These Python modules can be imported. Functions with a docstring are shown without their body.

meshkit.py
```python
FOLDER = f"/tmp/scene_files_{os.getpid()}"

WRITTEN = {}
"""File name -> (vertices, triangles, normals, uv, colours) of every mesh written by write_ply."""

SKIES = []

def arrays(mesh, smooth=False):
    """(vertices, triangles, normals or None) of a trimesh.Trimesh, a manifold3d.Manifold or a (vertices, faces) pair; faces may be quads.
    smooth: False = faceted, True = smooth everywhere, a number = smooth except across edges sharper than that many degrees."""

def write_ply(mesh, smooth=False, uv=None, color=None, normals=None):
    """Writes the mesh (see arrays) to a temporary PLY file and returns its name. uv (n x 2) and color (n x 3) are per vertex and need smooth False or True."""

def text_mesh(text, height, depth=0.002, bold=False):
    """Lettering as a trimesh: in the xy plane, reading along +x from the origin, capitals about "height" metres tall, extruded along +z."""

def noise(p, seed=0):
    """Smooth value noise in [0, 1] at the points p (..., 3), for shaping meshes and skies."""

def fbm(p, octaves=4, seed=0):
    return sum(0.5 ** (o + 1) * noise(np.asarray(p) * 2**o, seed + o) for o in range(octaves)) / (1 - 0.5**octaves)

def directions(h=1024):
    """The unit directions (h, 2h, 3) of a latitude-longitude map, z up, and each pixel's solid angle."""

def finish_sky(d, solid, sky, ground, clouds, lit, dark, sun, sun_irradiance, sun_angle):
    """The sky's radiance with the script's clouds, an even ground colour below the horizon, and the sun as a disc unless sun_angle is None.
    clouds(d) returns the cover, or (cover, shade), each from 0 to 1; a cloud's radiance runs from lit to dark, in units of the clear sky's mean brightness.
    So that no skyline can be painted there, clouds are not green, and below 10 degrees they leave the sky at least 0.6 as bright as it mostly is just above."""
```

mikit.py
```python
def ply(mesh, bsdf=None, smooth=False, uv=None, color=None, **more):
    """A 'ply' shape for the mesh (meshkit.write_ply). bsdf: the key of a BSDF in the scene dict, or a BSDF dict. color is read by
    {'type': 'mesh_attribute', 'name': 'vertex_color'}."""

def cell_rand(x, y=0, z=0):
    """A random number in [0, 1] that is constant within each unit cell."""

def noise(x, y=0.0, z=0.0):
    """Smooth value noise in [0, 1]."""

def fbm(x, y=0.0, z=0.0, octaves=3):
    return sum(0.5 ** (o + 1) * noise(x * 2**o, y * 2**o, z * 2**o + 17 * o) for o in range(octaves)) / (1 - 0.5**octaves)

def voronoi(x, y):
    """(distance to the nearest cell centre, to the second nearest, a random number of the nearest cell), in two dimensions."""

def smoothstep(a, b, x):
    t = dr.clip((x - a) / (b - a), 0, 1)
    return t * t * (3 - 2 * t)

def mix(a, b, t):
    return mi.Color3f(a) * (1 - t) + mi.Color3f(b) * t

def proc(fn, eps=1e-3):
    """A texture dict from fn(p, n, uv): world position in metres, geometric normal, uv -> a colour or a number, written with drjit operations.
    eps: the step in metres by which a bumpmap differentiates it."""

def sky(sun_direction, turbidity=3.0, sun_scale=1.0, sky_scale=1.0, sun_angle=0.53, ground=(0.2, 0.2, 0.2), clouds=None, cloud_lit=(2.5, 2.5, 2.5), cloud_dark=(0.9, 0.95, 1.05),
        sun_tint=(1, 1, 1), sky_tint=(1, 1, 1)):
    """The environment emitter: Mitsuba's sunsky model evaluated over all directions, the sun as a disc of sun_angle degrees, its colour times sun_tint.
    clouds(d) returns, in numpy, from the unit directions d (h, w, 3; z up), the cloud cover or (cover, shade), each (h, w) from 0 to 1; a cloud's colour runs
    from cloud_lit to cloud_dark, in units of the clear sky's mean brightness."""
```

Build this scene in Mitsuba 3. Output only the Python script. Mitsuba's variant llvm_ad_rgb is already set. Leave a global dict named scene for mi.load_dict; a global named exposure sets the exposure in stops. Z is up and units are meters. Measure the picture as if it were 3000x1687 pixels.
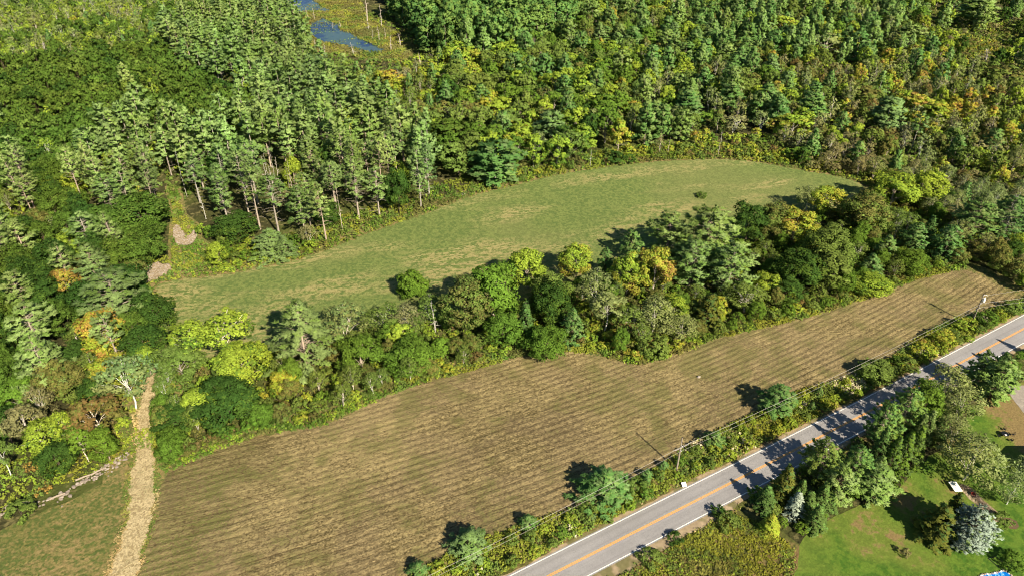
import math, numpy as np, trimesh, mitsuba as mi, drjit as dr, mikit, meshkit
from shapely.geometry import Polygon, Point, LineString
from shapely import contains_xy, prepare
from mikit import noise, fbm, voronoi, smoothstep, mix, cell_rand, proc

T = mi.ScalarTransform4f
scene, labels = {}, {}

# ---------------------------------------------------------------- camera, sky, exposure (metres, z up; the drone hangs 115 m over the origin)
PITCH = math.radians(33.5)
scene['camera'] = {'type': 'perspective', 'fov': 70.0, 'fov_axis': 'x', 'near_clip': 1.0, 'far_clip': 6000.0,
                   'to_world': T().look_at(origin=[0, 0, 115], target=[0, math.cos(PITCH), 115 - math.sin(PITCH)], up=[0, 0, 1])}
SUN_AZ, SUN_EL = math.radians(-57), math.radians(36)
scene['sky'] = mikit.sky([math.cos(SUN_AZ) * math.cos(SUN_EL), math.sin(SUN_AZ) * math.cos(SUN_EL), math.sin(SUN_EL)], turbidity=3, sky_scale=0.38, sun_tint=(0.93, 1.0, 1.1), ground=(0.08, 0.1, 0.05))
exposure = 2.85

# ---------------------------------------------------------------- helpers
def lin(c):
    c = np.asarray(c, float) / 255
    return np.where(c < 0.04045, c / 12.92, ((c + 0.055) / 1.055) ** 2.4)

def col(r, g, b):
    return [float(v) for v in lin((r, g, b))]

def unit(v):
    return v / (np.linalg.norm(v, axis=-1, keepdims=True) + 1e-12)

def tag(key, label, cat=None, group=None, kind=None):
    d = {'label': label}
    if cat: d['category'] = cat
    if group: d['group'] = group
    if kind: d['kind'] = kind
    labels[key] = d
    return key

def structure(key, shape, label=None):
    scene[key] = shape
    labels[key] = {'kind': 'structure', **({'label': label} if label else {})}

USED = {}
def numbered(name):
    n = USED.get(name, 0)
    USED[name] = n + 1
    return name if n == 0 else f'{name}_{n:03d}'

def tube(points, radii, sides=5):
    p = np.asarray(points, float)
    t = unit(np.gradient(p, axis=0))
    a = unit(np.cross(t, np.where(np.abs(t[:, 2:]) < 0.9, [0, 0, 1.0], [1.0, 0, 0])))
    b, ang = np.cross(t, a), np.arange(sides) * 2 * np.pi / sides
    r = np.broadcast_to(radii, (len(p),))[:, None, None]
    v = p[:, None] + r * (np.cos(ang)[None, :, None] * a[:, None] + np.sin(ang)[None, :, None] * b[:, None])
    i, j = np.meshgrid(np.arange(len(p) - 1), np.arange(sides), indexing='ij')
    q = np.stack([i * sides + j, i * sides + (j + 1) % sides, (i + 1) * sides + (j + 1) % sides, (i + 1) * sides + j], -1).reshape(-1, 4)
    return v.reshape(-1, 3), np.vstack([q[:, [0, 1, 2]], q[:, [0, 2, 3]]])

def join(parts):
    v, f, n = [], [], 0
    for a, b in parts:
        v.append(a); f.append(np.asarray(b) + n); n += len(a)
    return np.vstack(v), np.vstack(f)

def tm(m):
    return np.array(m.vertices), np.array(m.faces)

def box(cx, cy, cz, sx, sy, sz, rz=0.0):
    m = trimesh.creation.box((sx, sy, sz))
    m.apply_transform(trimesh.transformations.rotation_matrix(rz, [0, 0, 1]))
    m.apply_translation((cx, cy, cz))
    return tm(m)

def moved(vf, x=0, y=0, z=0, rz=0.0):
    c, s = math.cos(rz), math.sin(rz)
    return vf[0] @ np.array([[c, s, 0], [-s, c, 0], [0, 0, 1]]) + [x, y, z], vf[1]

# ---------------------------------------------------------------- materials
PAL = {k: lin(v) for k, v in dict(
    pine=(110, 138, 70), pale_pine=(134, 158, 94), blue_pine=(114, 138, 84), teal_pine=(90, 126, 66), oak=(80, 106, 42), oak_olive=(94, 116, 50), green=(92, 121, 46), bright=(100, 133, 49),
    lime=(138, 160, 58), yellow=(156, 156, 62), orange=(156, 130, 68), russet=(118, 102, 62), bronze=(110, 112, 60), grey_green=(126, 138, 84), olive=(106, 126, 60), dark=(60, 88, 38),
    spruce=(76, 100, 52), blue_spruce=(140, 158, 144), goldenrod=(132, 140, 56), marsh=(120, 120, 70), thicket=(128, 128, 86), cedar=(94, 102, 46), fern=(146, 148, 76),
    bark=(162, 152, 140), dark_bark=(92, 82, 72), birch_bark=(204, 200, 190), dead=(186, 178, 168), straw=(182, 164, 118), flower=(205, 198, 165)).items()}
PKEYS = list(PAL)
PI = {k: i for i, k in enumerate(PKEYS)}
TABLE = mi.Float(np.array([PAL[k] for k in PKEYS]).ravel().astype(np.float32))

def plant_colour(p, n, uv):
    i = mi.UInt32(dr.clip(uv.x, 0, len(PKEYS) - 0.5)) * 3
    c = mi.Color3f(dr.gather(mi.Float, TABLE, i), dr.gather(mi.Float, TABLE, i + 1), dr.gather(mi.Float, TABLE, i + 2))
    big = noise(p.x * 0.11 + 3, p.y * 0.11, p.z * 0.05)
    small = noise(p.x * 1.7, p.y * 1.7, p.z * 1.7)
    k = (0.55 + 0.9 * uv.y) * (0.8 + 0.4 * big) * (0.86 + 0.28 * small)
    warm = (noise(p.x * 0.07 + 50, p.y * 0.07 + 9) - 0.5) * 0.22
    return mi.Color3f(c.x * (1 + warm), c.y, c.z * (1 - 0.5 * warm)) * k
scene['foliage_material'] = {'type': 'principledthin', 'base_color': proc(plant_colour), 'roughness': 0.6, 'diff_trans': 0.34, 'spec_trans': 0.0, 'eta': 1.3}
scene['bark_material'] = {'type': 'twosided', 'bsdf': {'type': 'diffuse', 'reflectance': proc(plant_colour)}}

def plain(key, rgb, rough=0.6, metal=0.0):
    scene[key] = {'type': 'twosided', 'bsdf': {'type': 'principled', 'base_color': {'type': 'rgb', 'value': col(*rgb)}, 'roughness': rough, 'metallic': metal}}

def surface(key, fn, bump=None, bscale=1.0, eps=0.03, rough=0.95):
    b = {'type': 'principled', 'base_color': proc(fn), 'roughness': rough, 'specular': 0.2}
    if bump: b = {'type': 'bumpmap', 'bump': proc(bump, eps), 'scale': bscale, 'bsdf': b}
    scene[key] = {'type': 'twosided', 'bsdf': b}

# ---------------------------------------------------------------- plant meshes
def plant_ply(v, f, n, u, w, mat):
    uv = np.stack([np.asarray(u) + 0.5, np.clip(w, 0, 1)], 1)
    path = meshkit.write_ply((v, f), False, uv, None, normals=n)
    return {'type': 'ply', 'filename': path, 'face_normals': False, 'bsdf': {'type': 'ref', 'id': mat}}

def wood_ply(parts, pal, seed=0):
    v, f = join(parts)
    vv, ff, nn = meshkit.arrays((v, f), True)
    rng = np.random.default_rng(seed)
    return plant_ply(vv, ff, nn, np.full(len(vv), PI[pal]), np.clip(0.5 + 0.12 * rng.standard_normal(len(vv)), 0, 1), 'bark_material')

def kites(P, N, S, rng, aspect=0.75):
    """Leaf clumps: irregular four-cornered flakes at P, facing about N, of half size S."""
    m = len(P)
    t1 = unit(np.cross(N, rng.standard_normal((m, 3))))
    t2 = np.cross(N, t1)
    k = rng.uniform(0.6, 1.35, (m, 4)) * np.asarray(S)[:, None]
    bend = N * (rng.uniform(-0.35, 0.1, (m, 1)) * np.asarray(S)[:, None])
    v = np.stack([P + t1 * k[:, :1] + bend, P + t2 * k[:, 1:2] * aspect, P - t1 * k[:, 2:3] + bend, P - t2 * k[:, 3:4] * aspect], 1).reshape(-1, 3)
    i = np.arange(m) * 4
    return v, np.vstack([np.stack([i, i + 1, i + 2], 1), np.stack([i, i + 2, i + 3], 1)])

def blades(P, D, L, W, rng):
    """Needle sprays: slim triangles from P along D."""
    m = len(P)
    side = unit(np.cross(D, rng.standard_normal((m, 3)) * 0.5 + [0, 0, 1.0]))
    L, W = np.asarray(L)[:, None], np.asarray(W)[:, None]
    v = np.stack([P + side * W * 0.5, P - side * W * 0.5, P + D * L * 0.55 + side * W * 0.7, P + D * L], 1).reshape(-1, 3)
    i = np.arange(m) * 4
    return v, np.vstack([np.stack([i, i + 1, i + 2], 1), np.stack([i + 1, i + 3, i + 2], 1)])

def sphere_dirs(n, rng):
    return unit(rng.standard_normal((n, 3)))

CALM = [1.0]                                                          # how much single leaves differ; less in far templates

class Crown:
    """Leaf geometry of one template; colours are put on later, so that one geometry serves several colours."""
    def __init__(self): self.v, self.f, self.n, self.shade, self.hue, self.count = [], [], [], [], [], 0
    def add(self, vf, normals, shade, hue, per=4):
        self.v.append(vf[0]); self.f.append(vf[1] + self.count); self.count += len(vf[0])
        self.n.append(np.repeat(normals, per, 0)); self.shade.append(np.repeat(shade, per)); self.hue.append(np.repeat(hue, per))
    def ply(self, colours):
        """colours: [(palette key, share), ...]; a lobe's hue number 0..1 picks one."""
        edges = np.cumsum([s for _, s in colours]) / sum(s for _, s in colours)
        hue = np.concatenate(self.hue)
        idx = np.array([PI[c] for c, _ in colours])[np.minimum(np.searchsorted(edges, hue), len(colours) - 1)]
        return plant_ply(np.vstack(self.v), np.vstack(self.f), np.vstack(self.n), idx, np.concatenate(self.shade), 'foliage_material')

def broadleaf(seed, H, R, base=0.1, main=15, sub=8, per=46, leaf=0.26, shape='dome', sparse=0.0, stems=1, limb=True, trunk_r=None, tight=1.0):
    """A broad-leaved tree: big boughs over a rough ellipsoid, each a cluster of smaller leaf clumps, on a tapered trunk with limbs."""
    rng = np.random.default_rng(seed)
    zb = H * base
    c = np.array([0, 0, (zb + H) / 2]); half = (H - zb) / 2
    i = np.arange(main) + 0.5                                        # evenly spread boughs, then jittered
    zz = np.clip(1 - 1.75 * i / main + rng.normal(0, 0.09, main), -0.85, 1); th = i * 2.39996 + rng.normal(0, 0.35, main)
    d = unit(np.stack([np.cos(th) * np.sqrt(1 - zz ** 2), np.sin(th) * np.sqrt(1 - zz ** 2), zz], 1))
    rad = rng.uniform(0.5, 0.78, main)
    p = d * rad[:, None]
    k = {'dome': np.where(p[:, 2] < 0, 1.0 + 0.15 * p[:, 2], 1.0 - 0.2 * p[:, 2]), 'oval': 1.0 - 0.4 * p[:, 2] - 0.25 * (p[:, 2] < -0.3), 'egg': 0.95 - 0.55 * p[:, 2], 'round': np.ones(main)}[shape]
    M = c + np.stack([p[:, 0] * R * k, p[:, 1] * R * k, p[:, 2] * half * 1.05], 1)
    rm = min(R, half) * rng.uniform(0.36, 0.58, main) * tight
    hue_m = np.clip(0.5 * rng.uniform(0, 1, main) + 0.5 * (1 - (M[:, 2] - zb) / (H - zb)), 0, 1)
    sh_m = rng.uniform(0.4, 0.6, main)
    crown, tips = Crown(), []
    for j in range(main):
        out_m = unit((M[j] - c) / [R, R, half] + [0, 0, 0.2])
        q0 = unit(sphere_dirs(sub, rng) + 0.55 * out_m)
        for s in range(sub):
            L = M[j] + q0[s] * rm[j] * rng.uniform(0.55, 1.0) * [1, 1, 0.85]
            if L[2] < 0.03 * H: L[2] = 0.03 * H + rng.uniform(0, 0.05) * H
            rl = rm[j] * rng.uniform(0.34, 0.56)
            m = int(per * rng.uniform(0.7, 1.2) * (1 - sparse * rng.uniform(0.1, 1)))
            if m < 3: continue
            out = unit((L - c) / [R, R, half] + [0, 0, 0.25])
            q = unit(sphere_dirs(m, rng) + out * 0.5)
            P = L + q * (rl * rng.uniform(0.5, 1.15, m))[:, None] * [1.1, 1.1, 0.8]
            N = unit(q + 0.55 * rng.standard_normal((m, 3)) + [0, 0, 0.3])
            SN = unit(0.8 * q + 0.4 * out + 0.32 * CALM[0] * rng.standard_normal((m, 3)))
            hue = np.clip(hue_m[j] + 0.1 * rng.standard_normal() + 0.08 * rng.standard_normal(m), 0, 0.999)
            crown.add(kites(P, N, leaf * rng.uniform(0.55, 1.35, m), rng), SN, np.clip(sh_m[j] + 0.08 * rng.standard_normal() + 0.11 * CALM[0] * rng.standard_normal(m), 0, 1), hue)
        tips.append(M[j])
    wood = []
    tr = trunk_r or 0.013 * H + 0.05
    for s in range(stems):
        a = rng.uniform(0, 6.28); off = 0 if stems == 1 else 0.25 * R
        t = np.linspace(0, 1, 7)
        top = np.array([math.cos(a) * off * 1.6, math.sin(a) * off * 1.6, zb + (H - zb) * 0.78])
        pts = t[:, None] * top + np.stack([np.sin(t * 4 + s) * 0.02 * H, np.cos(t * 3 + seed) * 0.02 * H, 0 * t], 1)
        pts[0] = [math.cos(a) * 0.1 * (stems > 1), math.sin(a) * 0.1 * (stems > 1), -0.3]
        wood.append(tube(pts, tr * (1 - 0.8 * t) / (1 if stems == 1 else 1.4), 6))
        if limb:
            for j in rng.choice(main, min(main, 10 if stems == 1 else 5), replace=False):
                z0 = pts[0] + (pts[-1] - pts[0]) * np.clip((M[j][2] - 0.22 * H) / H, 0.2, 0.85)
                mid = (z0 + M[j]) / 2 + [0, 0, 0.05 * H]
                end = M[j] + unit(M[j] - z0) * rm[j] * 0.8
                wood.append(tube([z0, (z0 + mid) / 2, mid, M[j], end], [tr * 0.42, tr * 0.34, tr * 0.25, tr * 0.15, 0.02], 4))
    return crown, wood

def conifer(seed, H, R, base=0.25, step=0.05, nb=(4, 7), tuft=0.75, blade=0.6, width=0.17, per=11, rise=0.25, taper='pine', droop=0.0, dead=0, gaps=0.12, trunk_r=None, flat=0.35, puff=0.12, up=0.28):
    """A pine or spruce: whorls of branches with needle sprays, bare grey branch stubs below."""
    rng = np.random.default_rng(seed)
    crown, wood = Crown(), []
    tr = trunk_r or 0.012 * H + 0.04
    bend = rng.uniform(-0.02, 0.02, 2) * H
    def axis(z): return np.array([bend[0] * (z / H) ** 2, bend[1] * (z / H) ** 2, z])
    zt = np.linspace(-0.3, H * 0.97, 9)
    wood.append(tube([axis(z) for z in zt], tr * np.linspace(1, 0.12, 9), 6))
    P, D, S, Hu, SN = [], [], [], [], []
    z = H * base
    while z < H * 0.985:
        t = (z - H * base) / (H * (1 - base))
        if taper == 'pine': prof = (0.62 + 0.55 * t) if t < 0.35 else (0.81 * ((1 - t) / 0.65) ** 0.72 + 0.07)
        elif taper == 'spread': prof = (0.75 + 0.25 * t / 0.4) if t < 0.4 else (max(0.0, (1 - t) / 0.6)) ** 0.55 + 0.06
        else: prof = (1 - t) ** 0.9 + 0.04
        n = rng.integers(nb[0], nb[1])
        a0 = rng.uniform(0, 6.28)
        for b in range(n):
            if rng.uniform() < gaps: continue
            a = a0 + b * 2 * np.pi / n + rng.normal(0, 0.3)
            ln = R * prof * rng.uniform(0.62, 1.25)
            el = rise * (0.4 + 1.2 * t) + rng.normal(0, 0.1) - droop
            dirv = np.array([math.cos(a) * math.cos(el), math.sin(a) * math.cos(el), math.sin(el)])
            o = axis(z + rng.normal(0, 0.012 * H))
            side = np.array([-math.sin(a), math.cos(a), 0])
            m = max(2, int(ln / tuft * 1.5))
            s = np.sqrt(rng.uniform(0.1, 1.0, m)); s[0] = 1.0
            lat = rng.uniform(-1, 1, m) * ln * 0.28 * (1.15 - s)
            C = o + dirv * (s * ln)[:, None] + side * lat[:, None]
            C[:, 2] += (0.10 * s ** 2 * ln) * (1 if droop == 0 else -0.8) + rng.normal(0, puff * tuft, m)
            k = per
            q = sphere_dirs(m * k, rng) * [1, 1, flat] + np.repeat(dirv[None] * 0.55, m * k, 0) + [0, 0, up if droop == 0 else -0.05]
            q = unit(q)
            P.append(np.repeat(C, k, 0)); D.append(q)
            hu, sh = rng.uniform(), rng.uniform(0.42, 0.62)
            S.append(np.clip(sh + 0.09 * CALM[0] * rng.standard_normal(m * k), 0, 1))
            Hu.append(np.clip(hu + 0.1 * rng.standard_normal(m * k), 0, 0.999))
            SN.append(unit(np.array([0, 0, 0.5]) + 0.6 * np.array([math.cos(a), math.sin(a), 0.1]) + 0.4 * q * CALM[0] + 0.18 * CALM[0] * rng.standard_normal((m * k, 3))))
            if ln > 1.2 and blade < 0.8:
                wood.append(tube([o, o + dirv * ln * 0.5, o + dirv * ln * 0.85 + [0, 0, 0.06 * ln]], [tr * 0.22, tr * 0.14, 0.015], 3))
        z += step * H * rng.uniform(0.75, 1.25)
    P, D = np.vstack(P), np.vstack(D); m = len(P)
    crown.add(blades(P, D, blade * rng.uniform(0.6, 1.3, m), width * rng.uniform(0.7, 1.4, m), rng), np.vstack(SN), np.concatenate(S), np.concatenate(Hu))
    twigs = []
    for i in range(dead):
        z = H * rng.uniform(base * 0.25, base * 1.15); a = rng.uniform(0, 6.28); ln = R * rng.uniform(0.3, 0.75)
        o = axis(z); e = o + [math.cos(a) * ln, math.sin(a) * ln, rng.uniform(-0.15, 0.15) * ln]
        twigs.append(tube([o, (o + e) / 2 + [0, 0, 0.06 * ln], e], [0.06, 0.045, 0.025], 3))
    return crown, wood + twigs

def bare_tree(seed, H, spread=0.25, n=16, r=None, stub=False):
    rng = np.random.default_rng(seed)
    r = r or 0.012 * H + 0.05
    b = rng.uniform(-0.05, 0.05, 2) * H
    t = np.linspace(0, 1, 7)
    pts = np.stack([b[0] * t ** 2 + 0.012 * H * np.sin(5 * t + seed), b[1] * t ** 2, t * H], 1); pts[0, 2] = -0.3
    out = [tube(pts, r * (1 - 0.82 * t), 6)]
    for i in range(n):
        k = rng.uniform(0.25, 0.97); a = rng.uniform(0, 6.28); ln = H * spread * rng.uniform(0.3, 1.1) * (1.15 - k)
        o = np.array([np.interp(k, t, pts[:, j]) for j in range(3)])
        e = o + ln * np.array([math.cos(a), math.sin(a), rng.uniform(-0.1, 0.9) if not stub else rng.uniform(-0.3, 0.3)])
        mid = (o + e) / 2 + rng.normal(0, 0.06 * ln, 3)
        out.append(tube([o, mid, e], [r * 0.35 * (1.2 - k) + 0.02, r * 0.22 * (1.2 - k) + 0.02, 0.02], 4))
        for _ in range(2):
            e2 = mid + rng.normal(0, 0.3, 3) * ln + [0, 0, 0.15 * ln]
            out.append(tube([mid, (mid + e2) / 2, e2], [r * 0.15 + 0.01, r * 0.1 + 0.01, 0.015], 3))
    return out

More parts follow.
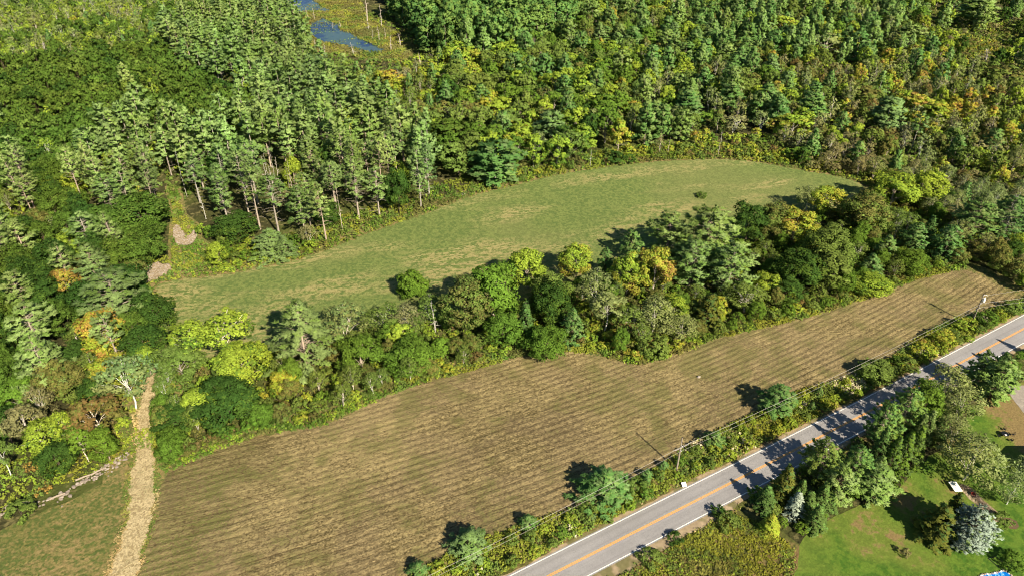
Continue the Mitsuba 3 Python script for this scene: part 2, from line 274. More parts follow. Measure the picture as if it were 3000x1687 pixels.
# ---------------------------------------------------------------- where things stand (metres)
TREES = """aa -772 1398 120 53 0;aa -691 1415 130 57 1;ab -636 1343 100 66 2;ab -873 1362 80 29 3;ac -790 1349 100 52 4;ad -631 1204 100 68 5;ad -740 1176 60 40 6;ab -693 1209 80 40 7;ae -504 1396 190 92 8;af -534 1300 60 32 9;ag
-366 1377 90 52 10;ah -427 1501 110 56 11;ai -330 1518 90 46 12;aj -276 1526 90 41 13;ai -214 1567 90 42 14;ak -274 1692 80 40 15;al -283 1450 90 31 16;am -244 1374 80 55 17;an -175 1428 60 24 18;ao -120 1536 150 58
19;ap -49 1600 170 70 20;ab 44 1734 130 55 21;aq 183 1798 110 48 22;ac 105 1627 120 50 23;ad 106 1566 120 49 24;ar 34 1498 120 33 25;am 82 1431 80 49 26;am -23 1487 90 45 27;as 152 1487 100 38 28;at 224 1646 120 49 29;au
243 1538 110 45 30;av 394 1705 150 48 31;aq 321 1706 130 46 32;as 270 1797 90 31 33;as 357 1891 100 41 34;aw 565 1843 190 117 35;aw 462 1876 160 82 36;aw 602 1705 160 82 37;aw 504 1744 150 83 38;ad 731 1992 140 55 39;ao
808 1995 130 56 40;ax 871 1975 130 60 41;aq 1044 2181 110 58 42;at 994 2201 100 41 43;ao 1122 2066 130 70 44;ab 1282 2225 130 73 45;ab 1411 2261 120 67 46;ay 920 1829 140 68 47;ad 801 1729 120 66 48;az 901 1729 120 47
49;as 1112 1873 90 45 50;as 1030 1783 80 41 51;as 1218 1928 100 47 52;ar 1280 1968 110 32 53;as 1301 1895 110 50 54;ba 1438 2008 140 77 55;ba 1543 2010 150 68 56;am 1168 1819 70 45 57;bb 1011 1717 50 50 58;at 364 1526
110 53 59;ai 303 1513 90 46 60;ab 430 1581 80 32 61;bc 515 1565 100 44 62;bd 546 1572 90 18 63;ai 630 1623 90 51 64;ab 703 1688 80 38 65;ad 751 1668 80 43 66;be 304 1490 50 56 67;bf 257 1473 40 35 68;bg 356 1440 50 47
69;bf 308 1436 30 35 70;at 433 1497 70 40 71;bh -77 855 55 42 72;as -167 810 30 21 73;as 30 910 32 22 74;as 183 988 68 59 75;bg 248 997 30 28 76;as 274 1032 24 14 77;as 314 1059 22 12 78;as 432 1124 35 26 79;as 597 1229
70 50 80;bi 872 1348 42 40 81;bj 1027 1434 32 35 82;bj 1103 1488 32 35 83;bg 963 1379 30 29 84;bj 1193 1542 30 31 85;bk 1261 1572 30 32 86;bg 1354 1623 28 32 87;bl 547 944 60 21 88;bm 486 903 50 22 89;ar 571 944 65 21
90;ar 602 959 70 21 91;ar 575 911 60 22 92;bc 532 976 100 27 93;ar 493 958 60 24 94;bn 625 1032 100 38 95;bo 682 1016 105 39 96;bp 715 988 75 51 97;bp 637 977 90 41 98;bq 773 1049 105 22 99;bq 800 1058 105 23 100;bq 829
1071 105 23 101;ar 753 1064 110 23 102;br 882 1132 100 21 103;br 868 1130 90 19 104;bo 849 1166 120 43 105;bo 776 1117 125 41 106;am 904 1196 110 35 107;at 981 1244 120 49 108;at 982 1187 100 39 109;bp 1085 1300 110 43
110;bp 1108 1271 120 52 111;at 920 1029 110 57 112;at 937 1117 80 38 113;at 1019 1017 80 24 114;at 974 966 80 31 115;bc 794 890 85 41 116;bc 833 920 90 22 117;bs 843 877 85 40 118;bt 721 848 20 9 119;bg 937 918 22 23
120;bk 907 828 25 25 121;bu 400 943 20 15 122;bg 412 916 24 26 123;bu 305 882 16 17 124;bg 253 837 18 25 125;bv -1418 1834 170 52 126;bv -1246 1875 170 55 127;ae -1133 1676 180 80 128;ae -1021 1550 170 102 129;bw -1167
2030 140 93 130;bw -1240 1977 140 73 131;bw -1086 1875 120 56 132;ad -1045 1655 130 51 133;ad -921 1524 120 51 134;ad -903 1421 90 49 135;bw -1110 1800 130 63 136;bx -1187 1627 130 38 137;bv -1149 1403 170 67 138;by
-1063 1282 180 72 139;bv -1258 1550 170 51 140;ad -1300 1777 130 51 141;ad -1216 1577 140 47 142;bz -1007 1428 130 63 143;ax -935 1307 90 48 144;ad -1045 1359 90 47 145;ao -1029 1269 110 52 146;ca -858 1239 130 53 147;cb
-883 1136 110 55 148;ap -1103 1231 90 42 149;cc -1014 1111 120 39 150;aa -969 1079 100 39 151;cd -887 1078 90 33 152;aa -939 1108 100 33 153;bg -951 940 30 31 154;bh -733 1920 85 69 155;bh -684 1902 70 42 156;ad -597
2104 80 39 157;aj -712 2195 100 79 158;ad -873 2017 90 62 159;ba -61 2442 150 89 160;bw -255 2685 150 88 161;ay -199 2497 130 73 162;ae 156 2776 140 75 163;ag 383 2955 160 71 164;ab 261 2871 130 65 165;ax 523 3082 80 54
166;ba 593 2918 130 78 167;ba 747 3013 140 80 168;aq 67 2796 90 48 169;aq -63 2963 140 83 170;ce -194 2942 130 79 171;ba 957 3117 140 82 172;aj 923 2912 80 58 173;bu 413 2612 40 53 174;bk 835 3015 50 68 175;bk 1100 2650
40 48 176;aq 1140 2842 110 74 177;ba 1276 3016 130 72 178;ba 1111 3117 140 78 179;ae 1547 2901 150 80 180;av 1740 3070 120 73 181;bd 1788 2967 130 50 182;ao 1602 3264 100 72 183;aq 1582 4402 130 98 184;ah 1692 4007 130
80 185;ab -374 3567 90 54 186;ax -581 3408 120 65 187;aq -146 4450 130 88 188;af 917 4816 100 75 189;ao 2389 3502 110 81 190;aw 2226 4174 130 83 191;aw 2859 4677 160 134 192;cf 666 2313 18 22 193;cg -201 1531 90 31
194;cg -1365 4787 160 50 195;cg -1298 4818 80 25 196;cg -1262 4840 70 23 197;cg -1099 4617 40 15 198;cg -1052 4626 40 24 199;cg -875 4586 50 36 200;cg -773 4342 90 23 201;cg -913 4778 150 42 202;cg -805 4652 130 32
203;cg -679 4154 80 29 204;cg -635 4234 70 34 205;cg -870 4045 70 39 206;cg -1018 4029 70 24 207;cg -1099 4146 60 33 208;cg -486 3875 60 25 209;cg -813 4360 60 16 210;cg -746 4405 60 19 211;cg -1170 3141 150 35 212;cg
-868 2372 130 21 213;cg -814 2332 140 21 214;cg -764 2288 130 18 215;cg -828 2310 120 15 216;cg -725 2246 120 16 217;cg -1207 2538 160 18 218;cg -1168 2505 150 16 219;cg -709 2277 120 18 220;cg 507 1794 80 40 221;cg 2052
4849 110 43 222;cg 2500 3879 80 63 223;cg 1415 3133 80 35 224;bv -946 1373 167 44 r0;ch -875 2262 234 56 r1;ch -747 2051 198 56 r1;ch -588 2362 238 58 r1;bv -816 2082 215 52 r1;bv -1432 1767 196 42 r0;ch -851 2554 238 57
r1;bv -874 2162 231 44 r1;bv -1238 2120 198 49 r1;bv -1221 1692 169 41 r0;bv -318 2467 214 57 r1;bv -657 2107 182 52 r1;ch -935 2129 193 49 r1;ch -658 2036 175 51 r1;ch -946 2502 234 52 r1;bv -583 1997 185 46 r1;bv -1089
2449 216 53 r1;bv -1364 2202 205 46 r1;ch -657 2525 235 50 r1;bv -1434 2196 239 39 r1;bv -625 2462 230 48 r1;bv -1174 2434 209 52 r1;bv -508 2152 161 55 r1;ch -1313 2150 162 54 r1;bw -1380 1744 135 47 r0;bv -1172 1867
177 40 r0;bv -327 2393 215 48 r1;ch -1267 2325 208 47 r1;bv -311 2239 224 41 r1;ch -722 2632 237 51 r1;bv -1214 2247 236 39 r1;bv -450 2299 226 42 r1;bv -1521 1912 195 37 r0;bv -419 2631 210 57 r1;bv -1501 1820 185 36
r0;ch -1477 2833 234 57 r1;bv -1091 2539 231 48 r1;bw -1188 1320 117 38 r0;bv -600 2235 168 53 r1;bw -1124 1331 118 37 r0;bv -442 2167 178 48 r1;bv -1413 2262 238 38 r1;bv -1277 2218 218 40 r1;bv -1435 2706 240 50 r1;ch
-1497 2436 201 49 r1;ci -505 2364 189 50 r1;ch -1330 2264 196 45 r1;bw -1297 1500 126 39 r0;bv -937 2661 235 49 r1;ad -1077 1130 106 33 r2;bw -1154 1270 112 35 r0;ch -1402 2629 194 57 r1;ci -603 2864 220 57 r3;bv -1220
2598 197 54 r1;bv -1019 2466 232 42 r1;bw -1151 1499 115 41 r0;ci -585 2169 199 40 r1;bv -1397 2437 205 46 r1;ch -525 2221 195 42 r1;bv -800 2469 220 44 r1;ch -1276 2545 186 55 r1;ch -917 2574 210 49 r1;ci -421 2459 199
48 r1;ch -537 2302 220 39 r1;bv -782 2597 215 48 r1;ch -1478 2581 208 49 r1;bv -434 2371 217 41 r1;ci -987 2593 202 51 r1;ci -1189 2177 181 43 r1;ad -1283 1679 127 41 r0;bv -1607 2021 169 41 r0;ch -531 2602 224 45 r1;bv
-1703 2334 191 44 r0;ch -599 2567 193 51 r1;ad -1129 1587 111 42 r0;ci -291 2324 210 39 r1;ad -927 1049 81 36 r2;ad -1345 1697 123 41 r0;ch -953 2389 173 49 r1;ch -363 2529 178 52 r1;ch -515 2913 197 60 r3;ch -564 2965
212 56 r3;bv -1588 2174 166 43 r0;ad -1268 1446 118 34 r0;ch -690 2340 178 45 r1;ch -1288 2615 236 40 r1;ch -1339 2475 198 44 r1;bv -1530 2632 190 51 r1;aj -1034 1196 107 30 r2;bv -1090 2869 233 47 r1;bw -1464 1887 121
47 r0;bv -1256 2479 196 44 r1;ch -1162 2541 207 43 r1;ch -735 2750 238 43 r1;cj -1028 1039 92 30 r2;ch -1369 2545 231 38 r1;bv -997 2313 198 38 r1;bv -1473 2351 170 46 r1;ad -1326 1634 118 38 r0;bv -928 2309 183 41 r1;ad
-1230 1369 101 36 r0;ch -1099 2369 169 46 r1;ad -380 2201 163 42 r1;bv -1077 2269 167 44 r1;ch -751 2841 201 52 r1;ad -1201 1817 129 40 r0;ch -367 2678 206 46 r1;bw -947 1464 111 35 r0;bw -1634 2557 163 53 r4;bv -953
2932 207 53 r1;bv -1547 2491 187 44 r1;ch -1508 2722 205 47 r1;bw -1614 2636 162 56 r4;bv -1124 2725 227 42 r1;bv -1578 2705 202 46 r1;bv -1556 2111 163 38 r0;bv -792 3054 208 55 r3;bv -1690 2266 190 37 r0;ad -931 1225
97 31 r2;bv -919 2796 187 52 r1;ba 535 2793 170 57 r5;ci -494 2437 169 45 r1;ad -1377 1590 113 36 r0;ch -823 2744 211 44 r1;bv -1050 2720 215 43 r1;ci -1449 2487 199 40 r1;bv -315 2582 219 38 r1;ch -1013 3143 208 56
r3;bv -738 2528 164 49 r1;ad -1325 2014 128 44 r0;ch -891 2722 221 41 r1;bv -620 3022 199 54 r3;bv -978 2223 161 40 r1;ap -844 1081 89 28 r2;ac -124 2823 159 59 r6;bw -1474 2106 137 42 r0;ci -944 3070 203 53 r3;bw -1414
2120 132 44 r0;bv -437 2712 191 45 r1;bv -793 2668 208 40 r1;bo -87 3953 237 71 r7;ch -818 3192 221 51 r3;bv -1096 2615 185 43 r1;ch -982 3308 208 58 r3;bv -674 2791 175 51 r1;ci -863 3097 198 54 r3;ci -440 2537 195 39
r1;bw -1583 2390 151 45 r4;ad -1475 1948 113 44 r0;ch -1212 3273 211 55 r3;ch -752 3275 218 53 r3;ch -825 3266 195 58 r3;ch -1373 3392 214 57 r3;bv -1124 3289 208 55 r3;ci -650 2281 161 38 r1;bv -847 2813 202 43 r1;ci
-899 3265 217 51 r3;bo -481 4195 246 71 r7;ch -1348 3561 226 57 r3;bv -1852 2407 179 37 r0;ch -729 2940 193 48 r3;ad -1029 2381 159 41 r1;am -1341 1536 112 30 r0;bv -1785 2443 172 39 r0;ci -1011 2860 195 45 r1;ch -1013
2657 169 45 r1;ci -728 2448 167 40 r1;bv -1091 3141 189 54 r3;ad -1421 1675 114 33 r0;bv -1334 2773 192 43 r1;bo -345 4194 240 71 r7;ag 377 2806 154 54 r6;ci -1537 2792 186 44 r1;ci -872 3356 202 56 r3;ch -1143 3526 209
59 r3;ck -1781 2680 144 53 r4;am -1554 1970 120 39 r0;ad -671 2409 148 43 r1;bv -689 3001 196 47 r3;ck -1631 2767 160 50 r4;bw -1719 2769 151 53 r4;ck -1622 2464 143 46 r4;bv -1191 2685 184 41 r1;bw -1766 2840 156 53
r4;ch -716 3169 195 51 r3;bo -78 4330 246 72 r7;ck -1858 2698 165 46 r4;bw -1473 2909 166 51 r4;bv -531 2692 168 44 r1;bo -243 4359 245 72 r7;ch -899 3468 229 51 r3;bv -1555 2560 164 41 r1;bv -811 2885 194 43 r1;bw -1832
2492 135 48 r0;bv -631 2935 187 46 r3;bv -1087 3066 211 43 r1;bo -159 4101 227 68 r7;ad -1515 2159 120 43 r0;bo 12 3985 248 59 r7;ci -925 3178 209 46 r3;ab -100 2547 135 49 r6;bo -338 4326 232 73 r7;ag 4 2548 140 47
r6;bw -1715 2625 136 51 r4;ch -1623 3715 223 57 r3;bv -1264 2722 183 40 r1;bw -1371 1980 124 35 r0;bo -456 4050 209 71 r7;ch -1261 3621 213 57 r3;ck -2155 2929 167 49 r4;ab 171 2572 130 51 r6;bw -1413 1924 111 37 r0;ch
-1274 3547 198 58 r3;ci -853 2625 176 38 r1;ai -1201 1464 93 31 r0;ag -235 2580 136 48 r6;bw -1890 2978 162 52 r4;bv -787 3127 200 45 r3;bw -1195 3074 157 56 r4;ac -212 2827 158 48 r6;bo -491 4404 243 69 r7;ba -39 2756
148 49 r6;ch -996 2766 175 41 r1;bv -2092 2872 208 37 r4;bw -1217 2962 145 56 r4;ci -1022 3221 194 48 r3;bw -1808 2596 146 44 r4;ci -985 3412 191 54 r3;ch -1510 3540 205 54 r3;ch -590 2770 167 43 r1;ai -992 1332 93 26
r0;bo -368 4095 201 72 r7;bo -255 4053 239 59 r7;ci -1391 3479 203 53 r3;ab -1380 2336 157 34 r1;ch -1436 3908 220 60 r3;bo -352 3966 236 57 r7;ab 83 2561 144 43 r6;bw -1996 2853 150 50 r4;ch -1058 3326 193 51 r3;bv
-1383 3635 217 53 r3;aw 574 3129 177 49 r5;ch -1225 3420 221 46 r3;ao -1269 1613 109 28 r0;bo -460 4296 214 72 r7;aw 1118 2995 132 61 r5;ad -1377 2070 128 34 r0;bo 57 4153 236 61 r7;ac -416 2858 134 55 r6;ag -135 2719
121 56 r6;ci -1352 2703 163 41 r1;bo 98 4366 249 63 r7;ci -1070 3418 219 46 r3;bv -904 2875 192 38 r1;bw -1981 2778 140 49 r4;ci -995 3017 163 49 r1;ab -761 2337 146 36 r1;bo -338 4490 229 71 r7;bw -1837 3061 153 53
r4;ch -1539 3803 201 60 r3;bw -1699 2997 150 52 r4;bw -1391 3137 159 53 r4;ch -1472 3714 217 53 r3;ag -3 3083 151 54 r6;bw -1572 2324 131 39 r0;bw -1405 3055 168 48 r4;bw -1628 2232 116 41 r0;ba -133 3052 154 52 r6;ac
-324 2860 123 58 r6;ac 56 3238 150 59 r6;ba 1100 2922 141 53 r5;aw 983 3223 180 49 r5;ag -66 2689 125 51 r6;ab 274 2700 122 53 r6;am -1106 1942 105 36 r0;bo -232 4179 237 59 r7;ab 28 2702 131 49 r6;ag 454 3025 149 52
r6;ac 222 2636 127 49 r6;bv -1104 3214 190 45 r3;ci -499 2774 164 41 r1;ac -150 2618 129 47 r6;ab -1500 2273 124 39 r1;bo -724 4809 248 73 r7;ck -1291 3052 147 53 r4;bo -425 4669 230 74 r7;bo -8 4399 232 66 r7;am -711
1081 69 26 r8;bo 156 4561 222 73 r7;bo -240 4528 215 74 r7;ag -204 3035 155 49 r6;ao -1200 1747 95 33 r0;ac -194 3264 153 57 r6;ba 1039 2996 147 50 r5;bw -1647 2380 129 39 r0;bo -64 4049 227 56 r7;ch -1067 3848 226 51
r3;ch -1431 3543 195 51 r3;aq 419 2723 136 46 r6;ck -1663 2697 139 44 r4;ad -1373 2877 158 43 r4;ba 228 2948 169 42 r6;bo 255 4483 232 66 r7;ba 607 2824 149 44 r5;bo -140 4561 213 74 r7;bo 198 4324 200 71 r7;ab -80 2619
129 45 r6;ch -1608 3856 195 58 r3;bw -2242 3030 159 47 r4;ch -1581 3574 211 47 r3;bw -1794 2762 134 47 r4;ch -1203 3905 205 57 r3;ch -1030 3689 218 48 r3;bw -1461 3317 158 54 r4;bo 140 4221 225 59 r7;bw -1294 2944 144 48
r4;ab -384 2321 127 37 r1;ch -988 3492 194 48 r3;ad -2054 3045 160 46 r4;ch -1186 3591 191 51 r3;bw -2018 2928 141 49 r4;bw -1859 2804 135 47 r4;aw -148 3846 192 58 r7;aq -6 2639 120 48 r6;bo -568 4460 213 69 r7;ab -296
2785 113 56 r6;ch -1595 3933 193 60 r3;bo -293 4657 229 69 r7;bo 175 4428 225 64 r7;ch -1449 4079 225 55 r3;bv -1238 3707 191 54 r3;ac 348 3154 131 59 r6;bv -1814 3978 217 54 r3;ac 242 3101 140 53 r6;bw -1388 2962 152 45
r4;ac 54 3022 153 47 r6;bw -1777 3002 145 48 r4;bw -1580 3371 168 51 r4;ck -1267 2851 153 42 r4;ck -1489 3136 141 54 r4;bo -378 4582 206 73 r7;ad -1704 2456 123 40 r0;ck -1597 2902 164 40 r4;ao -1058 1729 95 31 r0;am
-549 1182 68 27 r8;bv -1136 3382 189 46 r3;ad -1534 2217 118 36 r0;bw -1711 3072 163 44 r4;bw -2125 3336 159 53 r4;ad -1933 2697 126 46 r4;bo 168 4723 236 67 r7;ac -265 3470 155 57 r6;ac -14 2874 127 50 r6;bw -2087 2773
124 48 r4;aw 772 3129 128 58 r5;bo 219 4641 229 66 r7;ch -1509 3949 194 58 r3;ba -290 3112 156 47 r6;bv -1348 3753 197 52 r3;bw -1111 2992 144 47 r4;ba 234 3214 143 54 r6;ch -1540 4074 200 59 r3;ai -691 1172 74 24 r8;bw
-1959 3447 162 54 r4;am -519 1322 78 26 r8;bv -1094 3593 208 45 r3;ac -118 3244 138 56 r6;bo -51 4612 213 69 r7;bo -519 4565 217 66 r7;ch -1168 4163 204 59 r3;ad -1890 2598 130 40 r4;ci -1721 4000 213 53 r3;bv -1304 3921
215 50 r3;ba 252 3476 167 52 r6;ab -555 2474 137 35 r1;aw 685 2831 132 46 r5;am -720 1113 63 26 r8;bv -1266 3825 210 49 r3;bo 351 4661 233 63 r7;aw -237 3927 209 51 r7;bw -1851 3216 159 47 r4;bv -1069 3498 190 46 r3;ab
-171 3163 126 58 r6;ab 196 3296 148 52 r6;ch -1280 4064 191 59 r3;ai -1078 1445 82 26 r0;ch -1875 4175 209 57 r3;ba 14 3447 178 47 r6;bw -1549 3263 152 50 r4;ba 891 3358 138 58 r5;bw -2329 3167 168 42 r4;ck -2206 3388
161 50 r4;bo 121 4991 246 67 r7;ad -1888 2517 116 41 r0;bw -1889 3126 154 45 r4;bo -184 4715 248 59 r7;aw -140 4206 216 55 r7;bo 328 4546 217 63 r7;ch -1343 4125 217 53 r3;ad -2007 2708 125 43 r4;bv -1731 3255 185 40
r4;ad -2293 3245 151 49 r4;ba 1319 3132 139 50 r5;bw -2179 3079 133 50 r4;ac 29 2943 137 45 r6;ac 250 3560 147 59 r6;bv -1386 4004 198 54 r3;bw -1625 3291 161 47 r4;bo -613 5092 235 72 r7;ag -22 3167 146 48 r6;bv -1872
4086 213 52 r3;ch 1589 2730 148 36 r9;bo 405 4746 248 59 r7;ba 999 3351 158 49 r5;ao -1497 2041 96 35 r0;ab 317 3252 146 50 r6;bw -2212 3296 134 56 r4;bv -1106 3693 201 46 r3;ch -1689 4253 214 55 r3;ce 410 2873 127 46
r6;bo 63 4612 200 69 r7;ba 158 3514 157 53 r6;ch -1773 4105 226 49 r3;ab 139 2995 134 47 r6;ai -373 1301 75 24 r8;ch -1449 4177 204 56 r3;ch -1231 4294 202 59 r3;ad -1969 3156 149 46 r4;ad 303 2765 140 39 r6;bo 317 4973
230 68 r7;bv -1752 4312 215 56 r3;bo -297 5076 226 72 r7;am -1767 2235 106 36 r0;bo 467 5209 231 74 r7;ab -1332 1912 88 34 r0;bo -607 5284 240 73 r7;ai -587 1207 76 22 r8;ba 688 3631 160 54 r5;ba 1173 3591 165 52 r5;bo
85 4474 218 58 r7;bo -301 5416 247 74 r7;bw -1619 3119 145 45 r4;ad -1685 2840 137 41 r4;ai -383 1241 76 22 r8;bw -2426 3329 154 48 r4;ba 387 3295 152 48 r6;bo 261 5203 248 68 r7;bv -998 3601 187 45 r3;ck -2028 3398 157
48 r4;ai -546 1347 77 24 r8;bw -2333 3603 164 51 r4;ci -1313 3683 193 45 r3;ag 178 3066 136 46 r6;ch -1345 4243 193 58 r3;bw -1792 3410 141 53 r4;bw -1916 3621 164 51 r4;bv -2379 3262 190 37 r4;bw -2251 3591 156 53 r4;ad
-1641 2321 103 38 r0;ch -1286 4451 220 55 r3;ck -2118 3421 141 53 r4;bo -66 5023 225 68 r7;ch 1964 2656 158 30 r9;bo -609 4610 223 58 r7;bo 217 4983 239 63 r7;ag 270 3021 140 43 r6;bw -2284 3101 127 49 r4;ch -1440 4507
225 54 r3;bo -521 4899 230 62 r7;ac -257 3394 121 60 r6;bo -393 5147 229 68 r7;bw -2095 3253 147 45 r4;ab 250 3397 130 56 r6;bv -1559 4151 213 49 r3;bv -1638 4142 190 54 r3;bo 289 5082 222 69 r7;ad -1790 2372 121 32
r0;bo 387 4863 223 62 r7;ci -1119 3919 194 48 r3;ci -1152 3815 200 44 r3;ag -99 3464 148 50 r6;bo 85 4878 218 64 r7;bo -429 4858 200 69 r7;bo -674 4701 193 68 r7;ag 418 3368 136 52 r6;ab 332 3072 124 48 r6;bv -1723 3835
182 49 r3;bw -2146 3008 134 43 r4;ba 848 3883 145 63 r5;aw 943 3668 164 50 r5;bo -316 4819 210 65 r7;ab 21 3327 144 48 r6;ck -1808 3138 143 43 r4;ci -1880 4371 212 53 r3;bo 181 4872 200 69 r7;ba 70 3884 162 56 r6;ch
-1577 4667 229 55 r3;ck -2078 3499 159 47 r4;aw 789 3215 135 47 r5;ch -1599 4019 207 46 r3;bo -163 5085 237 63 r7;bo -160 4815 223 60 r7;ad -1486 3037 133 44 r4;aw 540 3577 157 49 r5;bv -1499 4337 198 56 r3;ab -1085 2798
129 39 r1;bw -1687 3582 139 55 r4;bv -1445 4267 203 52 r3;bw -2065 3144 136 45 r4;ch -1846 4506 211 56 r3;ai -1350 1819 99 25 r0;bv -1759 3912 201 45 r3;ab 1 3754 147 57 r6;ab -636 2712 151 31 r1;ai -241 1336 74 23 r8;bo
-72 5149 240 63 r7;bo -536 5012 222 64 r7;ai -1178 1924 92 30 r0;ci -1795 4225 186 56 r3;ck -1675 2915 130 41 r4;ad -1321 3245 131 49 r4;ck -1554 3466 154 47 r4;bw -1809 2903 122 43 r4;ae 669 3479 148 49 r5;ba 86 3477
156 46 r6;bo -625 5416 233 71 r7;bo 172 5442 233 71 r7;aw -25 4515 184 63 r7;ce -383 2963 123 44 r6;bv -1633 4425 211 53 r3;ba 983 3991 148 62 r5;ch -1733 4176 211 48 r3;ck -2228 3162 148 41 r4;ai -742 1203 79 19 r8;ai
-1699 2122 101 31 r0;ce 137 2914 114 46 r6;bo 278 4736 195 65 r7;ab 340 3382 124 55 r6;bo -492 5292 232 67 r7;ad 200 2705 114 40 r6;ce -293 2997 114 48 r6;am -780 1219 54 27 r8;bv -1253 4190 197 51 r3;bo 574 5060 219 65
r7;cl -1724 2544 135 30 r4;ba 1865 2678 107 42 r9;ad 1480 1861 80 31 r10;ck -1688 3176 147 40 r4;ch -1807 4608 224 52 r3;ab -1040 2927 143 36 r1;ac -44 3378 121 55 r6;bo 375 5172 199 73 r7;bw -1430 3225 131 46 r4;at 1530
1809 94 25 r10;ag 443 3496 154 46 r6;aq 77 2871 119 42 r6;ab 349 3459 130 53 r6;ci -1237 3975 182 49 r3;aw 67 4723 194 63 r7;ac 1692 2536 101 39 r9;bo 403 5038 208 66 r7;ab -1576 2262 89 37 r0;ce 147 3133 135 42 r6;bo
148 5088 211 66 r7;bv -1404 3824 185 44 r3;bw -1962 3243 131 46 r4;ab -1300 1843 84 29 r0;ai 327 1455 79 22 r8;bw -2470 3557 166 43 r4;ch -1486 4823 222 57 r3;aw 313 4124 165 57 r5;ad -1796 2297 101 33 r0;bw -1679 3498
132 52 r4;am -314 1455 75 23 r8;bv -1680 3898 189 44 r3;ck -1287 3147 135 42 r4;ai -808 1312 71 22 r8;bw -2051 3594 169 43 r4;ac -134 3348 121 52 r6;bo -81 4898 227 56 r7;ad -1929 3526 158 44 r4;ch -1768 4400 226 46
r3;aw 767 3323 121 52 r5;bo -728 5289 234 63 r7;ag 57 3159 125 45 r6;bo 487 4993 211 63 r7;ao 1417 1809 90 26 r10;bo 148 5241 222 65 r7;ag 85 3089 127 43 r6;ab -679 2867 128 37 r3;ci -1859 4288 219 45 r3;ac 427 3674 140
53 r6;ck -2173 3696 145 52 r4;ba 655 4066 141 63 r5;aw 3 4945 200 64 r7;ab -853 2948 131 38 r1;ck -1967 3067 132 41 r4;ba 981 3770 155 50 r5;bv -1552 4268 213 45 r3;ac 152 3852 143 56 r6;bo 276 4858 190 65 r7;aq -186
3441 130 50 r6;ba 770 3652 149 49 r5;ac 237 3639 158 46 r6;bo -378 5357 222 67 r7;ao 1443 1770 76 29 r10;ci -1964 4264 180 53 r3;at 1370 1971 93 28 r10;bv -1669 4060 193 45 r3;bw -2339 3803 166 47 r4;ac 1398 2690 112 38
r9;ag 173 3589 146 48 r6;bo 368 5291 203 71 r7;ck -1841 3571 128 54 r4;ba 68 3805 172 45 r6;am -681 1240 52 27 r8;ag 71 3390 138 45 r6;ad -2112 3813 152 51 r4;bo -526 5199 222 62 r7;ch -1328 4354 195 51 r3;bo -263 4931
206 61 r7;ch -1567 4488 225 46 r3;ab 1206 3100 130 41 r5;bw -1787 3642 155 46 r4;bv -1708 4464 214 48 r3;ba 1110 3928 169 48 r5;bo -632 4959 193 65 r7;aw 486 4834 212 56 r7;ad -1767 3326 136 44 r4;ai -657 1380 70 22
r8;ch -1523 5020 217 58 r3;bw -1980 3800 140 54 r4;ab 433 3191 130 42 r6;ch -1636 4532 214 49 r3;aw -82 4713 212 53 r7;ao -1281 2055 81 32 r0;aw -514 4752 187 61 r7;bo -234 5163 213 62 r7;ch -1512 4569 213 49 r3;ad -1941
3320 122 48 r4;bo -673 5196 196 68 r7;ag -301 3314 128 45 r6;bo -822 5271 191 72 r7;ai -323 1286 71 20 r8;ci -1440 4684 203 54 r3;ai -1675 2177 105 27 r0;bw -2043 3318 131 44 r4;ac -42 3683 134 52 r6;at 1530 2365 108 30
r9;ba -268 3596 151 44 r6;bv -1924 4467 194 51 r3;ac 1047 3279 124 45 r5;ad 302 2947 114 41 r6;ad -1456 3405 138 43 r4;bw -2171 3581 122 54 r4;ad -1774 2501 108 33 r0;aw 1276 3350 124 47 r5;ad -2295 3447 131 47 r4;am 79
1586 67 26 r8;ab 1519 1900 87 26 r10;bo -115 5235 227 58 r7;ac 248 3809 151 48 r6;bw -1369 3315 121 47 r4;ck -2152 3190 128 41 r4;ab -293 3858 135 55 r6;bw -1853 3312 121 47 r4;aq -97 3142 117 44 r6;am 270 1443 73 21
r8;bo 266 5334 204 67 r7;ad -281 3221 136 39 r6;ba 1161 3750 123 57 r5;bw -2276 3344 130 44 r4;ba 896 3812 129 56 r5;ba 879 4230 156 56 r5;ai -450 1295 69 20 r8;ab -877 1866 77 28 r11;bv -1635 5001 219 55 r3;ab 1223 2950
101 45 r5;bo -168 4985 197 60 r7;aw 1471 3953 180 43 r12;ac 88 3729 131 53 r6;ac 1712 2693 115 34 r9;bo -202 5285 195 68 r7;ci -1760 4540 200 50 r3;at 1619 2208 93 30 r10;am -169 1545 67 25 r8;aq -64 3809 139 51 r6;ch
-1660 4338 193 47 r3;am 264 1640 80 23 r8;bv -1999 4357 188 49 r3;ac 508 2932 129 34 r5;bo -750 4927 201 57 r7;ag 429 3845 145 50 r6;ao 1434 1864 87 25 r10;ab 1456 1724 61 31 r10;ab 416 3109 112 44 r6;at 1443 1925 73 31
r10;ai -248 1499 70 23 r8;ch -1699 4618 202 50 r3;ai -683 1315 71 19 r8;ch -1654 4836 217 51 r3;aq -303 3728 137 49 r6;bw -1995 3666 126 52 r4;am 60 1477 57 27 r8;am 199 1697 67 28 r8;aw -437 4954 193 59 r7;bo 460 5336
211 63 r7;ao -769 1178 59 20 r8;ae 1112 4186 155 54 r5;aw -622 4842 207 53 r7;am -304 1485 71 22 r8;bo 30 5441 228 60 r7;ci -1484 4940 196 58 r3;ab 66 3588 130 48 r6;ai -803 1275 55 23 r8;ac 1782 2502 98 34 r9;ba 1176
4049 134 58 r5;ar 552 960 55 18 r13;ac -133 3688 138 47 r6;ao -514 1275 52 25 r8;ba 1844 3960 144 52 r12;am 930 1709 75 25 r8;ac 159 3769 129 52 r6;ai -1435 2016 93 25 r0;bp 792 1143 53 21 r13;ba 355 3881 168 42 r6;aw
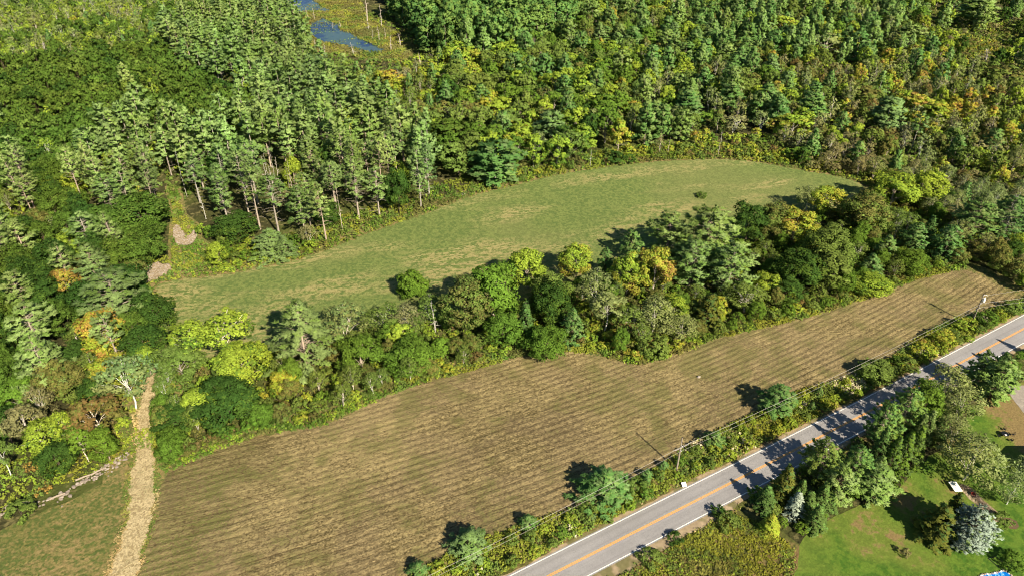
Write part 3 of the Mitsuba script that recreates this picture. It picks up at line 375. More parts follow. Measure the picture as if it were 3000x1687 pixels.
1108 3827 121 57 r5;am -1958 2600 116 30 r0;ad -2483 3455 127 45 r4;ae 1270 3589 134 46 r5;bw -2373 3710 120 54 r4;ab 683 3151 128 38 r5;bw -1819 3788 125 54 r4;bv -1408 4589 209 46 r3;ck -2387 3498 121 48 r4;ch -1724
4990 201 56 r3;ac 162 3679 121 52 r6;bw -2179 3863 141 49 r14;ci -1428 4413 182 49 r3;ab -1632 2088 83 29 r0;bw -2410 3632 125 49 r4;bw -1865 3450 129 43 r4;ab -23 3586 119 51 r6;ba 1692 2613 103 34 r9;ba 1207 3843 122
56 r5;bo -886 5399 229 56 r7;ac 1425 2502 105 30 r9;at 1580 2256 87 31 r10;ad -1837 3872 145 47 r4;ba 1471 3349 124 43 r9;ac 496 3141 131 36 r5;aq 423 3571 122 49 r6;ai 516 1602 64 26 r8;bw -2078 3695 125 50 r4;ba 1403
3979 149 48 r12;ad 1685 2067 77 30 r10;bw -2040 3870 122 56 r4;ao -512 1196 55 21 r8;aw 840 4042 134 55 r5;ck -2391 3403 121 45 r4;as 1392 2458 108 29 r10;ae 480 4110 153 50 r5;aw -709 5049 192 58 r7;bo 383 5420 192 67
r7;aw 1973 4099 171 44 r12;at 1476 2177 97 26 r10;aw -460 5434 208 62 r7;ac 1928 2609 100 34 r9;ad -2287 3678 142 43 r4;at 337 2865 124 32 r6;aw 998 4559 170 54 r5;ch 1679 3287 140 36 r9;bv -1360 4487 190 47 r3;aw 2578
3712 146 43 r15;ao 1649 2662 102 34 r9;ac 621 3012 114 38 r5;ag 39 3661 142 43 r6;ax 1947 2546 108 30 r9;ab -14 3898 128 53 r6;ba 1509 3903 133 51 r12;am 672 3072 109 40 r5;ab 299 3704 116 53 r6;aw -68 5367 212 58 r7;at
1573 2181 92 27 r10;am 454 1609 70 23 r8;ac 2054 2900 118 34 r9;bp 745 1036 58 17 r13;bo 505 5429 219 57 r7;ci -1721 5093 210 53 r3;ac 584 3312 108 46 r5;ao -432 1398 60 22 r8;as 1522 2227 96 27 r10;aj -634 1984 73 29
r11;aq -208 3783 127 50 r6;aq -244 3674 134 45 r6;ck -2229 3501 128 43 r4;aw 557 5165 199 57 r7;ab -1896 2449 85 35 r0;aw 51 5078 191 57 r7;bw -2491 3655 128 46 r4;bo 87 5319 210 57 r7;at 1314 2444 97 30 r10;as 1165 2669
106 32 r10;aw 1603 4146 173 43 r12;as 1301 2572 94 34 r10;ce 322 3534 120 46 r6;cl -1191 2852 134 28 r4;am 540 3453 122 43 r5;bv -1705 4755 206 46 r3;ba 1305 4139 147 50 r12;aw 479 5110 203 53 r7;ai -397 1459 55 25 r8;at
1558 2137 88 26 r10;ac 1468 2940 106 37 r9;aj 1527 1852 66 28 r10;ac 158 3936 132 50 r6;aw 2788 3924 140 47 r15;ab 1033 3431 118 43 r5;bw -2057 4074 141 49 r14;aj 1477 2091 77 29 r10;ai 584 1653 69 23 r8;ao -303 1412 63
20 r8;am 644 1579 65 23 r8;at 1468 2396 104 26 r9;aw 2932 4173 152 48 r15;ch -1591 4889 201 48 r3;aw 9 5256 184 61 r7;ce 1197 3026 103 39 r5;bw -1765 3528 124 43 r4;aw -374 5259 208 53 r7;ac 2060 2769 111 31 r9;bp 635
1064 56 17 r13;ci -1357 4660 192 46 r3;at 1844 2488 117 24 r9;ai 355 1561 63 23 r8;ae 891 4131 145 48 r5;ao -201 1354 47 26 r8;ch -1566 4772 197 47 r3;ba 1852 3874 116 53 r12;ac 1245 3171 113 38 r5;ax 1560 2459 92 30
r9;ba 1799 4497 155 53 r12;ab -716 3088 112 37 r3;am 410 1778 71 24 r8;bw -1726 3719 120 48 r4;ab 514 3663 127 44 r5;at -255 2887 114 32 r6;aj 1587 1918 74 25 r10;ab 636 3405 129 37 r5;ba 275 4200 166 43 r5;ba 583 4479
145 55 r5;at 1432 2159 88 25 r10;aw -777 5152 204 51 r7;ab 540 3010 98 39 r5;bv -1729 4897 202 47 r3;ab 673 3813 129 46 r5;ce 343 3769 125 46 r6;aj 1570 2319 85 29 r10;ac 832 3424 112 43 r5;ar 923 1151 56 17 r13;aw 1595
3989 147 43 r12;ba 2187 3862 141 42 r9;ao -136 1424 57 22 r8;aw 1402 4242 175 40 r12;ba 1103 3637 115 46 r5;at 1744 2280 91 26 r10;ao 1771 2683 106 29 r9;ab 1096 3211 111 38 r5;am -1 1596 58 24 r8;am 1234 3515 107 46
r5;aw -771 5434 209 53 r7;ax 1988 2791 98 34 r9;ai 1034 1880 74 24 r8;am 960 3891 129 46 r5;aj 1730 2134 77 28 r10;at 106 2665 111 27 r6;at 1536 2524 95 29 r9;cg -1016 2150 144 15 r1;ac 2119 3107 110 36 r9;ba 1355 4775
155 56 r12;ao -105 1447 50 24 r8;at 1028 2895 109 32 r5;at 488 2859 121 28 r5;cl -1568 3014 130 29 r4;at 1622 2295 90 26 r10;ba 1349 2870 106 32 r9;ai -1707 2397 99 25 r0;ba 522 4186 114 59 r5;at 179 2853 119 28 r6;ci
-1664 5204 216 47 r3;cl -1899 2882 127 27 r4;am 238 1725 55 27 r8;ao 1432 2631 96 30 r9;ck -1918 3718 127 42 r4;ao 1394 1881 61 28 r10;am 746 4105 129 49 r5;ba 1080 4004 142 43 r5;aq 158 3378 112 40 r6;ad 289 3327 120 36
r6;ax 1972 2733 101 30 r9;bp 1002 1275 53 20 r13;am 1085 1993 73 25 r8;ai -119 1394 60 19 r8;ce 857 2914 113 30 r5;ax 1676 2778 102 31 r9;am 928 3438 104 44 r5;ai 340 1772 75 21 r8;ao -341 1324 46 23 r8;ab 602 3522 126
38 r5;ba 789 4664 136 59 r5;aw 494 4668 138 58 r5;bw -2549 4317 140 49 r14;ai 193 1660 76 19 r8;ai 290 1669 73 20 r8;ar 572 985 52 15 r13;at 958 2993 125 28 r5;ai 482 1596 56 24 r8;at 1356 3005 120 30 r9;ax 2114 2884 110
30 r9;ab 1310 3421 102 44 r5;at 1586 2660 94 31 r9;aw 1432 4370 176 40 r12;bg -557 1226 42 23 r8;cg -749 2263 159 14 r1;at 1436 2331 86 27 r10;ba 2046 3463 128 35 r9;ab 852 3672 128 39 r5;ai 39 1580 65 20 r8;ab 1750 2558
90 30 r9;aw 575 5290 189 52 r7;ai 631 1660 61 22 r8;ao 1429 2747 91 33 r9;ab 2244 3179 115 33 r9;cm 1893 2519 97 27 r9;ad 1859 2352 77 30 r10;am 1040 1928 77 22 r8;ba 1979 4713 157 50 r12;am 856 1748 67 22 r8;ab 285 3933
117 48 r6;aj 1485 1813 64 24 r10;bw -2664 4086 137 44 r14;at 1943 2933 119 28 r9;ac 622 3961 125 45 r5;ai 1190 1982 71 25 r8;am 605 3637 127 38 r5;ce 1181 3227 113 35 r5;aj 1442 2117 85 23 r10;at 1399 2402 79 30 r10;ba
1028 4168 123 50 r5;ab 1389 2803 90 34 r9;bw -2427 4237 148 43 r14;ab 1744 3154 108 34 r9;aj 1644 2051 67 27 r10;ab -1209 3345 106 39 r3;ab 702 3551 122 38 r5;ac 750 2913 93 35 r5;ao 279 1613 55 23 r8;ba 2000 3636 146 33
r9;aw 2911 4092 158 38 r15;ag 122 4066 137 43 r6;bp 1013 1243 52 18 r13;aq -188 3551 113 40 r6;aj 1489 2300 84 26 r10;ae 592 4137 138 44 r5;ai 118 1596 66 19 r8;at 1387 2176 72 27 r10;ba 1492 4783 154 51 r12;ai -306 1319
51 20 r8;av 2006 2952 107 31 r9;ad 134 3252 111 35 r6;at 876 3165 121 31 r5;aw 1406 4306 162 40 r12;ai 139 1571 51 24 r8;at 1890 2423 80 29 r10;ba 2297 4662 138 55 r12;ax 1752 2407 84 28 r9;aw 1627 4246 144 44 r12;at
-374 2787 114 26 r6;bw -1930 3890 124 43 r4;ba 1095 4450 125 55 r12;ab 808 3509 101 44 r5;ai 572 1914 70 23 r8;at 1659 2268 77 27 r10;cl -1601 3201 136 28 r4;aw 1467 4278 162 39 r12;am 644 1898 62 26 r8;cg -547 2073 164
11 r1;ai 1271 2066 71 26 r8;cm 1594 2370 76 30 r9;ac 2007 3258 120 32 r9;aj 1519 2102 69 27 r10;aw 2814 4530 158 45 r15;at 1786 2793 93 32 r9;am 751 1801 53 28 r8;aw 273 5447 194 51 r7;ao 392 1645 54 24 r8;ax 1958 3020
103 33 r9;ba 1955 4901 149 55 r12;ab 739 3740 124 39 r5;ac 1222 3414 112 37 r5;aw 2291 4529 155 45 r12;ab 528 3932 116 46 r5;ab 855 3572 104 43 r5;ac 1069 3720 103 47 r5;aj -914 2045 71 25 r11;ab 1748 3371 115 35 r9;ac
830 3755 137 36 r5;at 1579 2082 72 25 r10;ba 2064 4392 137 48 r12;aj 1512 1768 62 23 r10;ai 66 1635 56 22 r8;ac 1470 2680 82 33 r9;ba 761 4333 117 54 r5;ch 2055 3936 144 37 r9;ba 1594 4715 143 52 r12;aj 1698 2226 83 24
r10;ai -1998 2641 94 28 r0;aw 1758 4187 159 37 r12;bw -2718 4041 138 40 r14;ba 1230 4711 135 55 r12;aj 1230 2603 86 29 r10;ba 581 4564 128 54 r5;at 883 3077 116 29 r5;ci -1633 5114 188 45 r3;ab 2024 2838 90 32 r9;cg -792
2201 154 12 r1;ba 1354 4586 144 48 r12;at 1850 2815 118 24 r9;aw 2634 4619 160 44 r15;at 687 2954 106 29 r5;ac 901 3951 129 41 r5;am 1083 2111 78 23 r8;aw 3145 4766 163 45 r15;at 1749 2744 95 29 r9;aq -513 3036 105 31
r16;ab 924 3277 102 36 r5;cl -1184 3192 134 26 r4;aj 1247 2691 85 31 r10;at 1844 2619 99 25 r9;am -250 1560 51 22 r8;aj 1309 2510 75 31 r10;cg -1139 2313 177 11 r1;ch 2203 3938 155 33 r9;ai 1060 1817 55 25 r8;ad 1096
2578 81 30 r10;ac 1104 3499 107 38 r5;at 2231 3002 109 29 r9;cn -2485 3872 139 35 r14;ai 509 1677 52 24 r8;am 817 1774 61 22 r8;aj 1274 2476 87 26 r10;ao 146 1518 46 23 r8;ai 426 1715 64 20 r8;aj 1774 2618 87 28 r9;am
1085 1838 67 21 r8;ax 1678 2919 95 31 r9;bw -2233 4243 126 46 r14;cn -2535 3750 137 33 r14;ce 524 3212 93 37 r5;ad 339 3623 133 32 r6;am 1390 2133 66 26 r8;cn -2640 3685 120 37 r14;ai 993 1951 70 22 r8;ad 1471 2224 69 27
r10;cn -2495 3957 137 37 r14;ai -452 2908 105 27 r16;am 813 1921 74 20 r8;ab -1297 3465 120 33 r3;ar 765 1082 56 13 r13;at 2372 3242 119 29 r9;aw 573 4040 122 42 r5;cl -2199 3791 139 33 r4;at 645 3219 123 28 r5;ai 1223
2039 78 20 r8;ai -451 3015 108 28 r16;at -30 3241 104 33 r6;ar 620 957 41 16 r13;ba 1395 4721 159 43 r12;ai 722 1861 60 23 r8;ac 1110 3350 97 38 r5;bp 952 1183 43 18 r13;bw -2358 3995 122 41 r14;ai 1110 1793 59 22 r8;ab
1914 3190 113 29 r9;am 1107 1930 52 28 r8;ba 1317 4469 123 50 r12;ai 861 1778 59 22 r8;ac 295 4283 123 46 r5;aw 2117 5015 170 45 r12;ao -559 1380 51 18 r8;ac 2247 3699 112 38 r9;aw 1254 4442 155 39 r12;aj 1093 2778 83 31
r10;ad -122 3592 112 36 r6;ba 1539 4253 112 50 r12;bg -483 1232 38 21 r8;aw 2561 5057 176 44 r12;ai -1943 2535 90 25 r0;ac 1603 3781 111 40 r9;ad 2493 3521 128 31 r15;ac -2551 3579 123 33 r14;ar 875 1151 52 14 r13;cn
-2390 4083 139 37 r14;ax 1936 3119 97 32 r9;at 1711 2979 96 30 r9;bw -1977 4715 141 47 r14;as -677 3271 114 30 r16;aw 2614 5018 172 43 r12;bw -2453 4471 130 46 r14;cg -848 2329 157 12 r1;ab 584 3790 123 36 r5;ab 1279
2745 82 30 r10;ab 1874 2881 91 30 r9;ac 498 3289 100 34 r5;at 1805 3108 101 30 r9;at 1125 2702 96 25 r10;ao 717 1641 62 18 r8;aj 1168 2722 77 32 r10;at 1965 3320 118 29 r9;bk 16 1466 45 22 r8;ab 1023 3839 119 37 r5;ao
1330 1865 53 25 r8;bt 1567 1874 45 29 r10;ac 611 4222 140 38 r5;am 970 1818 54 24 r8;bg 179 1522 42 24 r8;ba 1145 4536 139 43 r12;bg -694 1372 42 21 r8;ba 2460 5114 155 49 r12;ai 770 1919 54 25 r8;av 2056 3217 96 33
r9;aw 1543 4901 167 41 r12;ac 660 4413 120 47 r5;bw -2107 4588 142 43 r14;ba 1552 4580 121 50 r12;ac 2341 3370 101 34 r9;as -563 3241 109 29 r16;ab 721 3257 93 35 r5;ac 1358 3927 114 40 r12;bw -2139 4498 140 42 r14;ax
1215 3304 99 33 r5;am 1344 1919 54 25 r8;ao 2169 2959 85 32 r9;ba 2248 5450 156 54 r12;at 1029 3079 107 27 r5;aj 1277 2633 79 28 r10;cn -2558 3922 129 35 r14;ab 2163 3595 110 35 r9;ba 2110 4804 142 46 r12;aj 1812 2864 93
27 r9;aj 1741 2874 93 28 r9;bw -2157 4634 147 42 r14;aw 762 4427 131 43 r5;aw 1880 4908 149 46 r12;at 1526 3240 110 29 r9;ac 2201 3375 88 38 r9;ba 1469 5449 155 53 r12;aw 2590 5310 178 44 r12;ab 389 3957 126 36 r5;ab
2713 3968 120 38 r15;ab 1638 3043 93 30 r9;ba 1982 4485 122 46 r12;bg -404 1352 44 19 r8;ac 710 4511 123 46 r5;ai 1122 1840 53 23 r8;ab -1476 3613 115 33 r3;cl -2405 3945 126 35 r14;bg -256 1468 42 22 r8;ai 763 1831 64
19 r8;at 846 3292 106 30 r5;bp 1115 1305 41 19 r13;ai 871 1715 53 21 r8;ac 2393 3628 107 35 r9;ba 2072 5339 141 55 r12;at 1296 2923 87 29 r10;ac 812 4159 111 44 r5;ba 1831 4596 136 43 r12;aj 1186 2565 66 31 r10;at 1500
3174 105 28 r9;cl -1692 3406 127 26 r4;at 737 3425 123 27 r5;ab 2100 3736 113 35 r9;cn -2315 3873 131 32 r14;ai 996 2002 70 20 r8;ac 1547 3841 119 35 r12;ce 942 3559 106 34 r5;ab 1828 3817 113 36 r12;ac 1584 3175 80 36
r9;aj 1530 2691 99 22 r9;ax 513 3379 91 36 r5;aw 1297 5124 159 45 r12;aw 1688 4804 159 39 r12;bk -579 1167 40 17 r8;at 1555 3471 112 31 r9;ab 2557 3814 111 36 r15;bg -354 1479 39 23 r8;ba 2152 4531 116 48 r12;bg 326 1420
45 19 r8;bg -766 1308 35 22 r8;ac 502 3770 105 37 r5;aw 2518 5350 174 44 r12;cn -2590 3646 127 29 r14;ac 2051 3013 81 32 r9;ba 2487 4936 147 44 r12;ar 1192 1383 50 16 r13;ac -2814 3979 120 36 r14;ab 2624 3656 121 31
r15;aq -392 3194 94 31 r16;aw 1570 4975 145 45 r12;ar 1291 1434 55 15 r13;cg -1408 2801 149 15 r1;ab 1338 3256 96 31 r9;ar 851 1086 46 14 r13;cn -2521 4180 136 35 r14;co -995 1092 37 17 r2;av 1391 2941 83 30 r9;aj 1474
2473 77 24 r9;cn -2444 3727 133 28 r14;ac 421 4369 126 40 r5;co -274 1422 40 21 r8;ba 1984 5026 148 44 r12;ba 2254 3803 108 36 r9;ax 1696 3561 103 34 r9;as -695 3525 113 30 r16;aj 1787 2232 69 22 r10;ac -2648 3932 119 35
r14;av 1907 3054 90 29 r9;aj 1469 3049 99 26 r9;ar 561 1031 42 14 r13;av 1951 3461 99 33 r9;at 1830 2927 100 24 r9;aj 1579 2792 95 23 r9;cn -2953 4212 139 34 r14;ba 2372 5353 157 47 r12;ai 484 1821 62 18 r8;ai -455 3203
108 26 r16;ab 1418 3387 88 35 r9;aj 1252 2878 89 26 r10;ab 281 4379 113 44 r5;at 1525 3012 95 26 r9;at 1817 3011 103 24 r9;ac 1420 3267 90 32 r9;at 2129 3372 101 30 r9;cg -630 2641 161 13 r1;bk -37 1540 42 21 r8;as 1464
3803 106 36 r12;cn -2123 3917 116 35 r14;ba 1334 4648 110 50 r12;cn -2093 4220 125 37 r14;aw 2931 5075 133 49 r15;aw 1516 4643 146 38 r12;ab -1564 3649 105 33 r3;ba 1714 5019 127 50 r12;ab -1119 4006 111 37 r3;at 1012
3624 125 27 r5;ax 1669 3472 104 31 r9;as -761 3343 95 31 r16;at 1031 3548 111 30 r5;cl -1938 4057 118 36 r14;ac -2288 3940 126 32 r14;bg 690 1580 41 22 r8;ai -511 3147 99 27 r16;ax 2401 3328 98 30 r9;ab 1437 3866 112 34
r12;cg -1314 2407 146 11 r1;ac -1990 4001 117 35 r14;ab 2451 4185 111 40 r15;ce 1143 3428 102 30 r5;cn -2146 4129 135 32 r14;ba 2726 5448 142 51 r12;bk 233 1691 44 22 r8;at 2249 3325 105 28 r9;aj 1970 2880 90 25 r9;cn
-2454 3794 113 32 r14;cn -1978 4178 125 35 r14;bk 737 1604 42 22 r8;cn -2680 3987 121 33 r14;ac -2865 4237 112 40 r14;ac 2221 3638 108 31 r9;ba 1143 5147 142 45 r12;ba 2194 5257 120 56 r12;aw 2397 4847 154 37 r12;ac
-1965 4117 118 36 r14;cn -2826 4184 136 32 r14;at 2306 3164 100 26 r9;cn -2219 4001 125 32 r14;cn -2955 4464 138 35 r14;as -473 3332 114 25 r16;ba 2489 5210 143 45 r12;ba 1165 5075 111 56 r12;aw 1056 5271 170 39 r12;ab
1084 4095 95 43 r5;at 685 3336 100 28 r5;ax 633 3713 106 32 r5;ac 2272 3405 97 30 r9;ab 1462 4027 102 39 r12;as -748 3525 113 27 r16;aj 1941 2475 68 25 r10;ac -2617 4324 122 37 r14;bt 1586 2030 44 28 r10;aw 828 5226 150
43 r12;aw 3044 5157 132 48 r15;ab 2181 3044 80 30 r9;aw 1496 5144 145 43 r12;cl -2619 3877 112 33 r14;as -356 3087 99 25 r16;bg -486 1321 43 16 r8;at 1853 3583 103 31 r9;ac -2300 4224 127 34 r14;ab 1048 4314 104 43 r5;ac
1926 3615 90 36 r9;ac -2197 3942 123 31 r14;ba 1996 5382 157 43 r12;at 1236 3710 107 32 r5;ba 2578 4772 116 46 r12;cn -2262 3835 104 34 r14;bt 1533 2292 49 30 r10;ai -714 3455 105 28 r16;aq -510 3401 90 32 r16;ac 536
4314 128 35 r5;ai -738 3411 107 27 r16;ab 1869 3104 82 30 r9;aq 1880 4092 118 34 r12;cl -2738 4187 124 34 r14;ab -1663 3782 104 33 r3;at 1396 3446 117 25 r9;aj 2029 2662 75 25 r9;at 1779 3560 118 26 r9;ai -450 3150 98 25
r16;ai -454 3257 95 28 r16;cn -2643 3746 116 29 r14;at 2031 3325 108 25 r9;ac 977 4097 97 41 r5;aj 1331 2627 79 23 r10;aq -365 3239 86 30 r16;at 1207 2759 79 25 r10;co -372 1418 34 21 r8;ac 877 4653 124 40 r5;cn -2570
4011 119 32 r14;aw 2898 5227 155 40 r15;aw 1568 4818 147 36 r12;bg 535 1524 41 19 r8;cl -2608 4238 118 35 r14;co -725 1310 38 17 r8;ce 719 4004 116 32 r5;at 1370 3339 104 26 r9;ac 1212 3952 110 33 r12;ab 975 4249 116 36
r5;ac 1996 4161 112 36 r12;as -386 3504 112 26 r16;as 1887 4213 107 39 r12;aw 2952 5276 133 47 r15;ai 1211 2211 56 24 r8;cl -2712 3920 121 30 r14;aw 730 4920 148 37 r12;aj -533 3101 81 29 r16;aj 1415 2860 91 22 r9;at
1684 3397 99 28 r9;at 2105 3280 92 28 r9;aj 1923 3386 91 30 r9;cn -2950 4332 136 31 r14;at 1750 3619 108 28 r9;cl -2421 4017 122 30 r14;bg -686 1112 34 16 r8;ai 902 1950 52 21 r8;cn -2816 4444 117 38 r14;at 2314 3673 116
27 r9;ar 1183 1330 41 16 r13;aj 1376 2642 74 23 r10;cl -2626 3808 116 29 r14;bg -384 1518 41 19 r8;aj 1850 3327 87 30 r9;cg -856 2420 145 10 r1;cn -2657 4701 128 38 r14;cl -2284 4043 114 32 r14;cn -2973 4395 123 35
r14;bk -642 1266 27 23 r8;cl -2028 3946 101 34 r14;ai -619 3269 107 23 r16;ai -398 3022 77 28 r16;ar 1130 1348 48 13 r13;bk 483 983 28 17 r13;cn -3143 4593 138 33 r14;at 1494 3605 119 25 r9;cl -2845 4120 129 29 r14;bg
-373 1340 29 22 r8;bk -865 1903 42 24 r11;bk -545 1276 35 17 r8;ai -505 2983 81 26 r16;cl -2916 4159 111 34 r14;cl -2552 3852 108 30 r14;aj 1337 2762 67 27 r10;at 309 4018 119 30 r5;cn -2952 4534 123 36 r14;ai -631 3215
90 26 r16;bk -611 1253 28 21 r8;cn -2529 4459 122 35 r14;cn -2764 4110 123 30 r14;ai 1048 2052 52 22 r8;ai -667 3425 94 28 r16;at 1871 3452 102 26 r9;bt 1650 2114 49 24 r10;ai -583 3101 89 25 r16;co -412 1304 39 16 r8;at
1336 3490 94 29 r9;aj 2038 3118 86 26 r9;co -752 1150 31 17 r8;cn -2908 4712 132 36 r14;cn -2201 4412 125 33 r14;cn -2346 4569 120 37 r14;bk -614 1149 25 21 r8;at 1997 3757 114 27 r9;ai -636 3503 97 28 r16;bg 850 1683 42
20 r8;aj -414 3114 76 29 r16;bt 1628 2154 47 25 r10;ai -366 3148 101 22 r16;as 1635 4515 110 39 r12;cn -2785 4513 123 35 r14;bp 1781 3929 117 28 r12;cn -2517 4619 123 36 r14;bg -146 1458 30 23 r8;ai 1266 2130 52 22 r8;bg
965 1726 44 19 r8;ai -381 3376 83 30 r16;bk 781 1026 30 16 r13;cn -2419 4164 111 33 r14;cl -1926 3971 105 32 r14;as 1270 4028 91 38 r12;cl -2793 4649 128 35 r14;cn -2072 4497 133 31 r14;cl -2389 3872 105 30 r14;cn -3000
4282 131 29 r14;co -554 1311 35 17 r8;bg -410 1427 28 23 r8;co -971 1160 28 18 r2;cl -347 3035 72 28 r16;co -216 1502 37 18 r8;at 2166 3531 99 27 r9;as 1319 3983 113 29 r12;cl -586 3195 86 26 r16;cn -2565 4077 104 33
r14;cl -2491 4530 121 34 r14;ai -428 3357 108 22 r16;cn -2855 4304 136 28 r14;bt 1388 1925 34 28 r10;bk -879 1946 38 26 r11;bt 1368 2251 47 26 r10;cl -2451 4326 117 33 r14;aj 1334 2674 68 24 r10;as 1229 4508 119 35
r12;cl -2163 4031 103 32 r14;cn -2702 4630 136 32 r14;ai -315 3433 86 29 r16;aj 1343 2545 67 22 r10;cl -2492 4386 124 31 r14;as 1906 3912 104 30 r12;bk -437 1267 26 21 r8;cg -644 3109 145 14 r3;bg 533 1004 26 16 r13;bk
781 1783 38 22 r8;as -2080 3989 113 28 r14;bt 1747 2201 40 28 r10;bk 679 983 27 15 r13;bg 148 943 24 17 r17;co -448 1460 31 21 r8;be -721 1149 28 17 r8;bk 1016 1854 39 22 r8;bg 357 1476 37 17 r8;as 1235 4196 119 29
r12;bp 1672 4200 119 29 r12;bg -444 1346 27 21 r8;co -687 1283 31 17 r8;co -997 1257 24 22 r2;co 387 1568 34 20 r8;co 913 1763 40 20 r8;bg -220 1466 39 16 r8;bj -365 1267 27 19 r8;co -620 1937 38 23 r11;co -915 1159 25
19 r2;as 1584 4076 82 38 r12;bg 458 1640 39 18 r8;as 1962 4218 86 39 r12;bk 848 1942 41 22 r8;bt 1720 2336 45 26 r10;co -453 1425 37 16 r8;as 1172 4475 117 32 r12;co -860 1181 25 19 r2;bt 1249 2532 47 28 r10;bt 1691 2304
42 27 r10;bt 1508 1949 41 21 r10;as -2030 4231 115 29 r14;co 685 1670 40 18 r8;bj -574 1258 26 19 r8;co -722 1226 31 15 r8;as 1356 4368 111 32 r12;bg -718 1280 22 23 r8;as 1252 4092 78 40 r12;co -482 1465 36 16 r8;cg
-1300 3384 158 14 r3;bg 1144 1798 34 23 r8;cg -865 3020 149 12 r3;bk 1064 1967 43 20 r8;as 1842 4030 94 32 r12;bk 597 1572 33 19 r8;be -647 1141 32 14 r8;bg 34 1532 37 17 r8;bt 1654 2376 40 30 r9;bt 1707 2172 40 26
r10;bg -80 1483 27 22 r8;bk -672 1983 34 26 r11;as 1670 4305 102 32 r12;bk -791 1888 35 23 r11;bk 455 1574 28 23 r8;be -737 1346 34 15 r8;bg -436 1235 22 21 r8;co -111 1485 37 16 r8;bk 37 1618 43 15 r8;bg -706 1340 26 19
r8;co 312 1618 32 20 r8;be -518 1231 31 15 r8;be -238 1426 29 19 r8;bt 1570 1963 34 25 r10;bk 456 1543 30 20 r8;co -987 2050 36 25 r11;as 1183 4410 86 39 r12;be 658 1607 35 18 r8;bg 388 1602 32 19 r8;bt 1199 2518 41 30
r10;bg 837 1853 35 22 r8;co -615 1396 36 15 r8;co -1112 1204 24 19 r2;bk -957 2023 46 19 r11;co 363 1667 32 20 r8;as -376 3823 102 25 r16;bp 1732 3882 107 24 r12;co -746 1257 31 15 r8;as 950 5291 118 39 r12;bt 1410 2059
38 23 r10;bk -686 1934 35 22 r11;as 2271 5037 106 39 r12;as 2412 4943 107 38 r12;bk -199 1420 27 19 r8;bg 882 1862 36 20 r8;bk 592 938 19 18 r13;bg 649 1005 20 18 r13;bj 1489 2022 30 28 r10;bg 1272 2161 39 24 r8;as 2513
4814 116 32 r12;bg 1236 2120 39 23 r8;as -2909 4386 109 29 r14;be -338 1435 34 15 r8;bk 351 1743 33 20 r8;bk 854 1640 34 18 r8;as -2080 4356 103 30 r14;co 170 1593 32 19 r8;bg 475 1677 26 24 r8;bp 2175 4050 106 25 r12;bg
1145 1873 39 19 r8;be -287 1550 31 18 r8;bk 659 1037 22 16 r13;as 1269 4345 100 30 r12;bk 1001 2122 40 22 r8;bt 1190 2840 49 28 r10;as 829 4885 113 33 r12;bj -226 1535 30 18 r8;bj 196 1629 30 20 r8;bg -314 1350 23 20
r8;bg 4 828 23 13 r17;bk 1372 2033 43 19 r8;bg -2 877 20 15 r17;co -828 1356 33 14 r8;as 1200 4330 78 38 r12;bg 1292 1994 41 19 r8;bg 1249 2184 43 21 r8;bt 1772 2320 37 26 r10;bg 32 884 22 14 r17;bk 907 1220 28 15 r13;bg
810 1070 27 13 r13;bk -599 1368 25 19 r8;bk 823 1134 28 14 r13;bg 689 1052 26 13 r13;bp 998 4731 116 29 r12;as 1184 4902 93 39 r12;as 1993 4289 93 31 r12;bg 461 1770 34 19 r8;bt 1610 2429 35 30 r9;co 961 1765 36 17 r8;bk
728 1066 25 14 r13;bj 271 1582 28 19 r8;co 144 1624 35 16 r8;be 354 1611 34 16 r8;bk 751 1881 44 16 r8;as 1629 5422 115 38 r12;co 98 1523 28 18 r8;as 1446 4191 80 33 r12;as 709 5009 94 39 r12;co -781 1251 21 19 r8;bg 819
1960 44 17 r8;bp 1795 4114 91 28 r12;bk 993 1212 29 14 r13;as 1474 4952 102 36 r12;co 1179 1904 39 18 r8;co 799 1820 31 21 r8;as 1904 3974 75 32 r12;bg 610 1002 23 14 r13;co 422 1526 27 19 r8;as 1625 5355 110 38 r12;as
2114 5220 106 38 r12;bt 1297 2789 43 29 r10;bg 761 1713 39 15 r8;bg 1271 2030 36 21 r8;bg 1141 2205 41 21 r8;bg 857 1819 41 16 r8;bg 1231 2241 39 22 r8;co -51 859 20 14 r17;as 1399 4525 78 39 r12;bk 163 1671 29 20 r8;co
-23 1440 24 20 r8;as -2587 4178 99 26 r14;co 1074 1917 34 20 r8;as 2075 4216 71 37 r12;as 1382 4837 99 34 r12;be -92 1413 23 20 r8;as 1827 4352 95 29 r12;as 1366 3863 78 28 r12;co -777 1923 40 17 r11;as 670 4947 107 33
r12;bp 1717 4254 116 23 r12;be -442 1198 26 14 r8;be 304 1545 29 17 r8;bk 759 1000 18 17 r13;co -584 1408 24 19 r8;as 203 956 28 11 r17;co 720 1774 29 21 r8;bp 2274 4320 106 25 r12;bt 1131 2611 44 24 r10;co 614 1185 21
17 r17;bk 514 915 23 12 r13;bg 642 1935 41 16 r8;bk 946 1793 26 23 r8;co 1219 1897 34 19 r8;as 1849 5207 98 38 r12;co -736 1379 24 18 r8;as -2505 4026 91 25 r14;bj 1796 2282 33 26 r10;co 671 1714 32 17 r8;be -636 1300 27
15 r8;as 1532 5367 106 37 r12;bp 2249 4411 96 28 r12;bt 1819 2433 36 26 r9;bj -473 1202 20 18 r8;bg -829 1885 30 20 r11;bt 1303 2288 33 26 r10;bg 866 1190 21 16 r13;as 2091 4720 93 32 r12;bg 75 867 26 10 r17;bk 323 1578
26 18 r8;bg 818 1667 24 22 r8;bg 966 2120 39 19 r8;bg 821 1634 22 23 r8;bk -91 1563 22 21 r8;cg -1075 3767 151 13 r3;as 760 5090 95 36 r12;as 2130 5284 97 38 r12;as 766 4843 91 34 r12;as 609 4986 102 32 r12;bg -906 1984
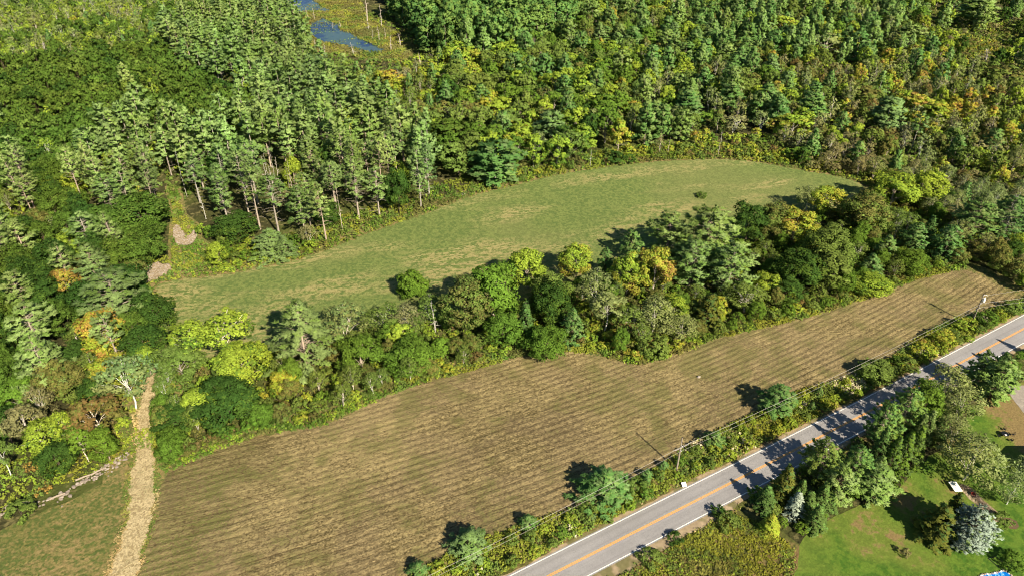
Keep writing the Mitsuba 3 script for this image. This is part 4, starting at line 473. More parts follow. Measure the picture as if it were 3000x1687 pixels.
38 17 r11;as 1240 5214 115 31 r12;co 1142 1905 30 21 r8;bg 381 1815 30 19 r8;as 1326 4941 107 30 r12;bk 540 1677 34 15 r8;bg 301 1029 26 12 r17;bg 509 949 18 15 r13;as 1060 4755 97 31 r12;co 203 1498 21 21 r8;co -580
1342 22 17 r8;be 174 1475 31 14 r8;bt 1994 2602 33 30 r9;bj 68 1510 25 18 r8;co -549 1429 27 15 r8;bk 1032 1741 29 18 r8;bg 355 1700 33 15 r8;as 975 5133 97 35 r12;as -2270 4583 105 26 r14;bj 492 1646 25 20 r8;bg 1210
2177 37 20 r8;bk 350 1069 22 13 r17;co 659 1800 34 16 r8;bk -780 1983 35 18 r11;as 1384 4911 92 33 r12;bk 549 903 17 15 r13;as 2126 4891 94 32 r12;bk 270 985 20 13 r17;as 2288 5378 96 38 r12;bp 1309 4230 96 24 r12;bk 970
1915 36 17 r8;co -177 1474 20 21 r8;as 2365 4782 83 35 r12;bg 908 1123 19 16 r13;co 1332 1975 33 19 r8;bp 1587 5282 119 29 r12;bp 2160 4618 114 24 r12;bk 420 1561 24 19 r8;bg 1003 1892 32 18 r8;bg 799 1889 25 23 r8;as
1963 4796 75 38 r12;bj 111 923 17 15 r17;bk -272 1342 24 15 r8;bp 2341 4356 82 29 r12;bk 576 1543 27 16 r8;as -2587 4622 93 29 r14;bg 388 1103 23 13 r17;bj 771 1622 25 18 r8;bg 955 1942 27 22 r8;as -1905 4865 120 24
r14;as -2320 4725 109 25 r14;bj -137 816 15 15 r17;as 1859 5379 93 38 r12;co 446 1801 34 16 r8;bg 1133 1481 23 18 r17;bt 1522 2164 31 23 r10;bj 639 1748 29 17 r8;as 2309 4877 76 38 r12;as -2558 4540 95 27 r14;bg 1276
1867 27 21 r8;bj -329 1392 22 17 r8;as 2336 5432 113 31 r12;as -2375 4358 95 24 r14;as 1863 4700 91 29 r12;bj 1833 2755 34 30 r9;bg 1191 1939 37 15 r8;as 713 1282 27 12 r17;as -2418 4551 96 26 r14;as 1784 5118 95 33
r12;as 1613 5042 81 37 r12;bg 1382 2089 29 22 r8;co 1151 1950 32 18 r8;bp 1904 4834 113 24 r12;co 638 1823 26 20 r8;co 440 1141 23 13 r17;bt 1136 2546 34 26 r10;bg 743 1124 21 14 r13;bg 1163 1359 21 17 r13;co 614 1776 29
17 r8;as 2070 4464 77 30 r12;bk 951 1230 25 13 r13;bj -287 1377 23 15 r8;bj 1425 2211 26 26 r10;bg 902 1903 27 20 r8;as 2473 4863 88 31 r12;bg 918 1677 28 16 r8;bk 987 1791 27 18 r8;bj -182 1393 21 17 r8;as 2413 5042 102
29 r12;co 502 1164 21 14 r17;bj 0 1561 22 19 r8;bp 1391 4152 86 24 r12;bg 757 1758 28 17 r8;as 1258 5033 97 30 r12;co 310 1751 28 17 r8;co -719 1986 23 25 r11;bg 947 2013 30 19 r8;bk 593 1042 21 12 r13;bj 1206 1842 26 20
r8;be 1117 2182 34 20 r8;bj 115 1481 27 14 r8;bt 1153 2894 39 27 r10;bj 423 1618 29 15 r8;co -811 1850 29 17 r11;bp 1782 5440 113 29 r12;be 645 1861 29 18 r8;co 488 1554 25 16 r8;bg 283 1714 30 15 r8;bk 550 1643 25 18
r8;co 1259 1837 33 15 r8;bt 1372 2329 34 21 r10;as 2679 5311 87 36 r12;bp 1684 4592 103 23 r12;bp 2398 4679 110 22 r12;bp 1209 4810 110 23 r12;as -2805 5308 116 26 r14;as 1694 5368 95 32 r12;bp 837 4789 83 30 r12;bp 1492
5019 96 28 r12;as -2235 4850 99 25 r14;bp 2721 5366 115 26 r12;bp 761 5249 110 26 r12;bp 1800 4981 104 25 r12;as 1005 4810 82 29 r12;bp 1716 5433 102 30 r12;bp 1492 4457 94 22 r12;bp 1764 5361 106 28 r12;as -1807 4768 98
24 r14;bp 2708 5204 108 26 r12;bp 2613 5104 98 27 r12;bp 1058 5415 108 28 r12;as 2549 5170 93 29 r12;bp 2359 5004 101 25 r12;bp 2901 5385 111 26 r12;as 1119 5447 92 32 r12;as 2392 4614 71 30 r12;as -2800 5376 115 25
r14;bp 1221 5115 112 23 r12;bp 2643 5257 118 23 r12;cg 297 2577 67 11 r18;as 1450 5331 78 35 r12;bp 2188 4394 80 24 r12;bp 1147 5221 87 30 r12;bp 2625 4952 85 28 r12;bp 1314 5323 97 28 r12;as 1929 5202 76 33 r12;cg -1200
4069 154 10 r3;as 2216 5076 85 28 r12;bp 945 4887 89 25 r12;bp 2725 5116 105 23 r12;bp 1051 5072 84 27 r12;bp 2518 4996 89 25 r12;bp 1845 5032 89 25 r12;as 1463 5078 73 31 r12;bp 1184 5392 97 26 r12;cg 614 2695 68 11
r18;bp 2249 4855 85 25 r12;bp 1478 4697 82 24 r12;as 985 5219 73 33 r12;as 2038 5431 73 34 r12;bp 1280 5426 111 22 r12;as 1543 5216 77 30 r12;as 679 1232 25 9 r17;bp 2153 5344 85 28 r12;cg -2191 4192 128 11 r14;as 1965
5439 81 29 r12;as 272 1018 19 9 r17;as 1241 5299 70 31 r12;bp 912 5154 91 22 r12;cg -2578 4396 105 14 r14;cg 812 2691 50 11 r18;cg 850 2810 52 11 r18;bp 1065 5350 81 22 r12;cg -1912 5072 118 13 r14;as 1106 1518 19 11
r17;cg -2416 4641 105 12 r14;cg -3011 4998 119 10 r14;cg -3085 5202 102 11 r14;bw -1871 4925 143 47;cm 1684 2840 86 29;bw -2216 4308 134 39;am 662 4299 127 40;cm 1515 2789 76 31;bw -3202 5046 147 47;am 375 4183 101 48;ad
1355 2493 64 30;ao 1360 2423 61 30;am 920 4474 108 50;ad 2497 3774 122 32;am 672 4161 116 40;bw -2897 5103 146 47;ao 1175 1857 54 22;am 995 1755 54 20;cm 2185 3218 100 29;bw -3351 4918 131 48;ao 1437 3525 101 34;bw -2190
4561 134 41;ao 1538 3399 104 30;ao 614 1906 58 21;cm 1896 2749 71 31;ao 480 1516 46 20;am 681 1922 53 23;cm 1569 3092 86 31;am 851 1885 53 22;ad 1319 2372 63 27;ao 2255 3112 82 32;am 783 3828 103 37;bw -3102 4751 126
45;bw -2065 4798 126 45;ao 1127 1995 56 22;am 214 4064 114 36;am 396 4100 98 42;ao 1995 3556 109 29;cm 1433 2989 94 25;ao 427 1827 50 21;bw -3239 4992 149 40;bw -2114 4739 140 38;bw -2389 4946 130 44;am 410 4471 113
42;cm 1492 2735 77 25;am 775 4250 116 37;am 1578 3921 88 42;am 2505 4645 115 44;bw -2035 5383 146 46;bw -3289 5075 136 44;ao 1249 2805 83 24;bw -3373 5208 140 44;bw -2007 4526 124 38;am 1199 4143 119 34;ad 2420 3997 124
30;ao 1305 2044 49 24;ab 2334 4000 102 37;ax 1761 3269 86 30;ac -2245 3895 116 31;ab 1527 3312 86 30;ac -2141 4334 118 36;ac 885 4561 130 36;aw 2235 5339 165 38;ac -2453 4072 112 34;ab 1798 3664 94 33;aw 1519 5304 167
37;bw -2949 4787 129 40;cm 1578 3552 95 31;aq -435 3503 109 26;ax 1458 3113 84 28;ac 2004 4000 96 38;aq -692 3382 99 27;ba 1557 5096 117 49;am 876 1919 51 21;ac 203 4157 104 37;aw 3182 5285 135 45;ab 2993 4270 125 33;bw
-2328 5118 143 40;bw -2875 5303 149 41;ce 788 3950 97 36;aq -2716 3824 117 28;av 2068 3542 104 28;ab -6 4232 129 31;bw -2304 5447 143 44;ab 3082 4404 127 33;ce 593 3877 98 34;aq -404 3657 98 31;ba 1180 5002 127 42;ac
-2502 4248 113 35;bw -1959 5190 149 39;aw 3140 5442 142 44;am 948 4364 109 38;ba 1415 5414 114 54;ac -2286 4148 116 32;ax 1960 3845 104 31;ab -1801 4695 127 37;ac -2653 4175 117 32;ac -2835 4367 127 32;ac -2538 4717 122
39;ab 1365 3562 93 30;bw -2144 5170 142 39;bw -2778 4845 121 41;cm 1891 3276 99 24;aw 1772 5044 146 36;ax 2121 3912 105 31;ac 2076 4026 99 35;ao 1339 3665 91 32;ab 1030 4398 101 40;bw -3289 5260 144 39;av 2100 3171 84
26;bw -2706 5093 138 39;ac -3242 4710 120 38;bw -3426 5046 124 42;ad 3219 4893 126 39;ab 1304 2840 62 29;ab 2025 3858 99 32;av 2180 3293 84 28;ax 1814 3392 81 31;bw -3422 5266 133 42;aq -2753 3970 112 29;av 1339 3797 106
28;ac -2871 4485 125 32;ax 474 4008 108 30;cn -2282 4662 133 33;ac 2304 3582 87 31;ai -436 3452 100 25;cl -699 3229 85 26;cl -335 3186 95 23;at 2216 3484 97 26;cl -529 3277 78 29;ab 1519 3762 98 30;ac -2960 4884 119
40;cl -2164 4249 106 34;ce 458 4544 108 38;ao 1268 2271 62 20;bw -2580 5401 127 45;ab -443 4487 119 33;at 2281 4252 112 32;ab 1299 2702 64 25;ac 1501 4340 101 37;ce 438 4241 105 34;ao 2120 4088 102 33;am 1891 4363 112
33;ab 2418 4288 104 35;bw -2768 5119 121 42;cn -3111 4514 121 33;ai -324 3374 99 23;cn -2781 4246 116 30;ac 1842 3752 92 31;ab 3126 4564 107 38;ai -876 3549 93 27;cn -2672 4569 139 29;ac 1076 4692 112 38;ac -3007 4673
123 34;ab 2716 4787 122 36;cn -2226 4490 137 28;at 698 3898 109 27;cn -1895 4759 125 34;cl -2831 4714 130 32;cl -3072 4683 119 35;ab 1445 4616 107 38;ac -2736 4431 123 31;ab 529 4751 103 41;at 2153 3788 103 27;cn -2121
4415 131 28;aw 1342 5383 144 38;ac -1847 4835 119 37;cn -3286 4760 113 38;cn -2196 4091 111 29;ad 3014 4453 103 37;cn -2579 4973 140 33;cn -2076 4971 134 35;cn -2717 4949 134 34;ba 755 5329 125 42;ac 2020 4628 116 35;ac
-2420 5020 129 37;ab 2699 4695 115 36;ax 1831 3520 90 27;cn -3187 4946 120 38;cl -2049 4628 119 34;am 2018 4548 95 41;ac 1334 4295 91 38;ao 921 2085 52 19;ac -2244 4783 111 38;ai -438 3069 73 26;bw -2102 5427 138 39;ai
-454 3406 90 25;ax 854 4322 98 36;cn -2459 5116 134 36;cl -2305 4365 118 30;ac -2669 4274 110 31;cl -2353 4290 103 33;cl -505 3208 75 27;aq 1987 4396 101 36;ab 1922 4145 91 35;ac -3056 4888 112 39;cl -2641 4413 105 34;aq
1780 4034 103 30;ab 1550 4501 112 33;am 1484 4106 97 32;cn -1876 4657 106 37;cn -2818 5064 139 33;am 795 4575 96 40;cn -3056 4458 122 30;cl -2838 4054 105 29;cn -3062 4569 126 30;am 1383 5069 114 41;ba 2263 5254 112
44;cn -3204 4869 119 36;cl -2350 4824 117 36;am 1777 4277 82 41;ac -3158 4684 112 35;av 2084 3668 91 28;aj 2032 3400 77 29;ac 1218 4266 107 31;cn -2346 4660 113 35;ac 530 4408 91 39;cn -1959 4653 129 30;cl -2200 4709 117
34;cl -2356 4183 102 31;cn -2064 4137 100 31;ax 2161 3429 85 26;cn -2305 4474 108 34;cn -2538 4845 122 34;cn -2279 5344 134 38;cn -2805 4956 127 34;ac 1318 4830 110 38;ac 1528 4018 98 30;cl -2723 4701 119 33;at 2138 3996
105 28;cm 2116 3479 76 30;am 2144 5081 117 39;bw -2746 5419 134 39;ab 1517 4191 87 37;ax 1861 3686 94 26;ac 1804 4913 119 36;ac -3145 4817 121 34;aj 2401 3407 83 26;am 932 4950 101 43;ac -3486 5096 120 38;cm 1444 3723 85
30;ac 918 5065 116 39;aj -787 3385 74 29;ac -2369 4503 119 30;cl -2723 4500 103 35;cn -2841 4581 116 32;cm 1521 3691 95 26;aq 2450 4491 115 31;ab -1318 4572 107 35;ax 736 2780 67 22;cl -2714 4837 126 33;ac -2862 4657 117
33;ac -2068 4888 115 36;ac -3177 5136 128 36;ab 2725 5000 126 35;ab 8 4805 112 36;cn -2987 5214 130 36;cl -3211 4776 126 32;ai 1117 2149 53 18;aj -489 3076 74 24;am 866 4983 106 40;at 2082 3820 104 25;ac -2064 5191 120
39;aq -527 3674 92 26;ab 2824 5130 128 35;cl -2783 4331 112 29;ac 2770 5169 117 39;cn -2681 4893 134 31;cn -2750 4580 121 30;aq -2476 4137 96 31;ab 2238 4073 103 28;ao 1293 3889 90 30;aj -551 3501 85 26;cn -2318 4965 123
34;ac 1642 4981 118 36;am 2384 5133 107 42;ab 2560 4923 113 36;cl -561 3044 77 22;ax 2274 3916 91 30;cn -2274 5197 140 33;ac 2320 5089 119 37;ad 3226 4974 129 33;ai -598 3149 73 25;cl -344 3624 91 26;at 2344 4276 104
30;ac -2171 4844 115 34;ad 3287 4816 101 39;cn -3332 5443 134 37;cn -2969 4601 107 33;ac 2317 4727 106 36;ab 1263 4910 118 34;cl -3119 4899 111 36;ab 569 4903 109 37;at 831 4479 127 27;aq 1829 4241 96 32;ac -2831 4809
116 33;cn -2011 4985 130 32;ab 1635 3885 82 31;cl -2637 4777 106 36;cn -2529 5208 123 36;ao 1040 2135 43 22;ao 2182 4249 109 28;cn -2585 5064 139 30;ac 1871 5104 113 38;aq -2601 4491 115 29;ab -1527 4414 107 30;ac 1108
4371 91 35;aj -829 3496 73 29;cn -2486 4802 112 34;aj -521 3545 81 27;ad 3051 5352 125 37;cn -3038 4372 101 31;cn -3017 4826 105 36;cm 1478 3453 85 24;ab -456 5070 123 34;cn -2977 5057 110 38;ao 2372 3713 71 33;am 2524
4707 117 31;ai -713 3335 79 24;ac 1798 4432 98 33;cn -3013 4747 106 34;aj -320 3509 70 30;ac -2915 5169 119 36;ac 2178 5186 110 39;ce 690 4653 96 37;ac 1803 4730 94 38;ab 2080 4572 107 32;ac 1324 5026 105 39;cn -2004
4851 122 31;cn -3311 5355 140 33;cl -2402 4747 112 32;cn -1986 4923 123 32;ac 1928 4529 94 35;cn -1927 4577 103 33;aj 1381 3745 93 25;cn -2465 4694 120 29;cn -2554 5121 113 37;aj 1430 3645 76 29;cl -2674 5029 126 32;cn
-3206 4638 107 32;cn -3299 4871 103 37;aj 1609 3431 77 26;ao 1648 4081 87 31;cn -2904 4602 116 29;ad 3325 5215 127 33;ac -1894 4986 127 31;cl -2009 4431 108 29;aj 584 2710 69 19;cn -2545 5346 131 34;at 1373 4046 96 28;cn
-2138 5300 116 38;ac 1490 4526 81 40;am 1568 5446 116 40;ab 2251 4590 97 34;ac 2311 4429 82 38;cn -2261 5062 111 36;ac 2205 4318 86 34;ad 3300 5132 122 33;ac 1402 5005 101 38;ac 1176 4748 99 36;cn -2345 5301 115 38;cn
-1974 5057 118 34;at 2242 4489 119 27;cn -2913 4938 131 29;cn -3390 4985 123 31;cl -2119 5230 122 35;cn -2525 4916 126 30;ac 1788 4818 96 37;ab 3610 5276 129 33;cl -2243 4935 120 31;ac 1950 4041 80 32;cn -2517 5059 133
29;ac 1021 4906 97 38;cn -2337 5050 107 36;ax 618 4727 109 31;cn -2746 5024 124 31;cl -2990 5289 126 34;cn -3258 4920 124 30;cn -2343 5212 111 37;am 1855 4774 100 35;ao 1748 4576 105 31;ao 1134 4306 92 31;aq -2058 4295
109 26;ai -390 3424 73 25;cl -2647 5140 123 32;ab 2092 4323 89 32;cl -2695 4350 103 28;aq -2367 4421 118 25;cl -2080 5118 111 35;ad 3071 4736 106 32;ac 2361 4509 84 37;cl -2840 5440 122 36;cn -2086 5339 122 34;cn -2701
4764 102 33;cl -3015 4520 104 30;cn -2129 4924 101 36;am 2429 5177 94 42;cl -3206 5305 119 35;at 1681 4924 115 31;at 1295 4534 114 27;am 1717 4369 90 32;ac 657 5083 102 37;cn -2770 4749 106 31;cn -2871 5372 114 37;aq
2049 5049 110 34;cn -2197 5448 136 32;cl -1967 4785 116 29;am 1895 4459 85 35;ab 3218 4656 101 32;cl -3516 5156 113 34;ao 2899 4235 81 33;at 1707 4480 112 26;ad 3059 4898 108 32;av 2314 3763 81 26;cl -2885 4871 121 29;cl
-2143 5100 120 32;ai -433 3742 93 23;aj 2182 3730 85 25;cn -2569 4776 103 32;cl -2401 5424 119 36;ac -2935 5410 119 35;aj -659 3342 78 22;ac -2172 5365 110 38;ac -2261 5129 123 31;at 819 5056 119 31;cl -379 3770 88 24;aq
949 4675 98 32;cn -2435 4886 118 29;cn -3306 5010 114 32;am 1883 4280 88 30;cl -2251 5401 115 36;at 637 4825 105 32;ac -2395 5093 118 31;at 2134 4185 102 25;cn -2017 5108 127 29;cl -3483 5296 117 34;aq 1634 5119 109
34;ai -384 3902 86 26;cl -3130 5301 115 34;aj 1671 3632 73 26;cn -2987 5448 138 30;aj 1607 3650 74 26;cn -2765 5190 113 33;ac 2381 5220 118 32;aj -583 3540 73 25;cn -3403 5442 119 35;ac 2226 5141 119 31;cl -3606 5348 128
31;ao 2449 4560 109 27;ac 1140 4652 91 33;aq 2024 4957 108 32;ai -817 3447 73 24;cl -2056 4693 103 30;am 2318 4596 94 31;ao 930 4736 101 31;at 2291 4802 105 30;ax 997 2838 55 22;cl -2466 5363 119 33;ac 2476 4749 89 35;ac
906 5397 105 38;ac 1735 4657 86 35;ab 2976 5343 124 31;cn -3551 5294 125 31;ac 1728 5306 110 35;ac 2211 4971 88 38;am 2292 4975 98 34;cn -2310 4875 113 29;ac 1686 5246 97 39;cl -2607 4835 111 29;cl -2212 5176 125 29;cn
-3208 5232 101 37;cn -3484 5228 114 32;am 2846 5441 96 41;cn -3064 5311 114 33;cn -3532 5402 109 36;ab -188 5382 118 33;ac 624 5226 117 31;ai -417 3858 91 23;cn -3016 5133 109 32;cn -2185 5011 112 30;at 1125 5303 119
31;cn -3242 5148 103 34;at 1068 4520 90 31;at 2171 4715 95 32;cn -2837 5162 106 33;cl -3134 5396 110 35;aq 1453 5246 116 31;ac -2650 5206 115 31;cl -3559 5213 102 35;cl -2271 5268 110 33;aj -922 3535 77 22;ab 1093 4975
100 33;ac 1005 5325 108 34;cn -3195 5434 118 33;cl -3211 5372 117 32;am 1770 5230 82 43;ao 2084 4646 95 30;am 1428 4780 99 30;cn -3083 5086 106 32;ab 2127 5147 101 34;cn -3360 5121 107 32;aj -525 3617 69 26;cl -2402 5175
102 34;aq -2182 5250 114 31;ac 2312 5299 103 35;cl -2091 5035 105 31;aq 2464 5283 116 31;cl -3452 5361 128 28;at 1094 4830 99 30;at 765 4754 108 27;cn -2650 4964 108 29;cl -2593 4909 107 28;cl -2934 5008 102 31;aj -490
3744 69 26;at 2201 4905 99 30;ac -2694 5362 117 31;ai -574 3644 72 24;cn -2464 5203 104 32;cn -2516 5442 120 30;cn -2473 5281 109 32;am 2387 5289 87 40;ac 1928 4966 81 38;am 2654 5159 109 30;ac 2061 5263 97 35;cn -3106
5015 101 31;am 1598 5174 96 34;cl -3378 5366 104 34;cl -3660 5398 113 31;cn -3419 5155 116 28;ab 1915 4745 85 33;ab 2036 4758 87 32;cl -3259 5425 125 28;am 2672 5414 92 38;ao 1245 4642 85 31;ac 2127 5402 92 38;cn -2414
5323 100 34;ax 789 2842 52 21;ac 893 5225 94 35;ab 1376 5303 89 38;ao 841 5149 106 30;cn -2218 5315 102 33;at 1105 4895 105 27;ab 1700 5126 90 35;aq -3073 4954 96 30;cn -2850 5007 104 28;ao 979 5398 105 33;ac 1905 5285
88 37;cl -3470 5442 104 33;ao 688 5214 109 29;cl -2654 5425 106 32;ac 2610 5371 86 39;cn -2018 5293 112 29;cl -2726 5273 113 28;at 1081 5132 114 27;cn -3300 5174 101 31;cn -3363 5053 103 29;at 2190 4793 97 27;ac 1940
5080 82 36;ao 1298 4744 94 27;cl -2402 5246 111 28;aq -2466 4947 97 29;ac 2668 5070 84 35;aq -3062 5427 119 28;ac 2427 5393 108 30;cn -2920 5249 110 28;bg 1086 2038 25 23;am 1343 5235 84 36;bj 687 1957 29 19;ao 3210 4581
76 31;co -836 1940 21 26;co -848 1834 21 23;bj 585 1168 19 15;bj 695 1745 28 17;bg 469 1122 23 12;cn -2646 5285 108 28;aq 2203 5396 114 28;ac 1898 5449 107 30;bt 1587 2995 37 29;bj 1018 1817 27 18;co 909 2013 29 19;bg
1160 2157 26 24;co 685 1831 33 15;at 684 5306 118 26;co 749 1952 25 21;bj 1322 2328 31 22;ac 790 4990 85 32;cn -2975 5352 108 29;bj 1076 1503 22 17;aq 2287 5180 93 31;be 223 1607 27 15;bk 460 1710 27 16;at 1613 4604 94
25;bk 1099 1964 28 19;bg 1160 1996 27 20;cn -2585 5263 101 29;bg 814 1102 20 13;ab 1019 5015 85 32;bj 233 1456 22 16;aq -2628 5351 104 29;bt 1695 2469 36 21;be 969 1980 28 19;co 561 1207 24 12;bj 213 1534 21 17;bg 718
1957 33 16;cl -2346 5368 104 29;be 1199 2013 32 17;bg 1010 2151 39 15;at 1624 4897 102 25;ao 1376 5166 85 33;co 933 2056 33 17;at 746 5392 118 26;bk 1182 2043 35 16;ac 2744 5288 86 34;aj -430 3584 63 23;co -49 827 15
13;bk 944 1400 21 16;co 694 1894 23 21;bk 1225 1377 26 12;co 789 1855 30 16;bk 869 1116 20 13;bj 416 1461 19 18;am 831 5412 82 37;bg 267 1500 23 15;bg 1216 1343 20 16;bj 229 990 19 12;bj -6 1522 20 18;bt 1646 2973 37
27;ab 2810 5305 86 34;bk 1257 1413 27 12;ac 2593 5438 80 38;bj -474 1264 18 16;bj 1304 2090 29 19;bg 414 1064 21 11;ao 3346 4854 89 27;ao 3395 5400 87 34;bk 1095 1332 19 16;co 1337 2025 35 15;bj 458 1090 15 17;ao 2778
5399 95 31;bj 1620 1991 23 23;bk 878 1661 20 19;co 776 1967 33 15;bg 839 2039 27 19;aq -3349 5291 98 28;co 706 1609 24 15;ao 3117 4469 72 28;co -590 1288 20 14;bg 1239 1963 30 16;bj -156 1371 18 17;at 1828 5305 98 28;bg
180 927 15 14;bk 847 1343 20 15;be 1310 1929 30 16;bj 430 1102 19 13;ao 2423 4399 60 32;ao 2960 4988 86 29;bk 1236 1867 30 15;bj 713 1249 19 14;bj 382 1060 20 11;be 936 1968 34 14;bk 1261 2000 25 20;bt 1919 2820 36 24;am
649 5369 84 33;bk 1061 1782 27 15;bk 93 895 13 15;bj 60 902 15 13;co 1049 2015 24 21;co -100 816 15 12;bk 1049 1277 18 15;bk 883 2088 24 22;bj 121 1666 19 20;bg 1218 1526 21 16;bj 43 853 13 15;bj 576 1616 22 16;bg 869
2015 21 23;co 1149 2031 26 19;bj 783 1689 26 15;bg 1280 1938 29 16;co -401 1385 20 14;be 318 1651 27 13;bj 1791 2372 22 28;bj 222 1564 21 16;bj 441 1683 19 19;bg 1306 2151 25 21;bt 1401 2579 31 23;co 943 1897 28 16;bj
505 1119 20 12;co -750 1880 25 17;aq -2802 5243 91 28;at 2017 5137 92 27;bj 791 1317 24 11;bg 1254 1920 20 22;be -125 1576 23 14;aq 2486 5425 93 29;bk 871 2051 29 16;bg 1092 1765 23 17;co 233 959 15 13;co 966 1864 21
19;cp -455 2954 36 23;bg 976 2808 34 23;bg 691 1089 16 13;bj 673 1636 22 15;bj 66 1547 22 14;bk 378 1758 22 17;bg 671 2719 35 21;bj 731 1729 20 18;bj 555 1588 17 19;bk 440 1748 23 16;bj -53 1453 17 17;bk 819 2823 34
22;bt 1150 2788 36 21;bt 1601 2585 30 22;bj 391 1487 21 14;co 1080 2078 28 16;bj 1609 2527 24 26;be 788 1657 21 16;co 191 1567 20 15;bk 1348 2165 28 17;bj 738 1920 24 17;bt 1127 2748 31 23;co 918 1374 15 17;bj 925 1927
27 15;bk 690 1788 20 18;bj 203 1462 17 16;bg 902 2053 25 18;bj 1814 2328 25 21;bt 1396 3112 30 29;co 569 1756 24 14;bg 379 2641 26 25;bj 1840 3165 30 29;be 1024 2072 25 18;co 1081 1870 24 16;bj 974 1411 20 13;bg 1395
1627 19 16;bg 1250 1545 21 14;bj 1316 1604 18 16;bj -66 1517 16 17;bg 1075 2162 29 16;bj 1123 2114 24 19;bj 1806 2568 24 25;be 1162 2126 27 16;bg 1067 2742 32 21;bg 1336 2125 28 15;bj 468 2697 27 24;bj 454 2641 30 21;be
911 1870 23 15;bg 221 2547 35 16;bj 1004 1438 20 13;bk 992 2037 26 16;co -827 1984 22 18;co 644 1243 20 10;co 746 1270 13 17;bk 1213 1571 18 15;bj 677 1276 15 14;be 1331 2219 31 15;bt 1675 3788 37 30;bj 654 1685 20 15;bj
1453 1677 19 15;bg 629 2770 31 21;bg 1026 1975 21 17;bj 542 1559 18 15;bg 700 2755 27 24;bj 145 2520 30 18;bj 537 1155 15 13;bg -833 2029 20 19;bj 1094 1464 24 10;bf 903 1338 18 11;be 720 1830 24 13;bg 1199 2129 25 16;bj
1155 1542 18 14;bj 131 900 13 11;bj 952 2647 27 20;bt 2373 3559 35 27;bj 789 2807 28 22;bg 1049 2791 35 17;bt 1902 2979 27 25;bg 1145 1512 20 12;bj 1828 3232 28 27;bj 2187 3140 30 25;co 1171 1491 14 16;bj 1632 3120 31
23;bt 2539 3655 37 26;bg 284 2640 25 22;bt 1524 2619 23 23;bg 992 2621 25 21;bj 1197 2633 26 20;cp -484 3513 35 25;bg 658 1207 14 12;bg 908 2734 25 22;bj 1316 2187 29 13;bj 1183 2092 26 14;bj 1631 2869 25 25;be 847 2674
26 21;co 806 1284 17 11;co 1078 1434 19 11;be 1033 2707 29 18;cp -543 3441 33 25;co 533 1193 16 11;bj 1304 1574 19 12;bj -153 1511 17 13;bj 340 1034 12 12;bj 956 2757 24 23;bg 783 2709 24 22;cp -654 3171 36 20;bg 375
2675 33 16;bg 732 2664 22 23;co 1222 2086 23 15;co 1179 1562 20 12;bt 1497 2861 27 22;bt 1590 2935 23 26;bj 907 2795 28 20;bj 1765 2939 24 25;co 1044 1454 18 11;bg 879 2658 26 19;bt 2115 2820 26 21;bg 40 2450 20 21;bg
558 2641 24 20;bj 775 2023 22 15;bj 2337 3306 29 25;bt 1263 3787 38 24;co 1178 2207 22 16;bg 598 2758 28 19;bj 1204 2890 25 22;bj 1040 2597 24 19;bj 2098 2952 28 21;bt 2226 3571 30 27;bj 1466 2562 22 21;be 893 2764 28
19;bj 95 2497 25 18;cp -594 3589 36 23;bg 913 2668 27 18;bj 516 2660 20 24;bt 2317 4068 37 28;bj 981 2073 23 14;bj 1152 2097 21 15;cp -350 3471 33 23;bj 1692 3197 29 22;bj 987 2655 28 17;bg 586 2661 24 19;bg 994 2701 22
21;cp -768 3453 35 21;cp -456 3681 36 23;bj 1039 2102 23 14;bt 1989 3076 23 26;bj 769 1295 13 12;bj 626 2728 21 23;bj 2340 3450 33 22;bt 1398 3048 28 20;bk 623 2657 26 17;bg 1276 1593 15 14;bg 1423 1648 19 11;bt 1923
3728 37 21;be 942 2788 26 18;bj 1912 3550 32 23;bg 653 2680 23 19;bj 524 2724 22 20;bt 2570 3879 39 22;bj 1062 2627 27 16;bj 862 2728 22 21;cp -591 3451 30 23;bj 1067 2688 19 23;bt 2478 3427 27 24;bj 664 2756 28 16;bt
1659 3723 38 20;bt 2752 4024 30 30;bt 2621 3829 35 23;bj 885 2828 28 16;bj 920 2853 25 19;bj 1036 2670 21 20;cp -482 3581 28 25;cp -338 3567 34 20;bg 995 2777 23 20;bt 2524 4310 38 26;bj 339 2646 23 18;cp -448 3633 31
23;be 362 2594 27 14;be 1233 2150 22 13;bt 1979 3169 27 20;bg 827 1310 12 12;bk 1018 2807 21 21;bt 2940 4593 36 30;bt 2830 3980 35 23;bt 2267 3257 26 22;be 766 2660 18 22;bj 1052 2847 22 20;bj 952 2688 21 19;bj 2108 3037
24 21;bk 750 2837 23 19;bt 2520 3950 28 28;be 261 2586 23 16;cp -547 3353 25 23;bt 3014 4337 36 26;bj 1025 2630 18 21;bt 1765 3448 28 22;bt 1454 2811 20 21;cp -381 3709 33 21;bj 1345 2065 16 16;bj 849 2765 17 23;bt 2149
3664 31 22;bj 757 2752 22 18;cp 2669 3744 28 25;bt 1504 3536 27 23;bj 1395 3179 23 22;co 1016 1401 14 10;bj 2174 4135 33 25;bt 2672 3883 36 20;bj 326 2595 19 18;bt 1621 3344 23 23;bg 1012 2747 20 19;bk 549 2685 23 16;bt
2256 3984 27 28;bj 1747 3818 29 23;bj 1989 3936 29 25;bj 1922 4673 33 30;bj 1712 4143 27 29;cp 2575 3558 28 21;bj 812 2770 17 23;cp -591 3318 23 23;be 692 2669 21 17;bt 2839 4051 24 30;cp -310 3660 24 24;cp -386 3312 28
17;bj 413 2654 19 17;bf 1049 1485 12 11;bt 2553 4596 39 23;bt 2801 4455 29 28;bg 816 2864 21 18;cp 2319 3864 25 25;bj 740 2707 19 17;bj 1922 4600 32 26;bt 3552 5328 38 29;bt 2753 4596 35 24;bt 1891 3800 25 23;bj 885 2862
